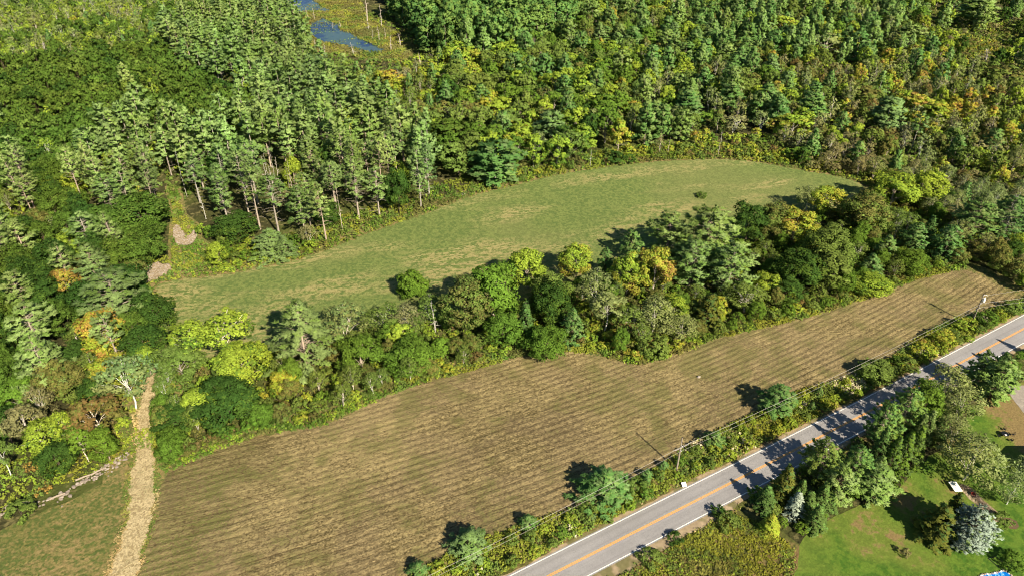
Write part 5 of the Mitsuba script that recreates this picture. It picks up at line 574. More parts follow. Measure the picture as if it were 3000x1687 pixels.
19 19;bj 958 2865 19 18;bt 3019 5048 37 26;bj 966 2722 19 16;bj 2289 3507 23 21;bt 3273 5051 31 30;bj 892 2700 17 17;cp 2452 3580 26 18;bt 2937 4835 37 22;cp -438 3803 29 18;bj 1084 5201 33 29;bj 1689 3935 27 20;bj 1103
4595 34 22;bt 2568 4446 27 25;bt 2834 5198 36 26;bj 2051 4119 29 21;bj 2535 5276 33 29;bj 1418 4453 29 24;cp 2926 4302 28 23;cp -803 3542 22 20;bj 1011 4642 27 28;bt 3240 5199 40 23;bt 2503 4244 29 21;bj 2144 4449 25
27;cp -492 3455 22 18;bt 2598 3947 23 22;bt 2930 4915 35 22;cp 2487 4079 21 26;bt 1741 3696 21 21;bt 3148 4834 33 22;cp 2415 3816 26 18;bt 2740 4863 34 22;cp -628 3386 20 19;cp 2434 3915 25 20;bj 1844 4154 27 20;bj 2282
4168 22 25;cp 3060 4668 28 24;bj 1664 4697 29 23;bt 2656 4544 22 29;cp 2350 3926 20 25;bt 3411 5066 38 21;bt 3217 4823 25 28;cp 2441 3713 17 26;bj 638 5152 32 25;bj 2233 4678 29 23;bt 3587 5426 30 29;bj 2014 4862 30
24;bt 2711 3795 21 20;cp 3144 4696 28 23;bt 2964 5162 36 21;cp 2972 4522 26 23;be 827 2730 17 14;bt 2530 4389 23 24;bj 1733 4722 25 24;bj 1633 4365 23 23;bj 1750 4874 25 26;cp 2880 4501 24 23;cp 3161 5204 28 26;bj 1236
4577 21 27;bt 3350 4925 23 28;cp 2641 4742 23 25;cp 2748 3862 15 26;cp 2489 4012 18 23;cp 2387 4061 22 20;cp 2480 3840 19 20;bt 2785 4798 27 21;cp 2788 5043 29 21;cp 2859 4140 22 19;cp 2645 4459 25 20;cp 2455 3648 17
20;bt 2691 4941 25 23;bt 2718 4515 25 19;cp 2940 4454 27 17;cp 2339 4206 27 15;bt 2843 4758 28 19;cp 3315 4754 30 18;cp 2926 4764 21 24;cp 3685 5412 25 26;cp 2967 4389 19 23;cp 3417 4959 21 26;bj 1856 4528 20 22;bj 677
5435 27 24;cp 3169 5380 27 23;cp 2379 4138 24 16;bj 837 5323 22 26;cp 3515 5401 26 24;bj 2011 5223 22 26;cp 2821 4390 27 15;cp 3540 5258 27 21;cp 3261 4709 28 16;cp 2979 4719 25 18;bj 724 5150 20 26;cp 2875 5013 22 23;cp
3083 5076 24 22;cp 2847 4946 26 18;cp 2768 4939 25 19;cp 3187 5122 26 20;cp 2597 4682 28 15;cp 2893 5132 29 17;cp 2639 4846 19 24;cp 3001 5221 23 22;cp 3512 5179 26 19;cp 3148 4949 19 23;bj 1458 4838 21 21;cp 2898 4378
23 15;cp 3049 5273 28 17;cp 3023 4823 16 26;cp 2768 4728 17 23;bj 1970 5322 21 23;cp 2834 4596 20 18;cp 3297 4971 27 16;cp 3120 5328 22 22;cp 3472 5257 20 22;bt 3483 5082 22 19;cp 2876 5301 28 16;cp 3358 5003 25 16;cp
2848 4840 19 20;cp 3087 5214 20 21;cp 2536 4507 19 17;cp 3636 5364 18 24;bt 3015 5426 21 21;cp 3159 5028 21 18;cp 3447 5326 21 20;cp 3116 5144 20 19;cp 3233 5347 22 18;cp 3399 5197 16 23;cp 3001 4628 16 18;cp 3057 4971
18 18;cp 3059 4508 17 16;cp 3256 5269 19 16;cp 3352 5286 19 16;cp 3379 5127 17 15;cp 3275 5403 15 16"""
TREE_KINDS = ['leggy lime', 'maple lime', 'maple olive', 'oak dark', 'pineo blue', 'maple yellow', 'maple green', 'birch silver', 'birch olive', 'birch thicket', 'ball bright', 'poplar lime', 'oak green', 'poplar bright', 'oak bronze', 'maple bright', 'maple ygold', 'spruce dark', 'pines teal', 'birch grey_green', 'leggy grey_green', 'maple orange', 'pineo pine', 'maple gold', 'oak olive', 'poplar olive', 'pineo teal', 'oak lime', 'spruce cedar', 'poplar yellow', 'bush russet', 'bush orange', 'bush olive', 'pines blue', 'ball olive', 'bush yellow', 'bush green', 'spruce blue', 'spruce yellow', 'pineo olive', 'pineo deep', 'pines pine', 'spruce green', 'spruce blue_dark', 'bluesp blue', 'bush thicket', 'bush dark', 'pine pale', 'oak oak', 'leggy goldleaf', 'pineo pale', 'maple goldmix', 'leggy silver', 'leggy russet', 'leggy thicket', 'leggy bright', 'maple bronze', 'bush oak_olive', 'snag dead', 'pine pine', 'pine blue', 'leggy olive', 'oak oak_olive', 'birch lime', 'oak russet', 'birch grey_lime', 'bush lime', 'bush marsh']
TREE_LABELS = [
    'lime green multi-stemmed tree at the left end of the tree belt between the two fields',
    'tall flat-topped lime tree beside the left end of the upper field',
    'broad lime tree in front of the tall flat-topped lime tree',
    'small lime tree right beside the upper end of the straw path',
    'rounded olive tree just right of the upper end of the straw path',
    'large dark green dome tree at the lower left corner of the tree belt',
    'dark green tree leaning over the right side of the straw path',
    'yellow-green tree between the two dark green trees by the path',
    'huge blue-grey pine with spreading tiers at the left of the tree belt',
    'yellow-green bushy tree below left of the huge blue-grey pine',
    'rounded deep green tree right of the huge blue-grey pine',
    'silvery blue-green tree behind the rounded deep green tree',
    'thin brownish tree left of the small ball-shaped green tree',
    'straw coloured thin tree under the small ball-shaped green tree',
    'sparse tan tree right of the small ball-shaped green tree',
    'small ball-shaped bright green tree jutting into the upper field',
    'narrow yellow-lime tree above the dark green round tree',
    'dark green round tree above the field edge left of the ivy-clad snag',
    'leafy green vine column under the white snag',
    'dull olive-brown tree left of the tallest bright green tree',
    'tallest bright green tree in the middle of the tree belt',
    'yellow-green round-topped tree right of the tallest bright green tree',
    'isolated yellow-topped tree rising over the upper field edge',
    'olive tree below the two yellow-topped trees',
    'dark blue-green tree in the middle of the tree belt',
    'dark pointed spruce at the front of the tree belt',
    'deep green rounded tree touching the lower field',
    'green tree below the tallest bright green tree',
    'blue-green pine at the front edge of the tree belt',
    'grey-green birch with airy crown behind the white forked trunk',
    'white forked birch trunk with thin olive crown',
    'tall maple with orange-tipped crown beside the big pines',
    'golden green maple left of the orange-tipped maple',
    'small blue-green pine behind the belt left of the pine group',
    'young pine standing at the upper field edge left of the big pines',
    'biggest spreading pine of the tree belt with bare grey limbs',
    'left hand pine of the big pine group in the belt',
    'right hand pine of the big pine group in the belt',
    'lower front pine of the big pine group in the belt',
    'dark green tree behind the right shoulder of the big pines',
    'bronze tree beside the golden maple of the belt',
    'golden maple with red tips in the right part of the belt',
    'bright yellow-green round tree at the right tip of the upper field',
    'grey-green tree left of the yellow-green round tree',
    'brownish olive tree just beyond the right tip of the upper field',
    'yellow-green tree behind the brownish olive tree',
    'yellow-green tree second from the brownish olive tree',
    'tall olive tree in the right part of the belt',
    'dark tree in deep shade below the golden maple',
    'narrow olive-lime tree near the lower field',
    'right one of two small pines beside the olive trees',
    'left one of two small pines beside the olive trees',
    'pine between the two small pines and the slender spruce',
    'slender grey-green spruce near the far end of the lower field',
    'bushy blue-green pine at the far corner of the lower field',
    'big pine behind the far corner of the lower field',
    'pine at the right border of the photo level with the far field corner',
    'rounded green bushy tree at the far edge of the lower field',
    'pale lime shrub with bare twigs at the lower field edge',
    'grey birch clump in front of the orange-tipped maple',
    'thin olive tree left of the grey birch clump',
    'lime tree under the lower front pine',
    'dark olive cedar at the front of the belt below the pines',
    'slim golden tree with pale trunk beside the olive cedar',
    'olive tree right of the slim golden tree',
    'light green tree between the olive tree and the dark shade',
    'dark green tree at the front right part of the belt',
    'brownish thicket at the front of the belt',
    'orange tinted bush left of the brownish thicket',
    'olive bush right of the brownish thicket',
    'orange and rust bush at the lower field corner',
    'small grey-green tree between the brownish thicket and the cedar',
    'blue-green pine sapling nearest the photo bottom beside the lower field',
    'little pine at the bottom end of the roadside strip',
    'small round pine alone in the roadside weeds',
    'largest bushy green pine of the roadside strip',
    'olive bush hugging the largest bushy roadside pine',
    'tiny blue-green pine left of the nearer utility pole',
    'tiny pine beside the foot of the nearer utility pole',
    'small pine bush right of the nearer utility pole',
    'tall bushy green pine midway along the roadside strip',
    'dark olive round bush by the road shade',
    'bright yellow-green bush left of the farther utility pole',
    'yellow-green bush below the wires near the farther pole',
    'olive roadside bush before the bright yellow-green bush',
    'yellow-green bush around the foot of the farther pole',
    'green bush right of the farther pole',
    'olive bush at the right end of the roadside strip',
    'pale blue spruce at the left end of the yard hedge of conifers',
    'yellow-green young spruce at the left end of the yard hedge',
    'spruce just right of the pale blue spruce',
    'second spruce right of the pale blue spruce',
    'low spruce facing the lawn beside the pale blue spruce',
    'dark spruce in the shade beside the road',
    'dark bushy spruce nearest the sandy shoulder',
    'olive topped pine at the road edge',
    'shaggy green pine in the conifer hedge',
    'wide fresh green pine bulging onto the lawn',
    'green pine behind the spruces of the hedge',
    'pointed green spruce, first of the spruce row',
    'pointed green spruce, second of the spruce row',
    'pointed green spruce, third of the spruce row',
    'dark slender spruce behind the spruce row',
    'bluish slender spruce above the spruce row',
    'second bluish slender spruce above the spruce row',
    'tall green pine overhanging the road',
    'shaggy pine leaning over the shaded road',
    'green broad-leaved tree above the bluish spruces',
    'olive birch above the yard with pale stems',
    'thin grey-green birch beside the garden table',
    'dark pine at the edge of the driveway',
    'bushy green pine overhanging the driveway',
    'big grey-green birch right of the white trailer',
    'small grey-green birch between the spruce row and the big birch',
    'grey-green birch at the right border of the photo above the lawn',
    'white stemmed birch at the right border beside the brush pile',
    'dark olive cedar casting the long shadow on the lawn',
    'pointed cedar spire behind the blue spruce',
    'round silver-blue spruce on the lawn',
    'tiny tan ornamental tree alone on the lawn',
    'olive bush in the round flower bed',
    'low green bush beside the blue pool',
    'dark shrub at the edge of the sandy shoulder',
    'olive shrub at the top of the brushy patch',
    'dark low shrub beside the sandy shoulder',
    'olive low shrub beside the sandy shoulder',
    'pale pine at the left border level with the dense pine stand',
    'slim pale pine above the big blue-green pine pair',
    'upper one of the big blue-green pine pair at the left',
    'lower one of the big blue-green pine pair at the left',
    'dark oak left of the grassy track into the woods',
    'dark olive oak behind the slim pale pine',
    'dark oak above the rubble patch',
    'dark green oak between the pine pair and the upper field',
    'dark green oak at the left end of the upper field',
    'low dark oak above the path end',
    'dark oak right of the upper blue-green pine',
    'thin orange leaved tree left of the blue-green pine pair',
    'left pale pine below the orange leaved tree',
    'big pale pine with white trunk at the lower left',
    'pale pine at the left border beside the orange leaved tree',
    'dark oak left of the blue-green pine pair',
    'dark green oak behind the orange leaved tree',
    'big half yellow half orange maple at the left',
    'golden maple under the big half yellow maple',
    'dark tree in shade left of the golden maple',
    'brownish tree beside the white pine trunk',
    'pale grey-green tree with white trunk left of the straw path',
    'red-brown tree above the stone wall',
    'bright green tree at the left border',
    'nearly bare birch with white trunk at the left border',
    'lime green tree over the stone wall',
    'green tree with thin trunks at the stone wall',
    'yellow-green tree left of the red-brown tree',
    'weedy shrub in front of the stone wall at the left border',
    'low wide blue-green pine standing at the upper field edge',
    'smaller pine joined to the low wide pine',
    'dark green tree below the tall pine stand',
    'pale nearly leafless tree in front of the tall pine stand',
    'dark green trees right of the grassy track',
    'blue-green pine on the field edge right of the pine stand',
    'dark oak right of the pine stand',
    'olive oak left of the blue-green edge pine',
    'pine with tangled dead lower branches at the far field edge',
    'tall narrow green maple at the far field edge',
    'olive-lime maple between the edge pine and the green maple',
    'small yellowing maple right of the tall green maple',
    'pine with clear trunk at the far field edge',
    'pine above the wide scrubby clearing',
    'yellow-green small tree near the far field edge',
    'bright olive-yellow round maple behind the edge pine',
    'pinkish-brown topped maple behind the edge pine',
    'pine over the dark gap in the trees',
    'bare grey tree with white trunk in the scrub',
    'dark green bush at the far field edge',
    'big round green bush in the scrub beyond the far field edge',
    'green bush at the far right field edge',
    'yellow-green rounded maple in the scrub',
    'pine beside the yellow-green rounded maple',
    'blue-green pine left of the yellow-green rounded maple',
    'shaggy blue-green pine right of the scrub',
    'orange and yellow maple behind the shaggy blue-green pine',
    'narrow yellow-lime tree right of the orange maple',
    'bronze bushy tree above the orange maple',
    'golden crowned tree among the top right pines',
    'pale birch with white trunk in the top right woods',
    'bright lime tree near the pond end',
    'golden tree above the pine stand',
    'yellow tree before the dark pines right of the pond',
    'yellow tree by a red top at the upper edge of the photo',
    'bronze bushy tree in the top right clearing',
    'pine standing in the top right clearing',
    'spreading pine at the top right of the photo',
    'lone dark bush standing in the upper field',
    'dead white tree with crooked arms in the tree belt',
    'tall dead trunk on the left bank of the pond',
    'dead trunk second from the left bank of the pond',
    'dead trunk third from the left bank of the pond',
    'short dead stump pole standing in the pond',
    'small branched stub in the pond',
    'dead bent trunk right of the pond',
    'dead leaning trunk by the right bank of the pond',
    'tallest dead trunk behind the right bank of the pond',
    'dead trunk before the dark pines',
    'dead trunk at the edge of the marsh beside dark pines',
    'dead branchy trunk on the marsh',
    'dead branchy tree at the near bank of the pond',
    'dead leaning stem left of the pond',
    'dead silvery tree on the left bank of the pond',
    'broken dead stem at the right end of the marsh',
    'thin dead stick among the snags right of the pond',
    'second thin dead stick among the snags right of the pond',
    'pair of dead trunks in the dark gap of the pine wood',
    'dead grey trunk in front of the pine stand',
    'second dead grey trunk in front of the pine stand',
    'third dead grey trunk in front of the pine stand',
    'fifth dead grey trunk in front of the pine stand',
    'sixth dead grey trunk in front of the pine stand',
    'bare grey trunks in the gap at the top of the pine stand',
    'second bare grey trunk in the gap at the top of the pine stand',
    'fourth dead grey trunk in front of the pine stand',
    'tangle of bare grey limbs beneath the big pines',
    'grey leafless tree at the top right of the photo',
    'grey leafless tree in the top right clearing',
    'bare grey tree right of the yellow-green rounded maple',
]
PLACES = ['in the left side wood', 'in the dense pine stand', 'above the stone wall', 'left of the pond', 'in the dark oak canopy', 'in the blue-green pine wood', 'in the maple wood', 'right of the pond', 'low in the tree belt', 'in the autumn wood', 'in the right hand thicket', 'below the pine stand', 'in the top right pine thicket', 'in the hedge by the lawn', 'in the top left wood', 'at the top right clearing', 'just below the pond', 'in the roadside strip', 'in the far edge scrub']
OUTLINES = {
    'upper_field': [(-90.3, 141.5), (-91.7, 150.4), (-93.4, 159.1), (-99.5, 169.6), (-103.6, 175.7), (-99.0, 178.4), (-84.9, 181.0), (-75.4, 184.5), (-65.8, 188.8), (-55.4, 196.7), (-49.2, 203.4), (-42.4, 209.2), (-32.8, 216.0), (-25.5, 222.9), (-13.8, 233.6), (1.7, 241.4), (16.6, 250.6), (31.9, 255.9), (47.6, 260.3), (63.4, 263.3), (79.0, 264.5), (91.1, 263.3), (101.9, 258.5), (112.0, 252.3), (119.9, 249.5), (125.6, 245.4), (128.8, 237.1), (128.7, 230.2), (117.3, 224.1), (101.2, 216.9), (85.5, 208.7), (70.3, 199.6), (56.2, 192.3), (43.0, 185.9), (31.4, 178.8), (18.2, 171.6), (6.8, 165.7), (-4.1, 161.9), (-14.7, 159.1), (-25.2, 157.3), (-35.4, 154.7), (-45.0, 150.4), (-52.8, 144.6), (-63.2, 142.2), (-71.8, 141.5), (-80.1, 139.9), (-85.4, 136.1), (-87.2, 134.7)],
    'lower_field': [(-69.4, 78.8), (-67.0, 80.5), (-68.2, 88.0), (-69.4, 94.5), (-71.2, 100.4), (-72.1, 105.2), (-64.8, 110.1), (-56.2, 115.2), (-43.0, 118.2), (-37.5, 121.7), (-31.2, 127.3), (-23.4, 132.2), (-10.5, 137.3), (1.2, 143.0), (13.2, 145.1), (20.2, 144.3), (24.9, 141.5), (30.5, 139.6), (41.0, 143.5), (51.5, 150.0), (63.9, 154.3), (81.8, 160.6), (101.8, 170.2), (116.8, 178.4), (133.7, 184.5), (137.8, 181.0), (140.9, 174.2), (144.4, 166.6), (142.6, 168.2), (128.1, 161.0), (117.7, 157.3), (104.8, 150.0), (94.9, 141.5), (83.3, 134.7), (67.1, 129.0), (53.7, 120.8), (40.6, 113.4), (30.7, 105.7), (24.3, 101.2), (15.8, 95.9), (5.5, 92.4), (-2.8, 89.1), (-10.8, 85.0), (-17.6, 80.8), (-22.7, 76.5), (-68.4, 76.5)],
    'dirt_path': [(-72.5, 77.3), (-72.3, 80.5), (-73.3, 87.6), (-74.6, 93.5), (-78.2, 103.5), (-81.7, 113.6), (-85.5, 124.9), (-87.6, 132.5), (-88.8, 137.6), (-89.7, 145.4), (-87.8, 147.0), (-84.1, 134.7), (-81.6, 127.6), (-79.7, 119.7), (-77.6, 113.6), (-73.8, 105.7), (-70.9, 98.4), (-69.1, 91.7), (-67.8, 85.4), (-67.0, 80.5), (-66.3, 77.3)],
    'side_meadow': [(-100.3, 88.0), (-93.9, 92.6), (-88.6, 97.2), (-84.0, 100.6), (-81.2, 105.2), (-80.0, 109.0), (-78.0, 103.5), (-74.4, 93.5), (-73.2, 87.6), (-72.1, 80.5), (-72.2, 77.3), (-93.7, 77.3)],
    'lawn': [(48.6, 76.5), (50.6, 80.5), (53.0, 86.7), (56.9, 90.7), (63.6, 94.5), (70.0, 96.9), (77.3, 99.4), (82.1, 104.6), (87.5, 109.0), (94.8, 113.6), (104.3, 123.6), (113.1, 129.7), (125.4, 134.7), (144.5, 134.7), (104.6, 76.5)],
    'driveway': [(116.2, 131.5), (120.0, 132.1), (132.6, 131.1), (119.2, 110.1), (115.7, 118.5)],
    'pond': [(-175.0, 553.4), (-166.7, 538.6), (-158.0, 528.4), (-149.6, 518.6), (-144.5, 501.6), (-137.9, 503.5), (-132.0, 504.4), (-126.1, 505.3), (-123.4, 505.3), (-119.2, 506.2), (-122.3, 512.8), (-128.5, 516.6), (-130.6, 528.4), (-137.5, 536.5), (-143.1, 553.4)],
    'pond_lower': [(-126.8, 470.5), (-126.2, 477.1), (-124.0, 480.5), (-122.6, 487.4), (-125.5, 498.9), (-123.4, 498.9), (-120.8, 489.1), (-117.6, 483.9), (-112.4, 477.1), (-108.1, 472.1), (-104.1, 468.8), (-105.4, 462.4), (-102.8, 455.4), (-97.1, 453.0), (-93.4, 445.5), (-89.0, 438.1), (-85.1, 433.8), (-80.4, 428.2), (-75.5, 421.3), (-70.0, 416.6), (-71.7, 410.7), (-75.6, 407.5), (-81.3, 410.7), (-88.7, 417.3), (-94.6, 422.7), (-98.6, 424.0), (-101.2, 425.4), (-106.3, 428.2), (-111.6, 431.7), (-114.1, 432.4), (-117.6, 441.1), (-121.7, 448.5), (-124.2, 456.1)],
    'marsh': [(-188.6, 562.2), (-168.3, 532.4), (-146.6, 501.6), (-135.8, 480.5), (-129.0, 459.3), (-123.0, 444.0), (-116.7, 433.8), (-112.0, 414.6), (-102.5, 406.8), (-93.1, 405.6), (-84.8, 399.3), (-71.8, 396.8), (-61.6, 387.2), (-55.7, 396.8), (-52.3, 414.6), (-57.8, 431.0), (-63.9, 442.5), (-69.3, 454.6), (-77.9, 464.0), (-86.8, 478.8), (-92.7, 494.4), (-98.9, 510.9), (-108.9, 553.4)],
    'clearing': [(259.6, 439.7), (272.0, 448.6), (279.1, 439.7), (288.1, 428.3), (277.4, 409.5), (259.5, 396.9), (252.7, 404.4), (249.3, 414.7)],
    'rubble_a': [(-108.8, 177.6), (-109.9, 182.3), (-108.0, 187.7), (-101.7, 186.8), (-100.1, 181.9), (-102.9, 178.0), (-105.1, 175.9)],
    'rubble_b': [(-105.8, 199.1), (-109.0, 204.7), (-111.0, 212.7), (-107.5, 208.7), (-103.4, 202.2), (-103.0, 208.7), (-100.4, 204.2), (-99.4, 198.6), (-102.3, 197.2)],
    'grass_track': [(-124.0, 239.7), (-120.3, 239.7), (-110.2, 218.3), (-102.2, 210.0), (-99.4, 202.2), (-88.6, 192.3), (-91.2, 185.9), (-100.0, 181.0), (-108.0, 202.2), (-113.7, 218.3)],
    'shoulder': [(13.3, 80.5), (19.8, 84.6), (27.9, 89.4), (36.5, 94.3), (44.6, 98.9), (45.7, 97.2), (39.2, 92.6), (32.3, 88.9), (25.6, 84.6), (19.3, 80.5)],
}
ROAD = [(-172.33, -20.75), (1.69, 77.82), (56.59, 108.93), (92.52, 129.55), (139.94, 157.56), (355.19, 284.71)]
BELT = [(-71.5, 105.7), (-78.2, 116.0), (-85.4, 136.1), (-80.1, 139.9), (-71.8, 141.5), (-63.2, 142.2), (-52.8, 144.6), (-45.0, 150.4), (-35.4, 154.7), (-25.2, 157.3), (-14.7, 159.1), (-4.1, 161.9), (6.8, 165.7), (18.2, 171.6), (31.4, 178.8), (43.0, 185.9), (56.2, 192.3), (70.3, 199.6), (85.5, 208.7), (101.2, 216.9), (117.3, 224.1), (128.7, 230.2), (143.0, 212.7), (134.0, 185.0), (117.0, 178.8), (102.0, 170.6), (81.9, 161.0), (64.0, 154.7), (51.5, 150.4), (41.1, 143.8), (30.6, 139.9), (21.2, 144.6), (13.3, 145.4), (1.2, 143.3), (-10.5, 137.6), (-23.5, 132.5), (-31.2, 127.6), (-43.1, 118.5), (-56.3, 115.4)]
ROADSIDE = [(-17.6, 80.5), (-10.8, 85.0), (-2.8, 89.1), (5.5, 92.4), (15.8, 95.9), (24.3, 101.2), (30.7, 105.7), (40.6, 113.4), (53.7, 120.8), (67.1, 129.0), (83.3, 134.7), (94.9, 141.5), (104.8, 150.0), (117.7, 157.3), (128.1, 161.0), (149.0, 170.6), (145.4, 164.7), (125.8, 152.9), (110.9, 143.8), (91.3, 133.2), (73.3, 122.9), (51.8, 110.7), (32.9, 99.9), (16.0, 90.3), (3.0, 82.9), (-2.0, 80.5)]
BRUSH = [(19.3, 80.5), (25.6, 84.4), (32.3, 88.7), (41.9, 94.5), (46.8, 92.6), (50.3, 88.9), (52.4, 86.3), (49.4, 78.1), (17.6, 78.1)]

# ---------------------------------------------------------------- ground, fields, road, water
def row_v(x, y):
    """Distance across the mowing rows of the lower field; the rows bend gently, more along the road than at the path."""
    return (y - 0.4705 * x - 0.0008875 * x * x) * 0.905

def forest_floor(p, n, uv):
    a = fbm(p.x * 0.05, p.y * 0.05, 1.0, 3); b = fbm(p.x * 0.9, p.y * 0.9, 3.0, 3)
    c = mix(col(58, 58, 34), col(74, 82, 38), smoothstep(0.35, 0.65, a))
    return mix(c, col(98, 94, 60), smoothstep(0.55, 0.8, b)) * (0.65 + 0.6 * b)

def lower_field_colour(p, n, uv):
    v = row_v(p.x, p.y) + 0.5 * (noise(p.x * 0.13, p.y * 0.13, 5.0) - 0.5) + 0.12 * (noise(p.x * 0.8, p.y * 0.8, 8.0) - 0.5)
    r = v / 1.66; i = dr.floor(r); t = r - i
    u = p.x * 0.9 + p.y * 0.42
    st = cell_rand(i, 3.0)
    g = fbm(p.x * 3.4, p.y * 3.4, 1.0, 3)                          # cut stems
    s = fbm(u * 1.6, v * 4.6, 2.0, 2)                              # streaks along the rows
    big = fbm(p.x * 0.035, p.y * 0.035, 4.0, 3)
    mid = fbm(p.x * 0.3, p.y * 0.3, 14.0, 3)
    c = mix(col(80, 71, 45), col(146, 132, 93), smoothstep(0.25, 0.75, 0.55 * g + 0.3 * s + 0.15 * mid + 0.25 * (big - 0.5)))
    c = mix(c, col(108, 94, 74), smoothstep(0.45, 0.65, fbm(p.x * 0.11, p.y * 0.11, 7.0, 3)) * 0.25)
    green = smoothstep(0.48, 0.7, 0.6 * fbm(p.x * 0.25, p.y * 0.25, 9.0, 4) + 0.4 * g + 0.4 * (big - 0.5))
    edge = smoothstep(-44.0, -66.0, p.x) * 0.5
    c = mix(c, col(84, 88, 44), dr.minimum(green * 0.6 + edge * smoothstep(0.35, 0.6, g), 0.8))
    furrow = smoothstep(0.1, 0.02, dr.abs(t - 0.5 - 0.1 * (st - 0.5))) * smoothstep(0.15, 0.55, fbm(u * 0.12, i * 3.7, 6.0, 3))
    furrow = furrow * (0.35 + 0.65 * smoothstep(0.35, 0.6, fbm(p.x * 0.05, p.y * 0.05, 21.0, 2)))
    c = mix(c, col(60, 49, 32), furrow * (0.26 + 0.42 * st))
    ridge = smoothstep(0.16, 0.0, dr.minimum(t, 1 - t)) * fbm(u * 0.3, i * 5.1, 1.0, 3)
    return mix(c, col(160, 142, 102), ridge * 0.35) * (0.86 + 0.3 * noise(p.x * 7, p.y * 7, 3.0))

def upper_field_colour(p, n, uv):
    u = p.x * 0.966 + p.y * 0.259; v = -p.x * 0.259 + p.y * 0.966
    g = fbm(p.x * 1.5, p.y * 1.5, 1.0, 3); s = fbm(u * 0.5, v * 1.6, 2.0, 3)
    big = fbm(p.x * 0.03, p.y * 0.03, 11.0, 3)
    pat = fbm(u * 0.035, v * 0.1, 5.0, 3)
    c = mix(col(84, 101, 52), col(106, 118, 64), smoothstep(0.3, 0.7, g))
    c = mix(c, col(112, 115, 70), smoothstep(0.4, 0.68, big) * 0.4)
    dry = smoothstep(0.44, 0.72, pat + 0.25 * smoothstep(-40.0, -110.0, p.x)) * smoothstep(0.38, 0.62, 0.6 * s + 0.4 * g)
    c = mix(c, col(158, 144, 100), dry * 0.6)
    return c * (0.84 + 0.34 * noise(p.x * 4, p.y * 4, 3.0))

def path_colour(p, n, uv):
    g = fbm(p.x * 3.1, p.y * 3.1, 1.0, 3); s = fbm(p.x * 0.3, p.y * 0.3, 8.0, 3)
    c = mix(col(138, 124, 90), col(178, 164, 128), smoothstep(0.25, 0.7, g))
    return mix(c, col(94, 94, 54), smoothstep(0.6, 0.75, 0.6 * g + 0.4 * s) * 0.7) * (0.85 + 0.3 * noise(p.x * 6, p.y * 6))

def side_meadow_colour(p, n, uv):
    g = fbm(p.x * 2.4, p.y * 2.4, 1.0, 3); s = fbm(p.x * 0.12, p.y * 0.12, 8.0, 3)
    u = p.x * 0.8 + p.y * 0.6; v = -p.x * 0.6 + p.y * 0.8
    c = mix(col(78, 90, 44), col(106, 104, 58), smoothstep(0.3, 0.7, g))
    return mix(c, col(138, 120, 82), smoothstep(0.38, 0.66, 0.4 * s + 0.3 * fbm(u * 0.5, v * 1.6, 4.0, 3) + 0.3 * g) * 0.75) * (0.85 + 0.3 * noise(p.x * 5, p.y * 5))

def lawn_colour(p, n, uv):
    g = fbm(p.x * 1.1, p.y * 1.1, 1.0, 3); big = fbm(p.x * 0.09, p.y * 0.09, 3.0, 3)
    c = mix(col(62, 94, 28), col(86, 112, 38), smoothstep(0.3, 0.7, g))
    c = mix(c, col(106, 116, 50), smoothstep(0.44, 0.66, big) * 0.65)
    return mix(c, col(122, 106, 70), smoothstep(0.6, 0.72, 0.75 * big + 0.25 * g)) * (0.85 + 0.3 * noise(p.x * 5, p.y * 5))

def asphalt_colour(p, n, uv):
    g = noise(p.x * 6, p.y * 6, 1.0); s = fbm(p.x * 0.25, p.y * 0.25, 2.0, 3)
    t = noise((p.x * 0.868 + p.y * 0.497) * 0.06, (-p.x * 0.497 + p.y * 0.868) * 1.2, 3.0)
    w = -(p.x - 54.9) * 0.4924 + (p.y - 111.8) * 0.8704 + 3.45 + 0.0 * p.x   # about the distance from the centre line
    lane = dr.abs(dr.abs(w) - 1.75)
    wheel = smoothstep(0.35, 0.0, dr.abs(lane - 0.85)) * 0.1
    crack = smoothstep(0.012, 0.0, dr.abs(fbm(p.x * 0.35, p.y * 0.35, 9.0, 4) - 0.5)) * 0.12 * smoothstep(0.4, 0.6, s)
    return mi.Color3f(0.262, 0.258, 0.262) * (0.82 + 0.16 * g + 0.22 * s) * (0.94 + 0.12 * t) * (1 - wheel - crack)

def sand_colour(p, n, uv):
    g = fbm(p.x * 1.4, p.y * 1.4, 1.0, 3)
    c = mix(col(132, 116, 94), col(168, 152, 124), g)
    return mix(c, col(86, 90, 46), smoothstep(0.55, 0.68, fbm(p.x * 0.35, p.y * 0.35, 4.0, 3)) * 0.7)

def verge_colour(p, n, uv):
    g = fbm(p.x * 1.2, p.y * 1.2, 1.0, 3); b = fbm(p.x * 0.2, p.y * 0.2, 4.0, 2)
    return mix(mix(col(78, 82, 40), col(118, 102, 66), smoothstep(0.38, 0.65, 0.5 * g + 0.5 * b)), col(106, 82, 58), smoothstep(0.6, 0.75, b) * 0.6)

def gravel_colour(p, n, uv):
    return mix(col(130, 124, 118), col(160, 152, 142), fbm(p.x * 2, p.y * 2, 1.0, 3))

def marsh_colour(p, n, uv):
    a = fbm(p.x * 0.08, p.y * 0.08, 1.0, 3); g = fbm(p.x * 0.6, p.y * 0.6, 2.0, 3)
    c = mix(col(104, 98, 52), col(130, 122, 76), smoothstep(0.3, 0.7, g))
    c = mix(c, col(90, 100, 50), smoothstep(0.42, 0.62, a))
    return mix(c, col(110, 78, 46), smoothstep(0.62, 0.78, fbm(p.x * 0.12, p.y * 0.12, 6.0, 2)) * 0.4)

def pond_colour(p, n, uv):
    a = fbm(p.x * 0.06, p.y * 0.06, 1.0, 3); g = fbm(p.x * 0.5, p.y * 0.5, 3.0, 3)
    return mix(mi.Color3f(0.01, 0.028, 0.085), mi.Color3f(0.05, 0.095, 0.09), smoothstep(0.42, 0.6, 0.7 * a + 0.3 * g) * 0.8)

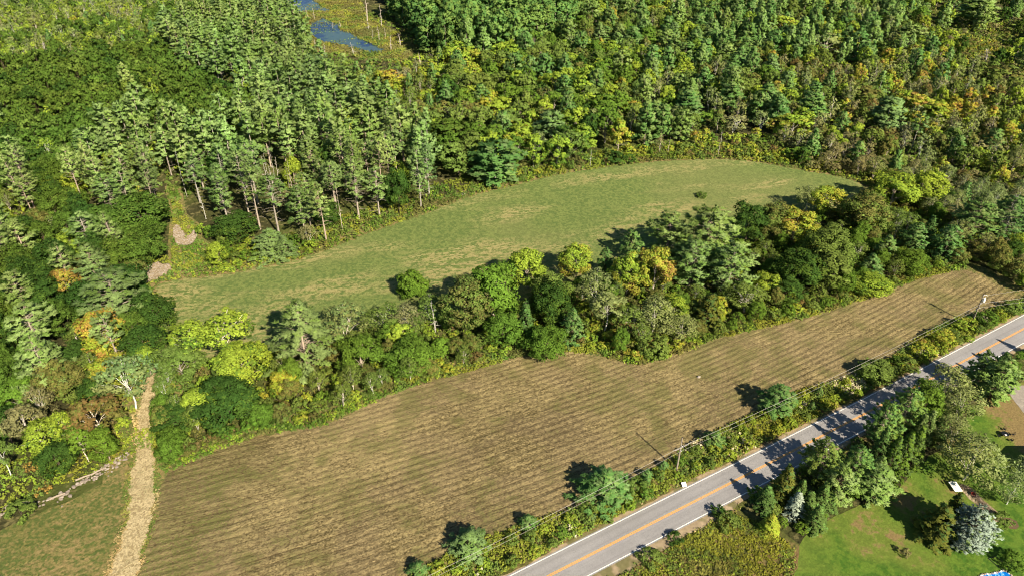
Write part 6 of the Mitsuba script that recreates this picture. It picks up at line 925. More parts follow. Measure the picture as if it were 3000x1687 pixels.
def pool_colour(p, n, uv):
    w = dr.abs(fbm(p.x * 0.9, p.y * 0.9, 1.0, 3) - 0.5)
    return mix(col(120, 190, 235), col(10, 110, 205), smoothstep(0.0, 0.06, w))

def rubble_colour(p, n, uv):
    return mix(col(112, 98, 74), col(164, 150, 126), fbm(p.x * 1.2, p.y * 1.2, 1.0, 3))

def grass_bump(p, n, uv): return fbm(p.x * 2.5, p.y * 2.5, 2.0, 3)

surface('forest_floor_material', forest_floor, grass_bump, 0.35, 0.08)
surface('lower_field_material', lower_field_colour, grass_bump, 0.16, 0.08)
surface('upper_field_material', upper_field_colour, grass_bump, 0.12, 0.08)
surface('path_material', path_colour, grass_bump, 0.12, 0.08)
surface('side_meadow_material', side_meadow_colour, grass_bump, 0.2, 0.08)
surface('lawn_material', lawn_colour, grass_bump, 0.08, 0.08)
surface('asphalt_material', asphalt_colour)
surface('sand_material', sand_colour, grass_bump, 0.06, 0.08)
surface('verge_material', verge_colour, grass_bump, 0.2, 0.08)
surface('gravel_material', gravel_colour)
surface('marsh_material', marsh_colour, grass_bump, 0.4, 0.1)
surface('rubble_material', rubble_colour, grass_bump, 0.3, 0.08)
scene['pond_material'] = {'type': 'principled', 'base_color': proc(pond_colour), 'roughness': 0.12, 'specular': 0.5}
scene['pool_material'] = {'type': 'principled', 'base_color': proc(pool_colour), 'roughness': 0.08, 'specular': 0.5}
plain('white_paint', (232, 230, 224), 0.5); plain('yellow_paint', (226, 158, 48), 0.6)
plain('pole_wood', (140, 130, 118), 0.8); plain('grey_steel', (205, 208, 212), 0.35, 0.2); plain('dark_steel', (40, 42, 46), 0.5)
plain('white_plastic', (240, 240, 238), 0.35); plain('black_metal', (22, 23, 26), 0.4); plain('stone', (128, 118, 108), 0.9); plain('pale_stone', (156, 146, 134), 0.9)
plain('log_wood', (150, 138, 122), 0.85); plain('wire', (176, 173, 168), 0.5); plain('red_plastic', (150, 52, 44), 0.5); plain('sign_blue', (52, 70, 130), 0.5); plain('sign_grey', (150, 166, 178), 0.5)
plain('house_wall_paint', (214, 210, 200), 0.7); plain('shingle', (70, 66, 64), 0.9); plain('window_glass', (40, 48, 58), 0.1); plain('stick_wood', (124, 110, 98), 0.9); plain('mulch', (92, 76, 54), 0.95)

def soften(pts, rough=0.35, seed=0, closed=True):
    p = np.asarray(pts, float)
    for _ in range(2):
        q = np.roll(p, -1, 0)
        p = np.stack([0.75 * p + 0.25 * q, 0.25 * p + 0.75 * q], 1).reshape(-1, 2)
    line = LineString(np.vstack([p, p[:1]]))
    m = int(line.length / 1.1)
    p = np.array([line.interpolate(k / m, normalized=True).coords[0] for k in range(m)])
    z = np.full((len(p), 1), float(seed))
    q = np.hstack([p * 0.45, z])
    return p + rough * 3.2 * np.stack([meshkit.fbm(q, 3, seed) - 0.5, meshkit.fbm(q + 31, 3, seed + 1) - 0.5], 1)

SOFT = {k: Polygon(soften(v, 0.7 if k in ('marsh', 'pond', 'pond_lower') else ({'driveway': 0.1, 'dirt_path': 0.5}.get(k, 0.45)), i)).buffer(0) for i, (k, v) in enumerate(OUTLINES.items())}

for k_ in ('upper_field', 'lower_field'): SOFT[k_] = SOFT[k_].difference(SOFT['dirt_path'])

def sheet(poly, z, bsdf):
    parts = []
    for g in getattr(poly, 'geoms', [poly]):
        v, f = trimesh.creation.triangulate_polygon(g, engine='earcut')
        parts.append((np.hstack([v, np.full((len(v), 1), z)]), f))
    v, f = join(parts)
    up = np.cross(v[f[:, 1]] - v[f[:, 0]], v[f[:, 2]] - v[f[:, 0]])[:, 2] < 0
    f[up] = f[up][:, ::-1]
    return mikit.ply((v, f), bsdf, uv=v[:, :2])

def relief(poly, height, z0, bsdf, step=(1.0, 1.0), along=None):
    """A gently uneven sheet: a grid whose cells lie inside the outline, height(x, y) above z0."""
    x0, y0, x1, y1 = poly.bounds
    xs = np.arange(x0, x1, step[0])
    if along: vv = [along(a, b) for a in (x0, x1) for b in (y0, y1)]
    ws = np.arange(min(vv), max(vv), step[1]) if along else np.arange(y0, y1, step[1])
    X, W = np.meshgrid(xs, ws, indexing='ij')
    Y = W / 0.905 + 0.4705 * X + 0.0008875 * X * X if along else W
    inside = contains_xy(poly, X, Y)
    Z = z0 + height(X, Y)
    n, m = X.shape
    k = np.arange(n * m).reshape(n, m)
    ok = inside[:-1, :-1] & inside[1:, :-1] & inside[:-1, 1:] & inside[1:, 1:]
    q = np.stack([k[:-1, :-1], k[1:, :-1], k[1:, 1:], k[:-1, 1:]], -1)[ok]
    use, inv = np.unique(q, return_inverse=True)
    v = np.stack([X, Y, Z], -1).reshape(-1, 3)[use]
    return mikit.ply((v, inv.reshape(-1, 4)), bsdf, smooth=True, uv=v[:, :2])

def h_lower(X, Y):
    v = row_v(X, Y) + 0.35 * (meshkit.noise(np.stack([X * 0.22, Y * 0.22, X * 0 + 5], -1)) - 0.5)
    t = v / 1.66 - np.floor(v / 1.66)
    return 0.05 * np.cos(2 * np.pi * t) + 0.08 * (meshkit.fbm(np.stack([X * 0.8, Y * 0.8, X * 0], -1), 3) - 0.5) - 0.05 * np.exp(-((t - 0.5) / 0.07) ** 2)

def h_upper(X, Y): return 0.14 * (meshkit.fbm(np.stack([X * 0.5, Y * 0.5, X * 0 + 2], -1), 3) - 0.5)

R_ = 2600
gx = np.array([[-R_, -900, 0], [R_, -900, 0], [R_, 3400, 0], [-R_, 3400, 0.0]])
structure('ground', mikit.ply((gx, np.array([[0, 1, 2], [0, 2, 3]])), 'forest_floor_material', uv=gx[:, :2]), 'leaf litter and low growth under the woods')
structure('upper_field', relief(SOFT['upper_field'], h_upper, 0.12, 'upper_field_material', (1.0, 1.0)), 'mown green hay field with tan streaks')
structure('lower_field', relief(SOFT['lower_field'], h_lower, 0.17, 'lower_field_material', (0.8, 0.27), row_v), 'freshly mown brown field with curving rows')
structure('dirt_path', relief(SOFT['dirt_path'], h_upper, 0.11, 'path_material', (0.3, 0.3)), 'straw covered track up to the upper field')
structure('field_margin', sheet(SOFT['upper_field'].union(SOFT['lower_field']).union(SOFT['dirt_path']).buffer(5).union(Polygon(OUTLINES['grass_track']).buffer(1)), 0.02, 'side_meadow_material'), 'rough grass round the fields')
structure('side_meadow', sheet(SOFT['side_meadow'], 0.035, 'side_meadow_material'), 'patchy green and tan meadow left of the track')
structure('lawn', sheet(SOFT['lawn'], 0.035, 'lawn_material'), 'bright green yard lawn')
structure('driveway', sheet(SOFT['driveway'], 0.06, 'gravel_material'), 'pale gravel driveway')
structure('marsh', sheet(SOFT['marsh'], 0.03, 'marsh_material'), 'golden marsh grass round the pond')
structure('clearing', sheet(SOFT['clearing'], 0.03, 'marsh_material'), 'golden grass clearing')
structure('pond', sheet(SOFT['pond'].union(SOFT['pond_lower']), 0.07, 'pond_material'), 'blue pond water with floating weed')

def ribbon(line, a, b, z, bsdf, ragged=0.0):
    """The strip between offsets a and b (to the right) of the road's centre line."""
    ls = LineString(line); m = int(ls.length / (1 if ragged else 4))
    p = np.array([ls.interpolate(k / m, normalized=True).coords[0] for k in range(m + 1)])
    for _ in range(6): p[1:-1] = 0.25 * p[:-2] + 0.5 * p[1:-1] + 0.25 * p[2:]
    t = unit(np.gradient(p, axis=0)); n = np.stack([t[:, 1], -t[:, 0]], 1)
    if ragged:
        q = np.hstack([p * 0.3, np.zeros((len(p), 1))])
        a = a + ragged * 3 * (meshkit.fbm(q, 3, 5)[:, None] - 0.5); b = b + ragged * 3 * (meshkit.fbm(q, 3, 9)[:, None] - 0.5)
    v = np.vstack([np.hstack([p + n * a, np.full((len(p), 1), z)]), np.hstack([p + n * b, np.full((len(p), 1), z)])])
    i = np.arange(m); k = m + 1
    return mikit.ply((v, np.stack([i + k, i + k + 1, i + 1, i], 1)), bsdf, uv=v[:, :2])

structure('road_verge', ribbon(ROAD, -6.4, 6.0, 0.026, 'verge_material'), 'dry mown verge')
structure('road_edge', ribbon(ROAD, -4.35, 4.5, 0.055, 'sand_material', 0.5), 'sandy broken edge of the road')
structure('brush_ground', sheet(Polygon(BRUSH).buffer(1.5), 0.031, 'verge_material'), 'rough ground of the brushy patch')
structure('road_shoulder', sheet(SOFT['shoulder'], 0.045, 'sand_material'), 'sandy shoulder')
structure('road', ribbon(ROAD, -3.75, 3.75, 0.10, 'asphalt_material'), 'grey two lane asphalt road')
for i, (a, b, mat) in enumerate([(-3.5, -3.34, 'white_paint'), (3.34, 3.5, 'white_paint'), (-0.22, -0.07, 'yellow_paint'), (0.07, 0.22, 'yellow_paint')]):
    structure(numbered('road_marking'), ribbon(ROAD, a, b, 0.106, mat))

# ---------------------------------------------------------------- weeds, marsh grass and undergrowth: nobody could count them
def inside_points(poly, density, seed):
    rng = np.random.default_rng(seed)
    x0, y0, x1, y1 = poly.bounds
    p = rng.uniform([x0, y0], [x1, y1], (int((x1 - x0) * (y1 - y0) * density), 2))
    return p[contains_xy(poly, p[:, 0], p[:, 1])]

def weeds(key, pts, height, colours, label, seed, size=0.3, per=5, cat='weeds', spread=0.45):
    rng = np.random.default_rng(seed)
    m = len(pts)
    patch = meshkit.fbm(np.hstack([pts * 0.16, np.full((m, 1), seed)]), 3, seed)
    tall = height * (0.35 + 1.3 * patch) * rng.uniform(0.6, 1.3, m)
    hue = np.clip((patch - 0.5) * 2.4 + 0.5 + 0.09 * rng.standard_normal(m), 0, 0.999)
    k = per
    P = np.repeat(np.hstack([pts, np.zeros((m, 1))]), k, 0)
    q = unit(rng.standard_normal((m * k, 3)) + [0, 0, 0.6])
    P[:, :2] += q[:, :2] * spread * rng.uniform(0.2, 1.3, (m * k, 1))
    P[:, 2] = np.repeat(tall, k) * rng.uniform(0.3, 1.0, m * k)
    crown = Crown()
    crown.add(kites(P, unit(q + [0, 0, 0.3]), size * rng.uniform(0.5, 1.4, m * k), rng), unit(q + [0, 0, 0.8]),
              np.clip(np.repeat(rng.uniform(0.38, 0.58, m), k) + 0.09 * rng.standard_normal(m * k), 0, 1), np.repeat(hue, k))
    scene[key] = crown.ply(colours)
    tag(key, label, cat, kind='stuff')

fields = SOFT['upper_field'].union(SOFT['lower_field']).union(SOFT['dirt_path'])
water = SOFT['pond'].union(SOFT['pond_lower'])
belt, roadside, brush = Polygon(BELT).buffer(0), Polygon(ROADSIDE).buffer(0), Polygon(BRUSH).buffer(0)
road_area = LineString(ROAD).buffer(4.6)
GOLD = [('goldenrod', 4), ('olive', 3), ('green', 2), ('lime', 1.2), ('bronze', 0.8)]
belt_zone = belt.buffer(1.0).difference(fields.buffer(-0.8))
weeds('belt_weeds', np.vstack([inside_points(belt_zone, 1.3, 1), inside_points(belt_zone.intersection(SOFT['lower_field'].union(SOFT['dirt_path']).buffer(3.2)), 4.0, 51)]), 0.8, GOLD, 'yellow-green weeds and brambles under the tree belt', 21, 0.22, 7)
weeds('roadside_weeds', inside_points(roadside.buffer(0.8).difference(road_area), 5.0, 2), 0.8, [('goldenrod', 5), ('olive', 4), ('lime', 1.5), ('flower', 0.08)], 'goldenrod and tall weeds along the north side of the road', 22, 0.2, 7)
weeds('verge_grass', inside_points(LineString(ROAD).buffer(6.6).difference(road_area).difference(SOFT['shoulder'].buffer(-0.3)).intersection(Polygon([(-20, 60), (150, 60), (150, 190), (-20, 190)])), 3.0, 12), 0.22, [('olive', 3), ('straw', 2), ('goldenrod', 1)], 'short dry grass on the road verges', 32, 0.2, 3)
far_edge = SOFT['upper_field'].buffer(15).difference(SOFT['upper_field'].buffer(-0.6)).difference(SOFT['lower_field']).difference(belt.buffer(2)).difference(SOFT['dirt_path']).difference(SOFT['rubble_a']).difference(SOFT['rubble_b'])
weeds('field_edge_weeds', inside_points(far_edge, 1.5, 3), 1.1, GOLD, 'yellow-green weeds along the far edge of the upper field', 23, 0.28, 7)
weeds('brush_meadow', inside_points(brush.difference(road_area).difference(SOFT['shoulder'].buffer(0.2)), 9, 4), 0.4, [('goldenrod', 5), ('olive', 3), ('lime', 1), ('bronze', 1.5), ('fern', 1)], 'brownish goldenrod meadow south of the road', 24, 0.17)
weeds('marsh_grass', inside_points(SOFT['marsh'].difference(water.buffer(-1.3)), 1.6, 5), 0.8, [('marsh', 5), ('goldenrod', 2), ('fern', 1), ('olive', 2)], 'golden tussock grass round the pond', 25, 0.4)
lily = inside_points(water.buffer(-1.0), 0.6, 15)
lily = lily[meshkit.fbm(np.hstack([lily * 0.09, np.full((len(lily), 1), 3.0)]), 3) > 0.56]
weeds('pond_weed', lily, 0.2, [('olive', 3), ('blue_pine', 3), ('marsh', 2)], 'floating weed and reeds in the pond', 35, 0.35, 3)
pe = SOFT['dirt_path'].buffer(0.9).difference(SOFT['dirt_path'].buffer(-0.5))
weeds('track_edge_grass', inside_points(pe, 7, 18), 0.16, [('straw', 3), ('olive', 3), ('fern', 2)], 'ragged grass and straw along both edges of the track', 38, 0.17, 4)
weeds('clearing_grass', inside_points(SOFT['clearing'], 0.8, 6), 0.9, [('marsh', 4), ('yellow', 2), ('olive', 1)], 'golden tall grass in the top right clearing', 26, 0.55)
track = Polygon(OUTLINES['grass_track'])
weeds('track_weeds', inside_points(track.difference(Polygon(OUTLINES['rubble_b']).buffer(0)).difference(SOFT['upper_field']), 3.0, 17), 0.5, [('goldenrod', 4), ('olive', 3), ('green', 2)], 'yellow-green growth on the grassy track into the woods', 37, 0.24, 6)
wallside = Polygon([(-118, 78), (-108, 84), (-98, 95), (-88, 103), (-78, 112), (-76, 118), (-90, 116), (-112, 104), (-130, 96)])
weeds('wall_weeds', inside_points(wallside, 2.6, 7), 0.7, [('goldenrod', 3), ('lime', 2), ('olive', 3), ('orange', 0.4)], 'weeds and young growth along the tumbled stone wall', 27, 0.22, 6)
woods = Polygon([(-140, 75), (-340, 500), (340, 500), (190, 170), (145, 190), (100, 330), (-100, 330), (-120, 160)]).buffer(0).difference(SOFT['marsh']).difference(SOFT['upper_field'].buffer(3)).difference(water)
weeds('undergrowth', inside_points(woods, 0.16, 8), 1.3, [('olive', 3), ('oak_olive', 3), ('fern', 1), ('lime', 1)], 'low undergrowth on the forest floor', 28, 0.7, 5, 'undergrowth', 0.9)
weeds('field_stubble', inside_points(SOFT['lower_field'].buffer(-0.6), 3.2, 9), 0.0, [('straw', 5), ('marsh', 1.2), ('olive', 1)], 'cut straw lying on the lower field', 29, 0.17, 2, 'straw', 0.5)
scene.pop('field_stubble'); labels.pop('field_stubble')

# ---------------------------------------------------------------- trees: templates, then one entry per tree
BARK = dict(leggy='birch_bark', pine='bark', pineo='bark', pines='dark_bark', spruce='dark_bark', bluesp='dark_bark', oak='dark_bark', maple='bark', birch='birch_bark', poplar='bark', ball='dark_bark', bush='dark_bark', snag='dead')
BASE = dict(leggy=(12, 3.2), pine=(22, 4.2), pineo=(17, 5.5), pines=(9, 3.0), spruce=(9, 2.4), bluesp=(8.5, 4.2), oak=(14, 5.0), maple=(13, 4.2), birch=(11, 3.2), poplar=(12, 2.4), ball=(8, 3.6), bush=(3.5, 2.2), snag=(10, 2.0))
VARIANTS = dict(leggy=4, pine=5, pineo=4, pines=3, spruce=2, bluesp=1, oak=4, maple=5, birch=4, poplar=2, ball=2, bush=4, snag=4)

def template(kind, far, s):
    CALM[0] = 0.5 if far else 0.9
    r = np.random.default_rng(40 + s)
    if kind == 'pine': return conifer(100 + s, 22, 4.2, (0.42, 0.3, 0.5, 0.36, 0.56)[s], 0.056 if far else 0.044, (4, 7), 0.95 if far else 0.66, 1.1 if far else 0.72, 0.44 if far else 0.18, 8 if far else 13, (0.36, 0.48, 0.28, 0.42, 0.34)[s], 'pine' if s != 3 else 'cone', dead=6 if far else 16, flat=0.6, puff=0.4, up=0.5, gaps=(0.12, 0.1, 0.22, 0.15, 0.2)[s])
    if kind == 'pineo': return conifer(200 + s, 17, 5.5, (0.14, 0.1, 0.2, 0.08)[s], 0.06 if far else 0.046, (6, 9), 1.0 if far else 0.66, 1.1 if far else 0.66, 0.48 if far else 0.17, 8 if far else 13, (0.26, 0.18, 0.38, 0.3)[s], ('pine', 'spread', 'pine', 'cone')[s], dead=3 if far else 8, flat=0.5, puff=0.32, up=0.42)
    if kind == 'pines': return conifer(300 + s, 9, 3.0, 0.05, 0.08 if far else 0.062, (6, 9), 0.8 if far else 0.5, 0.8 if far else 0.46, 0.42 if far else 0.15, 8 if far else 12, 0.3, 'pine' if s != 2 else 'cone', flat=0.5, puff=0.3, up=0.42)
    if kind == 'spruce': return conifer(400 + s, 9, 2.4, 0.03, 0.045, (6, 9), 0.5, 0.45, 0.2, 7, 0.0, 'cone', droop=0.12, gaps=0.05)
    if kind == 'bluesp': return conifer(500 + s, 8.5, 4.2, 0.02, 0.045, (8, 12), 0.5, 0.42, 0.19, 8, 0.12, 'spread', gaps=0.03)
    if kind == 'oak': return broadleaf(600 + s, 14, 5.0, 0.1, 16 if far else 20, 6 if far else 9, 18 if far else 50, 0.5 if far else 0.25, ('dome', 'round', 'dome', 'oval')[s], tight=0.92)
    if kind == 'maple': return broadleaf(700 + s, 13, 4.2, 0.06, 14 if far else 17, 6 if far else 9, 18 if far else 48, 0.44 if far else 0.23, ('oval', 'egg', 'dome', 'oval', 'egg')[s], tight=0.95)
    if kind == 'birch': return broadleaf(800 + s, 11, 3.2, 0.16, 12 if far else 15, 5 if far else 8, 13 if far else 32, 0.36 if far else 0.17, ('oval', 'egg', 'oval', 'dome')[s], 0.55, 1 + s % 3, trunk_r=0.12)
    if kind == 'leggy': return broadleaf(870 + s, 12, 3.2, 0.48, 13, 8, 26, 0.22, ('dome', 'oval', 'vase2', 'round')[s] if s != 2 else 'egg', 0.4, 1 + (s == 3), trunk_r=0.15)
    if kind == 'poplar': return broadleaf(900 + s, 12, 2.4, 0.06, 18, 7, 30, 0.25, 'egg', tight=1.1)
    if kind == 'ball': return broadleaf(950 + s, 8, 3.6, 0.03, 20, 9, 48, 0.2, 'round', tight=0.9)
    if kind == 'bush': return broadleaf(1000 + s, 3.5, 2.2, 0.0, 9 if far else 11, 4 if far else 6, 16 if far else 32, 0.28 if far else 0.15, ('dome', 'oval', 'dome', 'round')[s], 0.25, 2, limb=False, trunk_r=0.04)
    return None, bare_tree(1100 + s, 10, 0.2, 16, stub=s % 2 == 0)

COLOURS = dict(
    pine=[('pine', 6), ('pale_pine', 2), ('blue_pine', 2)], pale=[('pale_pine', 7), ('pine', 3)], blue=[('blue_pine', 7), ('pine', 2)], teal=[('teal_pine', 6), ('blue_pine', 3), ('pine', 1)],
    deep=[('pine', 5), ('teal_pine', 5)], oak=[('oak', 6), ('oak_olive', 2), ('dark', 2)], oak_olive=[('oak_olive', 6), ('oak', 4)], dark=[('dark', 6), ('oak', 3), ('spruce', 1)],
    olive=[('olive', 6), ('oak_olive', 3), ('bronze', 1)], lime=[('lime', 6), ('green', 3), ('olive', 1)], ygold=[('lime', 5), ('yellow', 4), ('orange', 1)], gold=[('orange', 2), ('yellow', 4), ('lime', 5)],
    goldmix=[('orange', 4), ('yellow', 3), ('lime', 5)], goldleaf=[('orange', 5), ('yellow', 4), ('lime', 2)], bronze=[('bronze', 5), ('olive', 5)], green=[('green', 7), ('bright', 2), ('oak', 2)],
    bright=[('bright', 7), ('green', 3)], grey_green=[('grey_green', 7), ('olive', 3)], grey_lime=[('grey_green', 5), ('lime', 3), ('olive', 3)], thicket=[('thicket', 7), ('grey_green', 2), ('fern', 1)],
    orange=[('orange', 3), ('yellow', 3), ('lime', 4)], russet=[('russet', 4), ('bronze', 4), ('olive', 2)], yellow=[('yellow', 4), ('lime', 4), ('goldenrod', 3)], marsh=[('marsh', 6), ('fern', 3), ('olive', 2)],
    silver=[('blue_pine', 4), ('grey_green', 6)], cedar=[('cedar', 7), ('spruce', 3)], blue_dark=[('spruce', 5), ('blue_pine', 5)], dead=[('dead', 1)])
SPECIAL = {('spruce', 'blue'): [('blue_spruce', 1)], ('bluesp', 'blue'): [('blue_spruce', 8), ('blue_pine', 1)], ('spruce', 'dark'): [('spruce', 7), ('teal_pine', 2)], ('spruce', 'green'): [('spruce', 5), ('green', 4)],
           ('spruce', 'yellow'): [('lime', 5), ('goldenrod', 3)], ('pineo', 'olive'): [('olive', 5), ('pine', 5)]}
THING = dict(leggy=('bare_stemmed_tree', 'tree'), pine=('white_pine_tree', 'pine tree'), pineo=('spreading_pine_tree', 'pine tree'), pines=('young_pine_tree', 'pine tree'), spruce=('spruce_tree', 'spruce tree'), bluesp=('blue_spruce_tree', 'spruce tree'),
             oak=('oak_tree', 'tree'), maple=('maple_tree', 'tree'), birch=('birch_tree', 'tree'), poplar=('poplar_tree', 'tree'), ball=('round_crowned_tree', 'tree'), bush=('bush', 'bush'), snag=('dead_tree', 'dead tree'))
WOOD = dict(pine=('pine_forest', 'distant pine forest'), pineo=('spreading_pine_forest', 'distant spreading pines among the back woods'), pines=('young_pine_thicket', 'thicket of distant young pines'), oak=('oak_forest', 'distant dark oak canopy'),
            maple=('maple_forest', 'distant maple woods'), birch=('birch_forest', 'distant thin birch woods'), bush=('scrub_thicket', 'small scrub bushes'), snag=('dead_wood', 'distant dead stems'))
MADE, GEOMETRY, WOODPLY = {}, {}, {}

def group_for(kind, colour, far, s):
    key = (kind, colour, far, s)
    if key not in MADE:
        g = (kind, far, s)
        if g not in GEOMETRY:
            GEOMETRY[g] = template(kind, far, s)
            WOODPLY[g] = wood_ply(GEOMETRY[g][1], BARK[kind], s)
        crown = GEOMETRY[g][0]
        gid = f'template_{kind}_{colour}_{"far" if far else "near"}_{s}'
        parts = {'trunk' if kind != 'bush' else 'stems': WOODPLY[g]}
        if crown is not None: parts['crown' if kind != 'bush' else 'leaves'] = crown.ply(SPECIAL.get((kind, colour), COLOURS[colour]))
        scene[gid] = {'type': 'shapegroup', **parts}
        MADE[key] = gid
    return MADE[key]

rng = np.random.default_rng(5)
counts, FILL = {}, {}
for row in TREES.replace('\n', ' ').split(';'):
    if not row: continue
    c, *num = row.split()
    kind, colour = TREE_KINDS[(ord(c[0]) - 97) * 26 + ord(c[1]) - 97].split()
    x, y, h, r = (int(v) / 10 for v in num[:4])
    far = math.hypot(y, 115) > (285 if kind in ('birch', 'bush') else 265) and kind not in ('leggy', 'spruce', 'bluesp', 'poplar', 'ball', 'snag')
    gid = group_for(kind, colour, far, int(rng.integers(VARIANTS[kind])))
    H0, R0 = BASE[kind]
    lean = rng.normal(0, 0.03, 2)
    to_world = T().translate([x, y, 0]).rotate([0, 0, 1], float(rng.uniform(0, 360))).scale([r / R0, r / R0, h / H0])
    if len(num) > 4:
        name, cat = THING[kind]
        key = numbered(name)
        if num[4][0] != 'r': tag(key, TREE_LABELS[int(num[4])], cat)
        else: FILL.setdefault((kind, int(num[4][1:])), []).append((x, y, key, colour, cat))
    else:
        base, text = WOOD[kind]
        counts[base] = counts.get(base, 0) + 1
        key = f'{base}__{counts[base]:03d}'
        if base not in labels: tag(base, text, 'forest' if kind != 'bush' else 'bushes', kind='stuff')
    scene[key] = {'type': 'instance', 'shape': {'type': 'ref', 'id': gid}, 'to_world': to_world}

ORD = 'first second third fourth fifth sixth seventh eighth ninth tenth eleventh twelfth thirteenth fourteenth fifteenth sixteenth seventeenth eighteenth nineteenth twentieth'.split()
LOOK = dict(pale='pale green', pine='green', blue='blue-green', teal='blue-green', deep='dark green', oak='dark green', oak_olive='olive green', dark='dark green', olive='olive', lime='lime green', ygold='yellow-green', gold='golden',
            bronze='bronze', green='green', bright='bright green', grey_green='grey-green', grey_lime='pale green', thicket='straw grey', orange='orange', russet='russet', yellow='yellow-green', marsh='tan', dead='grey', silver='silvery')
SORT = dict(leggy='long stemmed tree', pine='tall pine', pineo='spreading pine', pines='young pine', spruce='spruce', oak='dense tree', maple='maple', birch='thin birch', bush='bush', snag='dead tree')
for (kind, region), found in FILL.items():
    found.sort(key=lambda q: q[1])                                   # nearest first: rows of up to twenty across the place
    rows = -(-len(found) // 12)
    per = -(-len(found) // rows)
    for i in range(rows):
        row = sorted(found[i * per:(i + 1) * per], key=lambda q: q[0] / (q[1] + 76))
        where = PLACES[region]
        for j, (x, y, key, colour, cat) in enumerate(row):
            at = 'only one' if len(row) == 1 and rows == 1 else f'{ORD[j]} from left' + ('' if rows == 1 else f' in {ORD[i]} row')
            tag(key, f'{LOOK[colour]} {SORT[kind]}, {at}, {where}', cat, f'{SORT[kind]}s {where}')

# ---------------------------------------------------------------- poles and cables
def lathe(profile, sides=14):
    p = np.asarray(profile, float); a = np.arange(sides) * 2 * np.pi / sides
    v = np.stack([p[:, :1] * np.cos(a), p[:, :1] * np.sin(a), np.repeat(p[:, 1:], sides, 1)], -1).reshape(-1, 3)
    i, j = np.meshgrid(np.arange(len(p) - 1), np.arange(sides), indexing='ij')
    q = np.stack([i * sides + j, i * sides + (j + 1) % sides, (i + 1) * sides + (j + 1) % sides, (i + 1) * sides + j], -1).reshape(-1, 4)
    return v, np.vstack([q[:, [0, 1, 2]], q[:, [0, 2, 3]]])

def part(thing, name, vf, mat, smooth=False, label=None):
    base = f'{thing}__{name}'
    key = base
    n = 0
    while key in scene:
        n += 1
        key = f'{base}_{n:03d}'
    scene[key] = mikit.ply(vf, mat, smooth=smooth)
    if label: labels[key] = {'label': label}
    return key

def part_of(key, name, vf, mat, smooth=False): return part(key, name, vf, mat, smooth)

POLE_1, POLE_2 = np.array([34.1, 105.6]), np.array([121.4, 156.0])
ALONG = unit(POLE_2 - POLE_1); TURN = math.atan2(ALONG[1], ALONG[0])
for (px, py), h, lab_ in ((POLE_1, 9.3, 'plain grey wooden utility pole nearer to the camera beside the road'), (POLE_2, 9.9, 'grey utility pole with a white transformer beside the road, farther from the camera')):
    t = numbered('utility_pole')
    tag(t, lab_, 'utility pole', 'utility poles along the road')
    part(t, 'shaft', moved(tube([[0, 0, -0.5], [0.02, 0, 3], [0.03, 0, 6], [0, 0, h]], [0.19, 0.17, 0.15, 0.12], 10), px, py), 'pole_wood', 40)
    part(t, 'cap', moved(lathe([(0.13, 0), (0.13, 0.04), (0.02, 0.1)], 10), px, py, h), 'dark_steel')
    for z, s in ((7.15, 1), (5.8, 1)):
        part(t, 'bracket', moved(box(0, -0.22, z, 0.1, 0.34, 0.1), px, py, rz=TURN), 'grey_steel')
        part(t, 'insulator', moved(lathe([(0.02, 0), (0.09, 0.02), (0.06, 0.07), (0.09, 0.12), (0.03, 0.17)], 10), px + 0.4 * math.sin(TURN), py - 0.4 * math.cos(TURN), z - 0.02), 'grey_steel', 40)
    if h > 9.5:
        tr = part(t, 'transformer', moved(lathe([(0.02, 0), (0.3, 0.02), (0.33, 0.1), (0.33, 0.95), (0.3, 1.05), (0.12, 1.12), (0.1, 1.2), (0.02, 1.22)], 16), px + 0.42, py - 0.35, 7.75), 'white_plastic', 40)
        part(tr, 'bushing', moved(lathe([(0.05, 0), (0.07, 0.1), (0.04, 0.16), (0.07, 0.24), (0.03, 0.34)], 8), px + 0.42, py - 0.35, 8.95), 'grey_steel', 40)
        part(t, 'pole_top_arm', moved(tube([[0, 0, 9.2], [0.25, 0, 9.55], [0.75, 0, 9.6], [1.0, -0.1, 9.35]], 0.06, 6), px, py), 'grey_steel', 40)
        part(t, 'conduit', moved(tube([[-0.1, -0.18, 1.0], [-0.1, -0.16, 7.0]], 0.05, 6), px, py), 'dark_steel', 40)
        part(t, 'splice_box', moved(box(-1.1, -0.3, 5.9, 0.9, 0.22, 0.22), px, py, rz=TURN), 'dark_steel')
    else:
        part(t, 'down_loop', moved(tube([[-2.2, -0.3, 7.05], [-1.2, -0.32, 6.75], [0, -0.3, 6.7], [1.2, -0.32, 6.78], [2.4, -0.3, 7.05]], 0.045, 5), px, py, rz=TURN), 'wire', 40)

def cable(a, b, sag, r, text):
    t = np.linspace(0, 1, 25)[:, None]
    p = np.asarray(a) * (1 - t) + np.asarray(b) * t
    p[:, 2] -= sag * 4 * (t * (1 - t))[:, 0]
    k = numbered('overhead_cable')
    scene[k] = mikit.ply(tube(p, r, 5), 'wire', smooth=True)
    tag(k, text, 'cable', 'cables strung between the utility poles')
side = np.array([ALONG[1], -ALONG[0]]) * 0.42
def at(p, z): return np.array([*(p + side), z])
POLE_0 = POLE_1 - ALONG * 98 + [1.5, -1.0]; RIGHT = unit(np.array([134.0 - 120.5, 158.3 - 155.0])); POLE_3 = POLE_2 + RIGHT * 90
cable(at(POLE_0, 7.2), at(POLE_1, 7.2), 0.9, 0.026, 'thick upper cable from the nearer pole down to the photo bottom')
cable(at(POLE_0, 5.9), at(POLE_1, 5.85), 0.8, 0.018, 'thinner lower cable from the nearer pole down to the photo bottom')
cable(at(POLE_1, 7.2), at(POLE_2, 7.2), 1.0, 0.026, 'thick upper cable between the two utility poles')
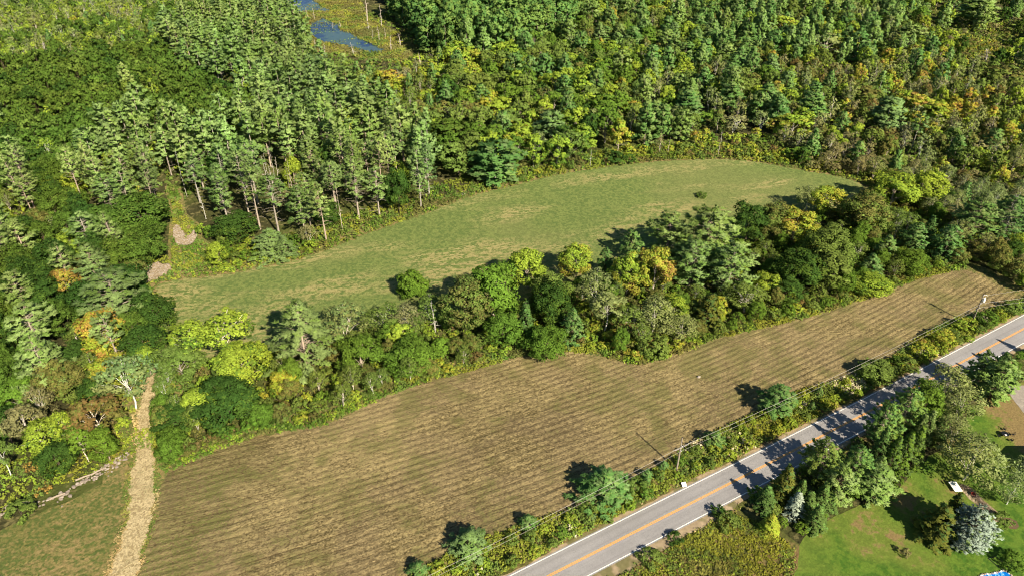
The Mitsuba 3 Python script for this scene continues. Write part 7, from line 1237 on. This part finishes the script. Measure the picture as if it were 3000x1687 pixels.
cable(at(POLE_1, 5.85), at(POLE_2, 5.85), 0.9, 0.018, 'thinner lower cable between the two utility poles')
cable(at(POLE_2, 7.2), at(POLE_3, 7.2), 0.9, 0.026, 'thick cable leaving the farther pole to the right')
cable(at(POLE_2, 5.85), at(POLE_3, 5.85), 0.8, 0.018, 'thinner cable leaving the farther pole to the right')
cable([*(POLE_2 + [0.9, 0]), 9.45], [*(POLE_3 + [0.9, 3.0]), 9.6], 0.9, 0.018, 'thin wire from the top of the farther pole to the right')

# ---------------------------------------------------------------- roadside sign, trailer, garden table, frame, pool, house
def rounded(w, d, r, h):
    p = Polygon([(-w / 2 + r, -d / 2 + r), (w / 2 - r, -d / 2 + r), (w / 2 - r, d / 2 - r), (-w / 2 + r, d / 2 - r)]).buffer(r, quad_segs=4)
    return tm(trimesh.creation.extrude_polygon(p, h, engine='earcut'))

def tilted(vf, ax, ay, x, y, z, rz):
    m = trimesh.transformations.euler_matrix(ax, ay, rz)
    return vf[0] @ m[:3, :3].T + [x, y, z], vf[1]

t = tag('roadside_sign', 'small white roadside sign leaning back at the edge of the road', 'sign')
SG = dict(ax=-0.85, ay=0.0, x=34.7, y=101.15, z=0.62, rz=math.radians(14))
part(t, 'panel', tilted(rounded(0.95, 0.95, 0.05, 0.03), math.pi / 2 - 0.95 - 0.62 + 0.55, 0, 34.7, 101.15, 0.62, SG['rz']), 'white_plastic')
AX = math.pi / 2 - 0.95 - 0.62 + 0.55
def mark(vf, mat, name): part(t, name, tilted((vf[0] + [0, 0, 0.034], vf[1]), AX, 0, 34.7, 101.15, 0.62, SG['rz']), mat)
mark((lathe([(0.0001, 0), (0.09, 0), (0.09, 0.004), (0.0001, 0.004)], 14)[0] + [-0.26, 0.24, 0], lathe([(0.0001, 0), (0.09, 0), (0.09, 0.004), (0.0001, 0.004)], 14)[1]), 'sign_blue', 'blue_dot')
arc = Polygon([(0.42 * math.cos(a) - 0.3, 0.5 * math.sin(a) - 0.28) for a in np.linspace(0.1, 1.45, 12)] + [(0.26 * math.cos(a) - 0.3, 0.34 * math.sin(a) - 0.28) for a in np.linspace(1.45, 0.1, 12)])
mark(tm(trimesh.creation.extrude_polygon(arc, 0.004, engine='earcut')), 'sign_grey', 'grey_arc')
mark((box(-0.12, -0.26, 0.002, 0.18, 0.1, 0.004)), 'sign_grey', 'grey_bar')
for s in (-0.38, 0.38):
    part(t, 'leg', moved(tube([[s, 0.25, -0.1], [s, 0.18, 0.7]], 0.02, 6), 34.7, 101.15, 0, SG['rz']), 'grey_steel')

t = tag('flat_trailer', 'white flat trailer with its tongue down beside the brush heap on the lawn', 'trailer')
TZ = math.atan2(99.4 - 101.8, 89.3 - 89.2) ; TC = (89.2, 100.65)
def tr(vf, x=0, y=0, z=0): return moved((vf[0] + [x, y, z], vf[1]), TC[0], TC[1], 0, TZ)
part(t, 'deck', tr(rounded(2.55, 1.6, 0.16, 0.08), 0, 0, 0.56), 'white_plastic', 30)
for s in (-1, 1): part(t, 'side_rail', tr(box(0, s * 0.74, 0.5, 2.4, 0.07, 0.12)), 'white_paint')
part(t, 'tongue', tr(tube([[0.1, -0.12, 0.66], [1.25, -0.12, 0.62], [2.1, -0.12, 0.3]], [0.05, 0.05, 0.045], 6)), 'white_paint')
part(t, 'winch_bar', tr(tube([[0.1, -0.12, 0.67], [0.1, 0.22, 0.67]], 0.035, 6)), 'grey_steel')
for s in (-1, 1):
    w = lathe([(0.05, -0.08), (0.24, -0.08), (0.27, -0.04), (0.27, 0.04), (0.24, 0.08), (0.05, 0.08)], 14)
    w = (w[0] @ np.array([[1, 0, 0], [0, 0, 1], [0, -1, 0.0]]), w[1])
    wk = part(t, 'wheel', tr(w, -0.3, s * 0.62, 0.27), 'black_metal', 40)
part(t, 'axle', tr(tube([[-0.3, -0.6, 0.27], [-0.3, 0.6, 0.27]], 0.03, 6)), 'dark_steel')

t = tag('garden_table', 'black octagonal garden table on the lawn by the driveway', 'table')
GT = (107.4, 115.3)
oct_ = Polygon([(0.78 * math.cos(a), 0.78 * math.sin(a)) for a in np.arange(8) * math.pi / 4 + 0.39])
part(t, 'tabletop', moved(tm(trimesh.creation.extrude_polygon(oct_, 0.035, engine='earcut')), *GT, 0.72), 'black_metal')
part(t, 'rim', moved(tube([[0.79 * math.cos(a), 0.79 * math.sin(a), 0.73] for a in np.arange(9) * math.pi / 4 + 0.39], 0.03, 6), *GT), 'black_metal')
for k in range(4):
    a = k * math.pi / 2
    part(t, 'leg', moved(tube([[0.5 * math.cos(a), 0.5 * math.sin(a), 0.0], [0.4 * math.cos(a), 0.4 * math.sin(a), 0.4], [0.55 * math.cos(a), 0.55 * math.sin(a), 0.72]], 0.025, 6), *GT), 'black_metal')
spots = [((108.3, 117.0), 'beyond the table'), ((109.3, 115.4), 'at the right of the table'), ((107.95, 113.7), 'nearest the camera'), ((105.9, 114.9), 'at the left of the table')]
for (cx, cy), where in spots:
    c = tag(numbered('garden_chair'), f'black metal garden chair {where}', 'chair', 'black chairs around the garden table')
    rz = math.atan2(GT[1] - cy, GT[0] - cx)
    part(c, 'seat', moved(rounded(0.5, 0.5, 0.1, 0.05), cx, cy, 0.42, rz), 'black_metal', 30)
    ring = [[-0.27 - 0.1 * math.sin(a), 0.25 * math.cos(a), 0.5 + 0.5 * abs(math.sin(a))] for a in np.linspace(0, math.pi, 9)]
    part(c, 'backrest', moved(tube(ring, 0.03, 6), cx, cy, 0, rz), 'black_metal', 40)
    for s in (-0.12, 0, 0.12): part(c, 'back_slat', moved(tube([[-0.25, s, 0.46], [-0.36, s, 0.95]], 0.022, 5), cx, cy, 0, rz), 'black_metal')
    for sx in (-1, 1):
        part(c, 'armrest', moved(tube([[-0.3, sx * 0.27, 0.66], [0.0, sx * 0.29, 0.66], [0.24, sx * 0.27, 0.63], [0.24, sx * 0.26, 0.44]], 0.028, 6), cx, cy, 0, rz), 'black_metal', 40)
        for sy in (-1, 1): part(c, 'leg', moved(tube([[sy * 0.24, sx * 0.24, 0], [sy * 0.21, sx * 0.22, 0.43]], 0.022, 5), cx, cy, 0, rz), 'black_metal')
scene['cushion'] = mikit.ply(moved(rounded(0.42, 0.36, 0.08, 0.1), 107.05, 114.15, 0.6, 0.3), 'white_plastic', smooth=30)
scene['cushion'] = mikit.ply(moved(rounded(0.42, 0.36, 0.08, 0.07), 107.25, 114.82, 0.757, 0.3), 'white_plastic', smooth=30)
tag('cushion', 'small white cushion lying on the black garden table', 'cushion')

t = tag('metal_frame', 'thin dark rectangular metal frame lying on the lawn near the pool', 'frame')
FR = [(87.05, 84.2), (88.67, 84.64), (89.9, 82.2), (88.2, 81.9)]
for i in range(4):
    a, b = FR[i], FR[(i + 1) % 4]
    part(t, 'bar', tube([[*a, 0.12], [*b, 0.12]], 0.05, 6), 'dark_steel')

t = 'pool'
edge_ = [(82.2, 78.5), (82.9, 80.2), (84.3, 80.86), (85.6, 81.0), (87.0, 81.25), (88.1, 81.6), (88.75, 81.6), (89.2, 80.8), (89.7, 79.6), (89.0, 77.0), (85.0, 76.0)]
pool = Polygon(edge_).buffer(0.5).buffer(-0.5)
scene['pool__water'] = sheet(pool, 0.09, 'pool_material')
tag('pool', 'rippled bright blue pool edged with pale stones at the bottom right corner', 'pool')
ls = LineString(list(pool.exterior.coords)); rng = np.random.default_rng(3)
ICO = trimesh.creation.icosphere(subdivisions=1)
ROCKS = []
for s in range(6):
    d = np.array(ICO.vertices); r = 0.75 + 0.5 * meshkit.noise(d * 1.7 + s * 9, s)
    ROCKS.append({m: mikit.ply((d * r[:, None] * [1, 0.75, 0.55], np.array(ICO.faces)), m) for m in ('stone', 'pale_stone', 'white_plastic')})
def rock(s, m, x, y, z, size, rz): return {**ROCKS[s][m], 'to_world': T().translate([x, y, z]).rotate([0, 0, 1], float(rz)).scale(float(size))}
for k in range(44):
    p = ls.interpolate(k / 44, normalized=True)
    scene['pool__edging_stone' + (f'_{k:03d}' if k else '')] = rock(k % 6, 'pale_stone' if k % 3 else 'white_plastic', p.x, p.y, 0.12, rng.uniform(0.2, 0.3), rng.uniform(0, 360))

HX, HY = 109.7, 106.8
t = tag('house', 'pale clapboard house just beyond the right border, its shadow on the lawn', 'house')
part(t, 'wall', box(HX + 6, HY - 6, 2.4, 11.4, 11.4, 5.0), 'house_wall_paint')
rv = np.array([[HX, HY, 4.9], [HX, HY - 12, 4.9], [HX + 12, HY - 12, 4.9], [HX + 12, HY, 4.9], [HX, HY - 6, 8.3], [HX + 12, HY - 6, 8.3]])
rk = part(t, 'roof', (rv, np.array([[0, 4, 5], [0, 5, 3], [1, 2, 5], [1, 5, 4], [0, 1, 4], [3, 5, 2], [0, 3, 2], [0, 2, 1]])), 'shingle')
part(rk, 'chimney', box(HX + 8, HY - 6, 8.4, 0.7, 0.7, 1.6), 'stone')
for y in (2.5, 6, 9.5):
    for z in (1.6, 3.9): part(part(t, 'window', box(HX + 0.27, HY - y, z, 0.1, 1.0, 1.3), 'white_paint'), 'pane', box(HX + 0.21, HY - y, z, 0.05, 0.84, 1.1), 'window_glass')

# ---------------------------------------------------------------- stones, logs, brush
t = tag('stone_wall', 'tumbled pale stone wall along the wood edge left of the straw track', 'stone wall')
WALL = LineString([(-112.0, 84.0), (-106.0, 88.5), (-101.5, 92.5), (-98.5, 94.8), (-96.5, 97.0), (-93.5, 97.4), (-91.2, 97.3), (-89.6, 98.8), (-88.6, 100.8), (-86.6, 103.0), (-84.7, 104.4), (-83.6, 106.3), (-81.6, 110.2)])
rng = np.random.default_rng(8)
for k in range(290):
    s = rng.uniform()
    while meshkit.fbm(np.array([s * 9.0, 2.0, 0.0]), 3, 4) < rng.uniform(0.2, 0.56): s = rng.uniform()
    p = WALL.interpolate(s, normalized=True); q = WALL.interpolate(min(s + 0.01, 1), normalized=True)
    d = rng.normal(0, 0.85) * (0.7 + 0.5 * math.sin(s * 23))
    n = unit(np.array([-(q.y - p.y), q.x - p.x + 1e-6]))
    scene['stone_wall__stone' + (f'_{k:03d}' if k else '')] = rock(int(rng.integers(6)), 'stone' if rng.uniform() < 0.55 else 'pale_stone', p.x + n[0] * d, p.y + n[1] * d, 0.12 + 0.3 * max(0, 1 - abs(d)) * rng.uniform(), 0.2 + 0.35 * rng.uniform() ** 2, rng.uniform(0, 360))
for x, y, a, ln, text in ((-87.2, 103.2, 0.55, 3.4, 'pale fallen log on top of the stone wall, left one of two'), (-85.3, 104.6, 0.75, 2.6, 'pale fallen log on top of the stone wall, right one of two'), (-90.2, 98.2, 0.6, 2.8, 'grey fallen log along the middle of the stone wall')):
    k = numbered('fallen_log')
    scene[k] = mikit.ply(moved(tube([[-ln / 2, 0, 0.42], [0, 0.08, 0.5], [ln / 2, 0, 0.46]], [0.2, 0.18, 0.13], 7), x, y, 0.1, a), 'log_wood', smooth=40)
    tag(k, text, 'log')
for x, y, s, text in ((-17.2, 233.0, 0.9, 'small pale boulder at the far edge of the upper field'), (44.9, 134.7, 0.5, 'pale stone in the weeds at the lower edge of the tree belt')):
    k = numbered('boulder')
    scene[k] = rock(2, 'pale_stone', x, y, 0.3, s, 40)
    tag(k, text, 'boulder')
RUB = [Polygon(soften(OUTLINES['rubble_a'], 0.8, 41)), Polygon(soften(OUTLINES['rubble_b'], 0.6, 42))]
for i, p in enumerate(RUB): structure(numbered('rubble_patch'), sheet(p, 0.05, 'rubble_material'), 'bare stony patch at the wood edge')
rng = np.random.default_rng(12)
v = []
for p in RUB:
    for x, y in inside_points(p, 5.0, 5):
        d = np.array(ICO.vertices)[:12]
        k = trimesh.creation.icosphere(subdivisions=0)
        v.append((np.array(k.vertices) * rng.uniform(0.6, 1.2, (12, 1)) * [1, 0.8, 0.5] * rng.uniform(0.1, 0.28) + [x, y, 0.12], np.array(k.faces)))
scene['rubble'] = mikit.ply(join(v), 'pale_stone')
tag('rubble', 'loose pale stones on the bare patches at the wood edge', 'stones', kind='stuff')

t = tag('brush_pile', 'long grey pile of cut branches on the lawn beside the blue spruce', 'brush pile')
rng = np.random.default_rng(14)
PILE = LineString([(91.0, 101.4), (92.1, 99.6), (92.4, 98.0), (92.8, 96.4), (93.2, 94.6), (93.8, 92.8)])
for k in range(190):
    s = rng.uniform(); p = PILE.interpolate(s, normalized=True)
    x, y = p.x + rng.normal(0, 0.42), p.y + rng.normal(0, 0.35)
    a = rng.normal(-1.0, 0.6); ln = rng.uniform(0.5, 1.5); z = 0.08 + 0.35 * rng.uniform()
    part(t, 'stick', moved(tube([[-ln / 2, 0, 0], [0, rng.normal(0, 0.06), 0.06], [ln / 2, 0, rng.normal(0, 0.08)]], [0.035, 0.04, 0.02], 4), x, y, z, a), 'stick_wood')
mb = Polygon(soften([(90.6, 102.3), (92.3, 100.5), (93.6, 97.5), (95.0, 93.5), (94.4, 91.8), (92.6, 92.6), (91.6, 96.0), (90.6, 99.0)], 0.3, 43))
structure('mulch_bed', sheet(mb, 0.042, 'rubble_material'), 'bare ground under the brush pile')
structure('flower_bed', sheet(Polygon(soften([(95.6 + 1.7 * math.cos(a), 92.2 + 1.5 * math.sin(a)) for a in np.arange(8) * 0.785], 0.2, 44)), 0.047, 'mulch'), 'round mulched flower bed')
scene['tub'] = mikit.ply(moved(lathe([(0.001, 0.05), (0.3, 0.05), (0.38, 0.4), (0.42, 0.42), (0.42, 0.45), (0.36, 0.45), (0.28, 0.1), (0.001, 0.1)], 14), 91.9, 98.9, 0.1), 'red_plastic', smooth=40)
tag('tub', 'small faded red tub beside the brush pile', 'tub')
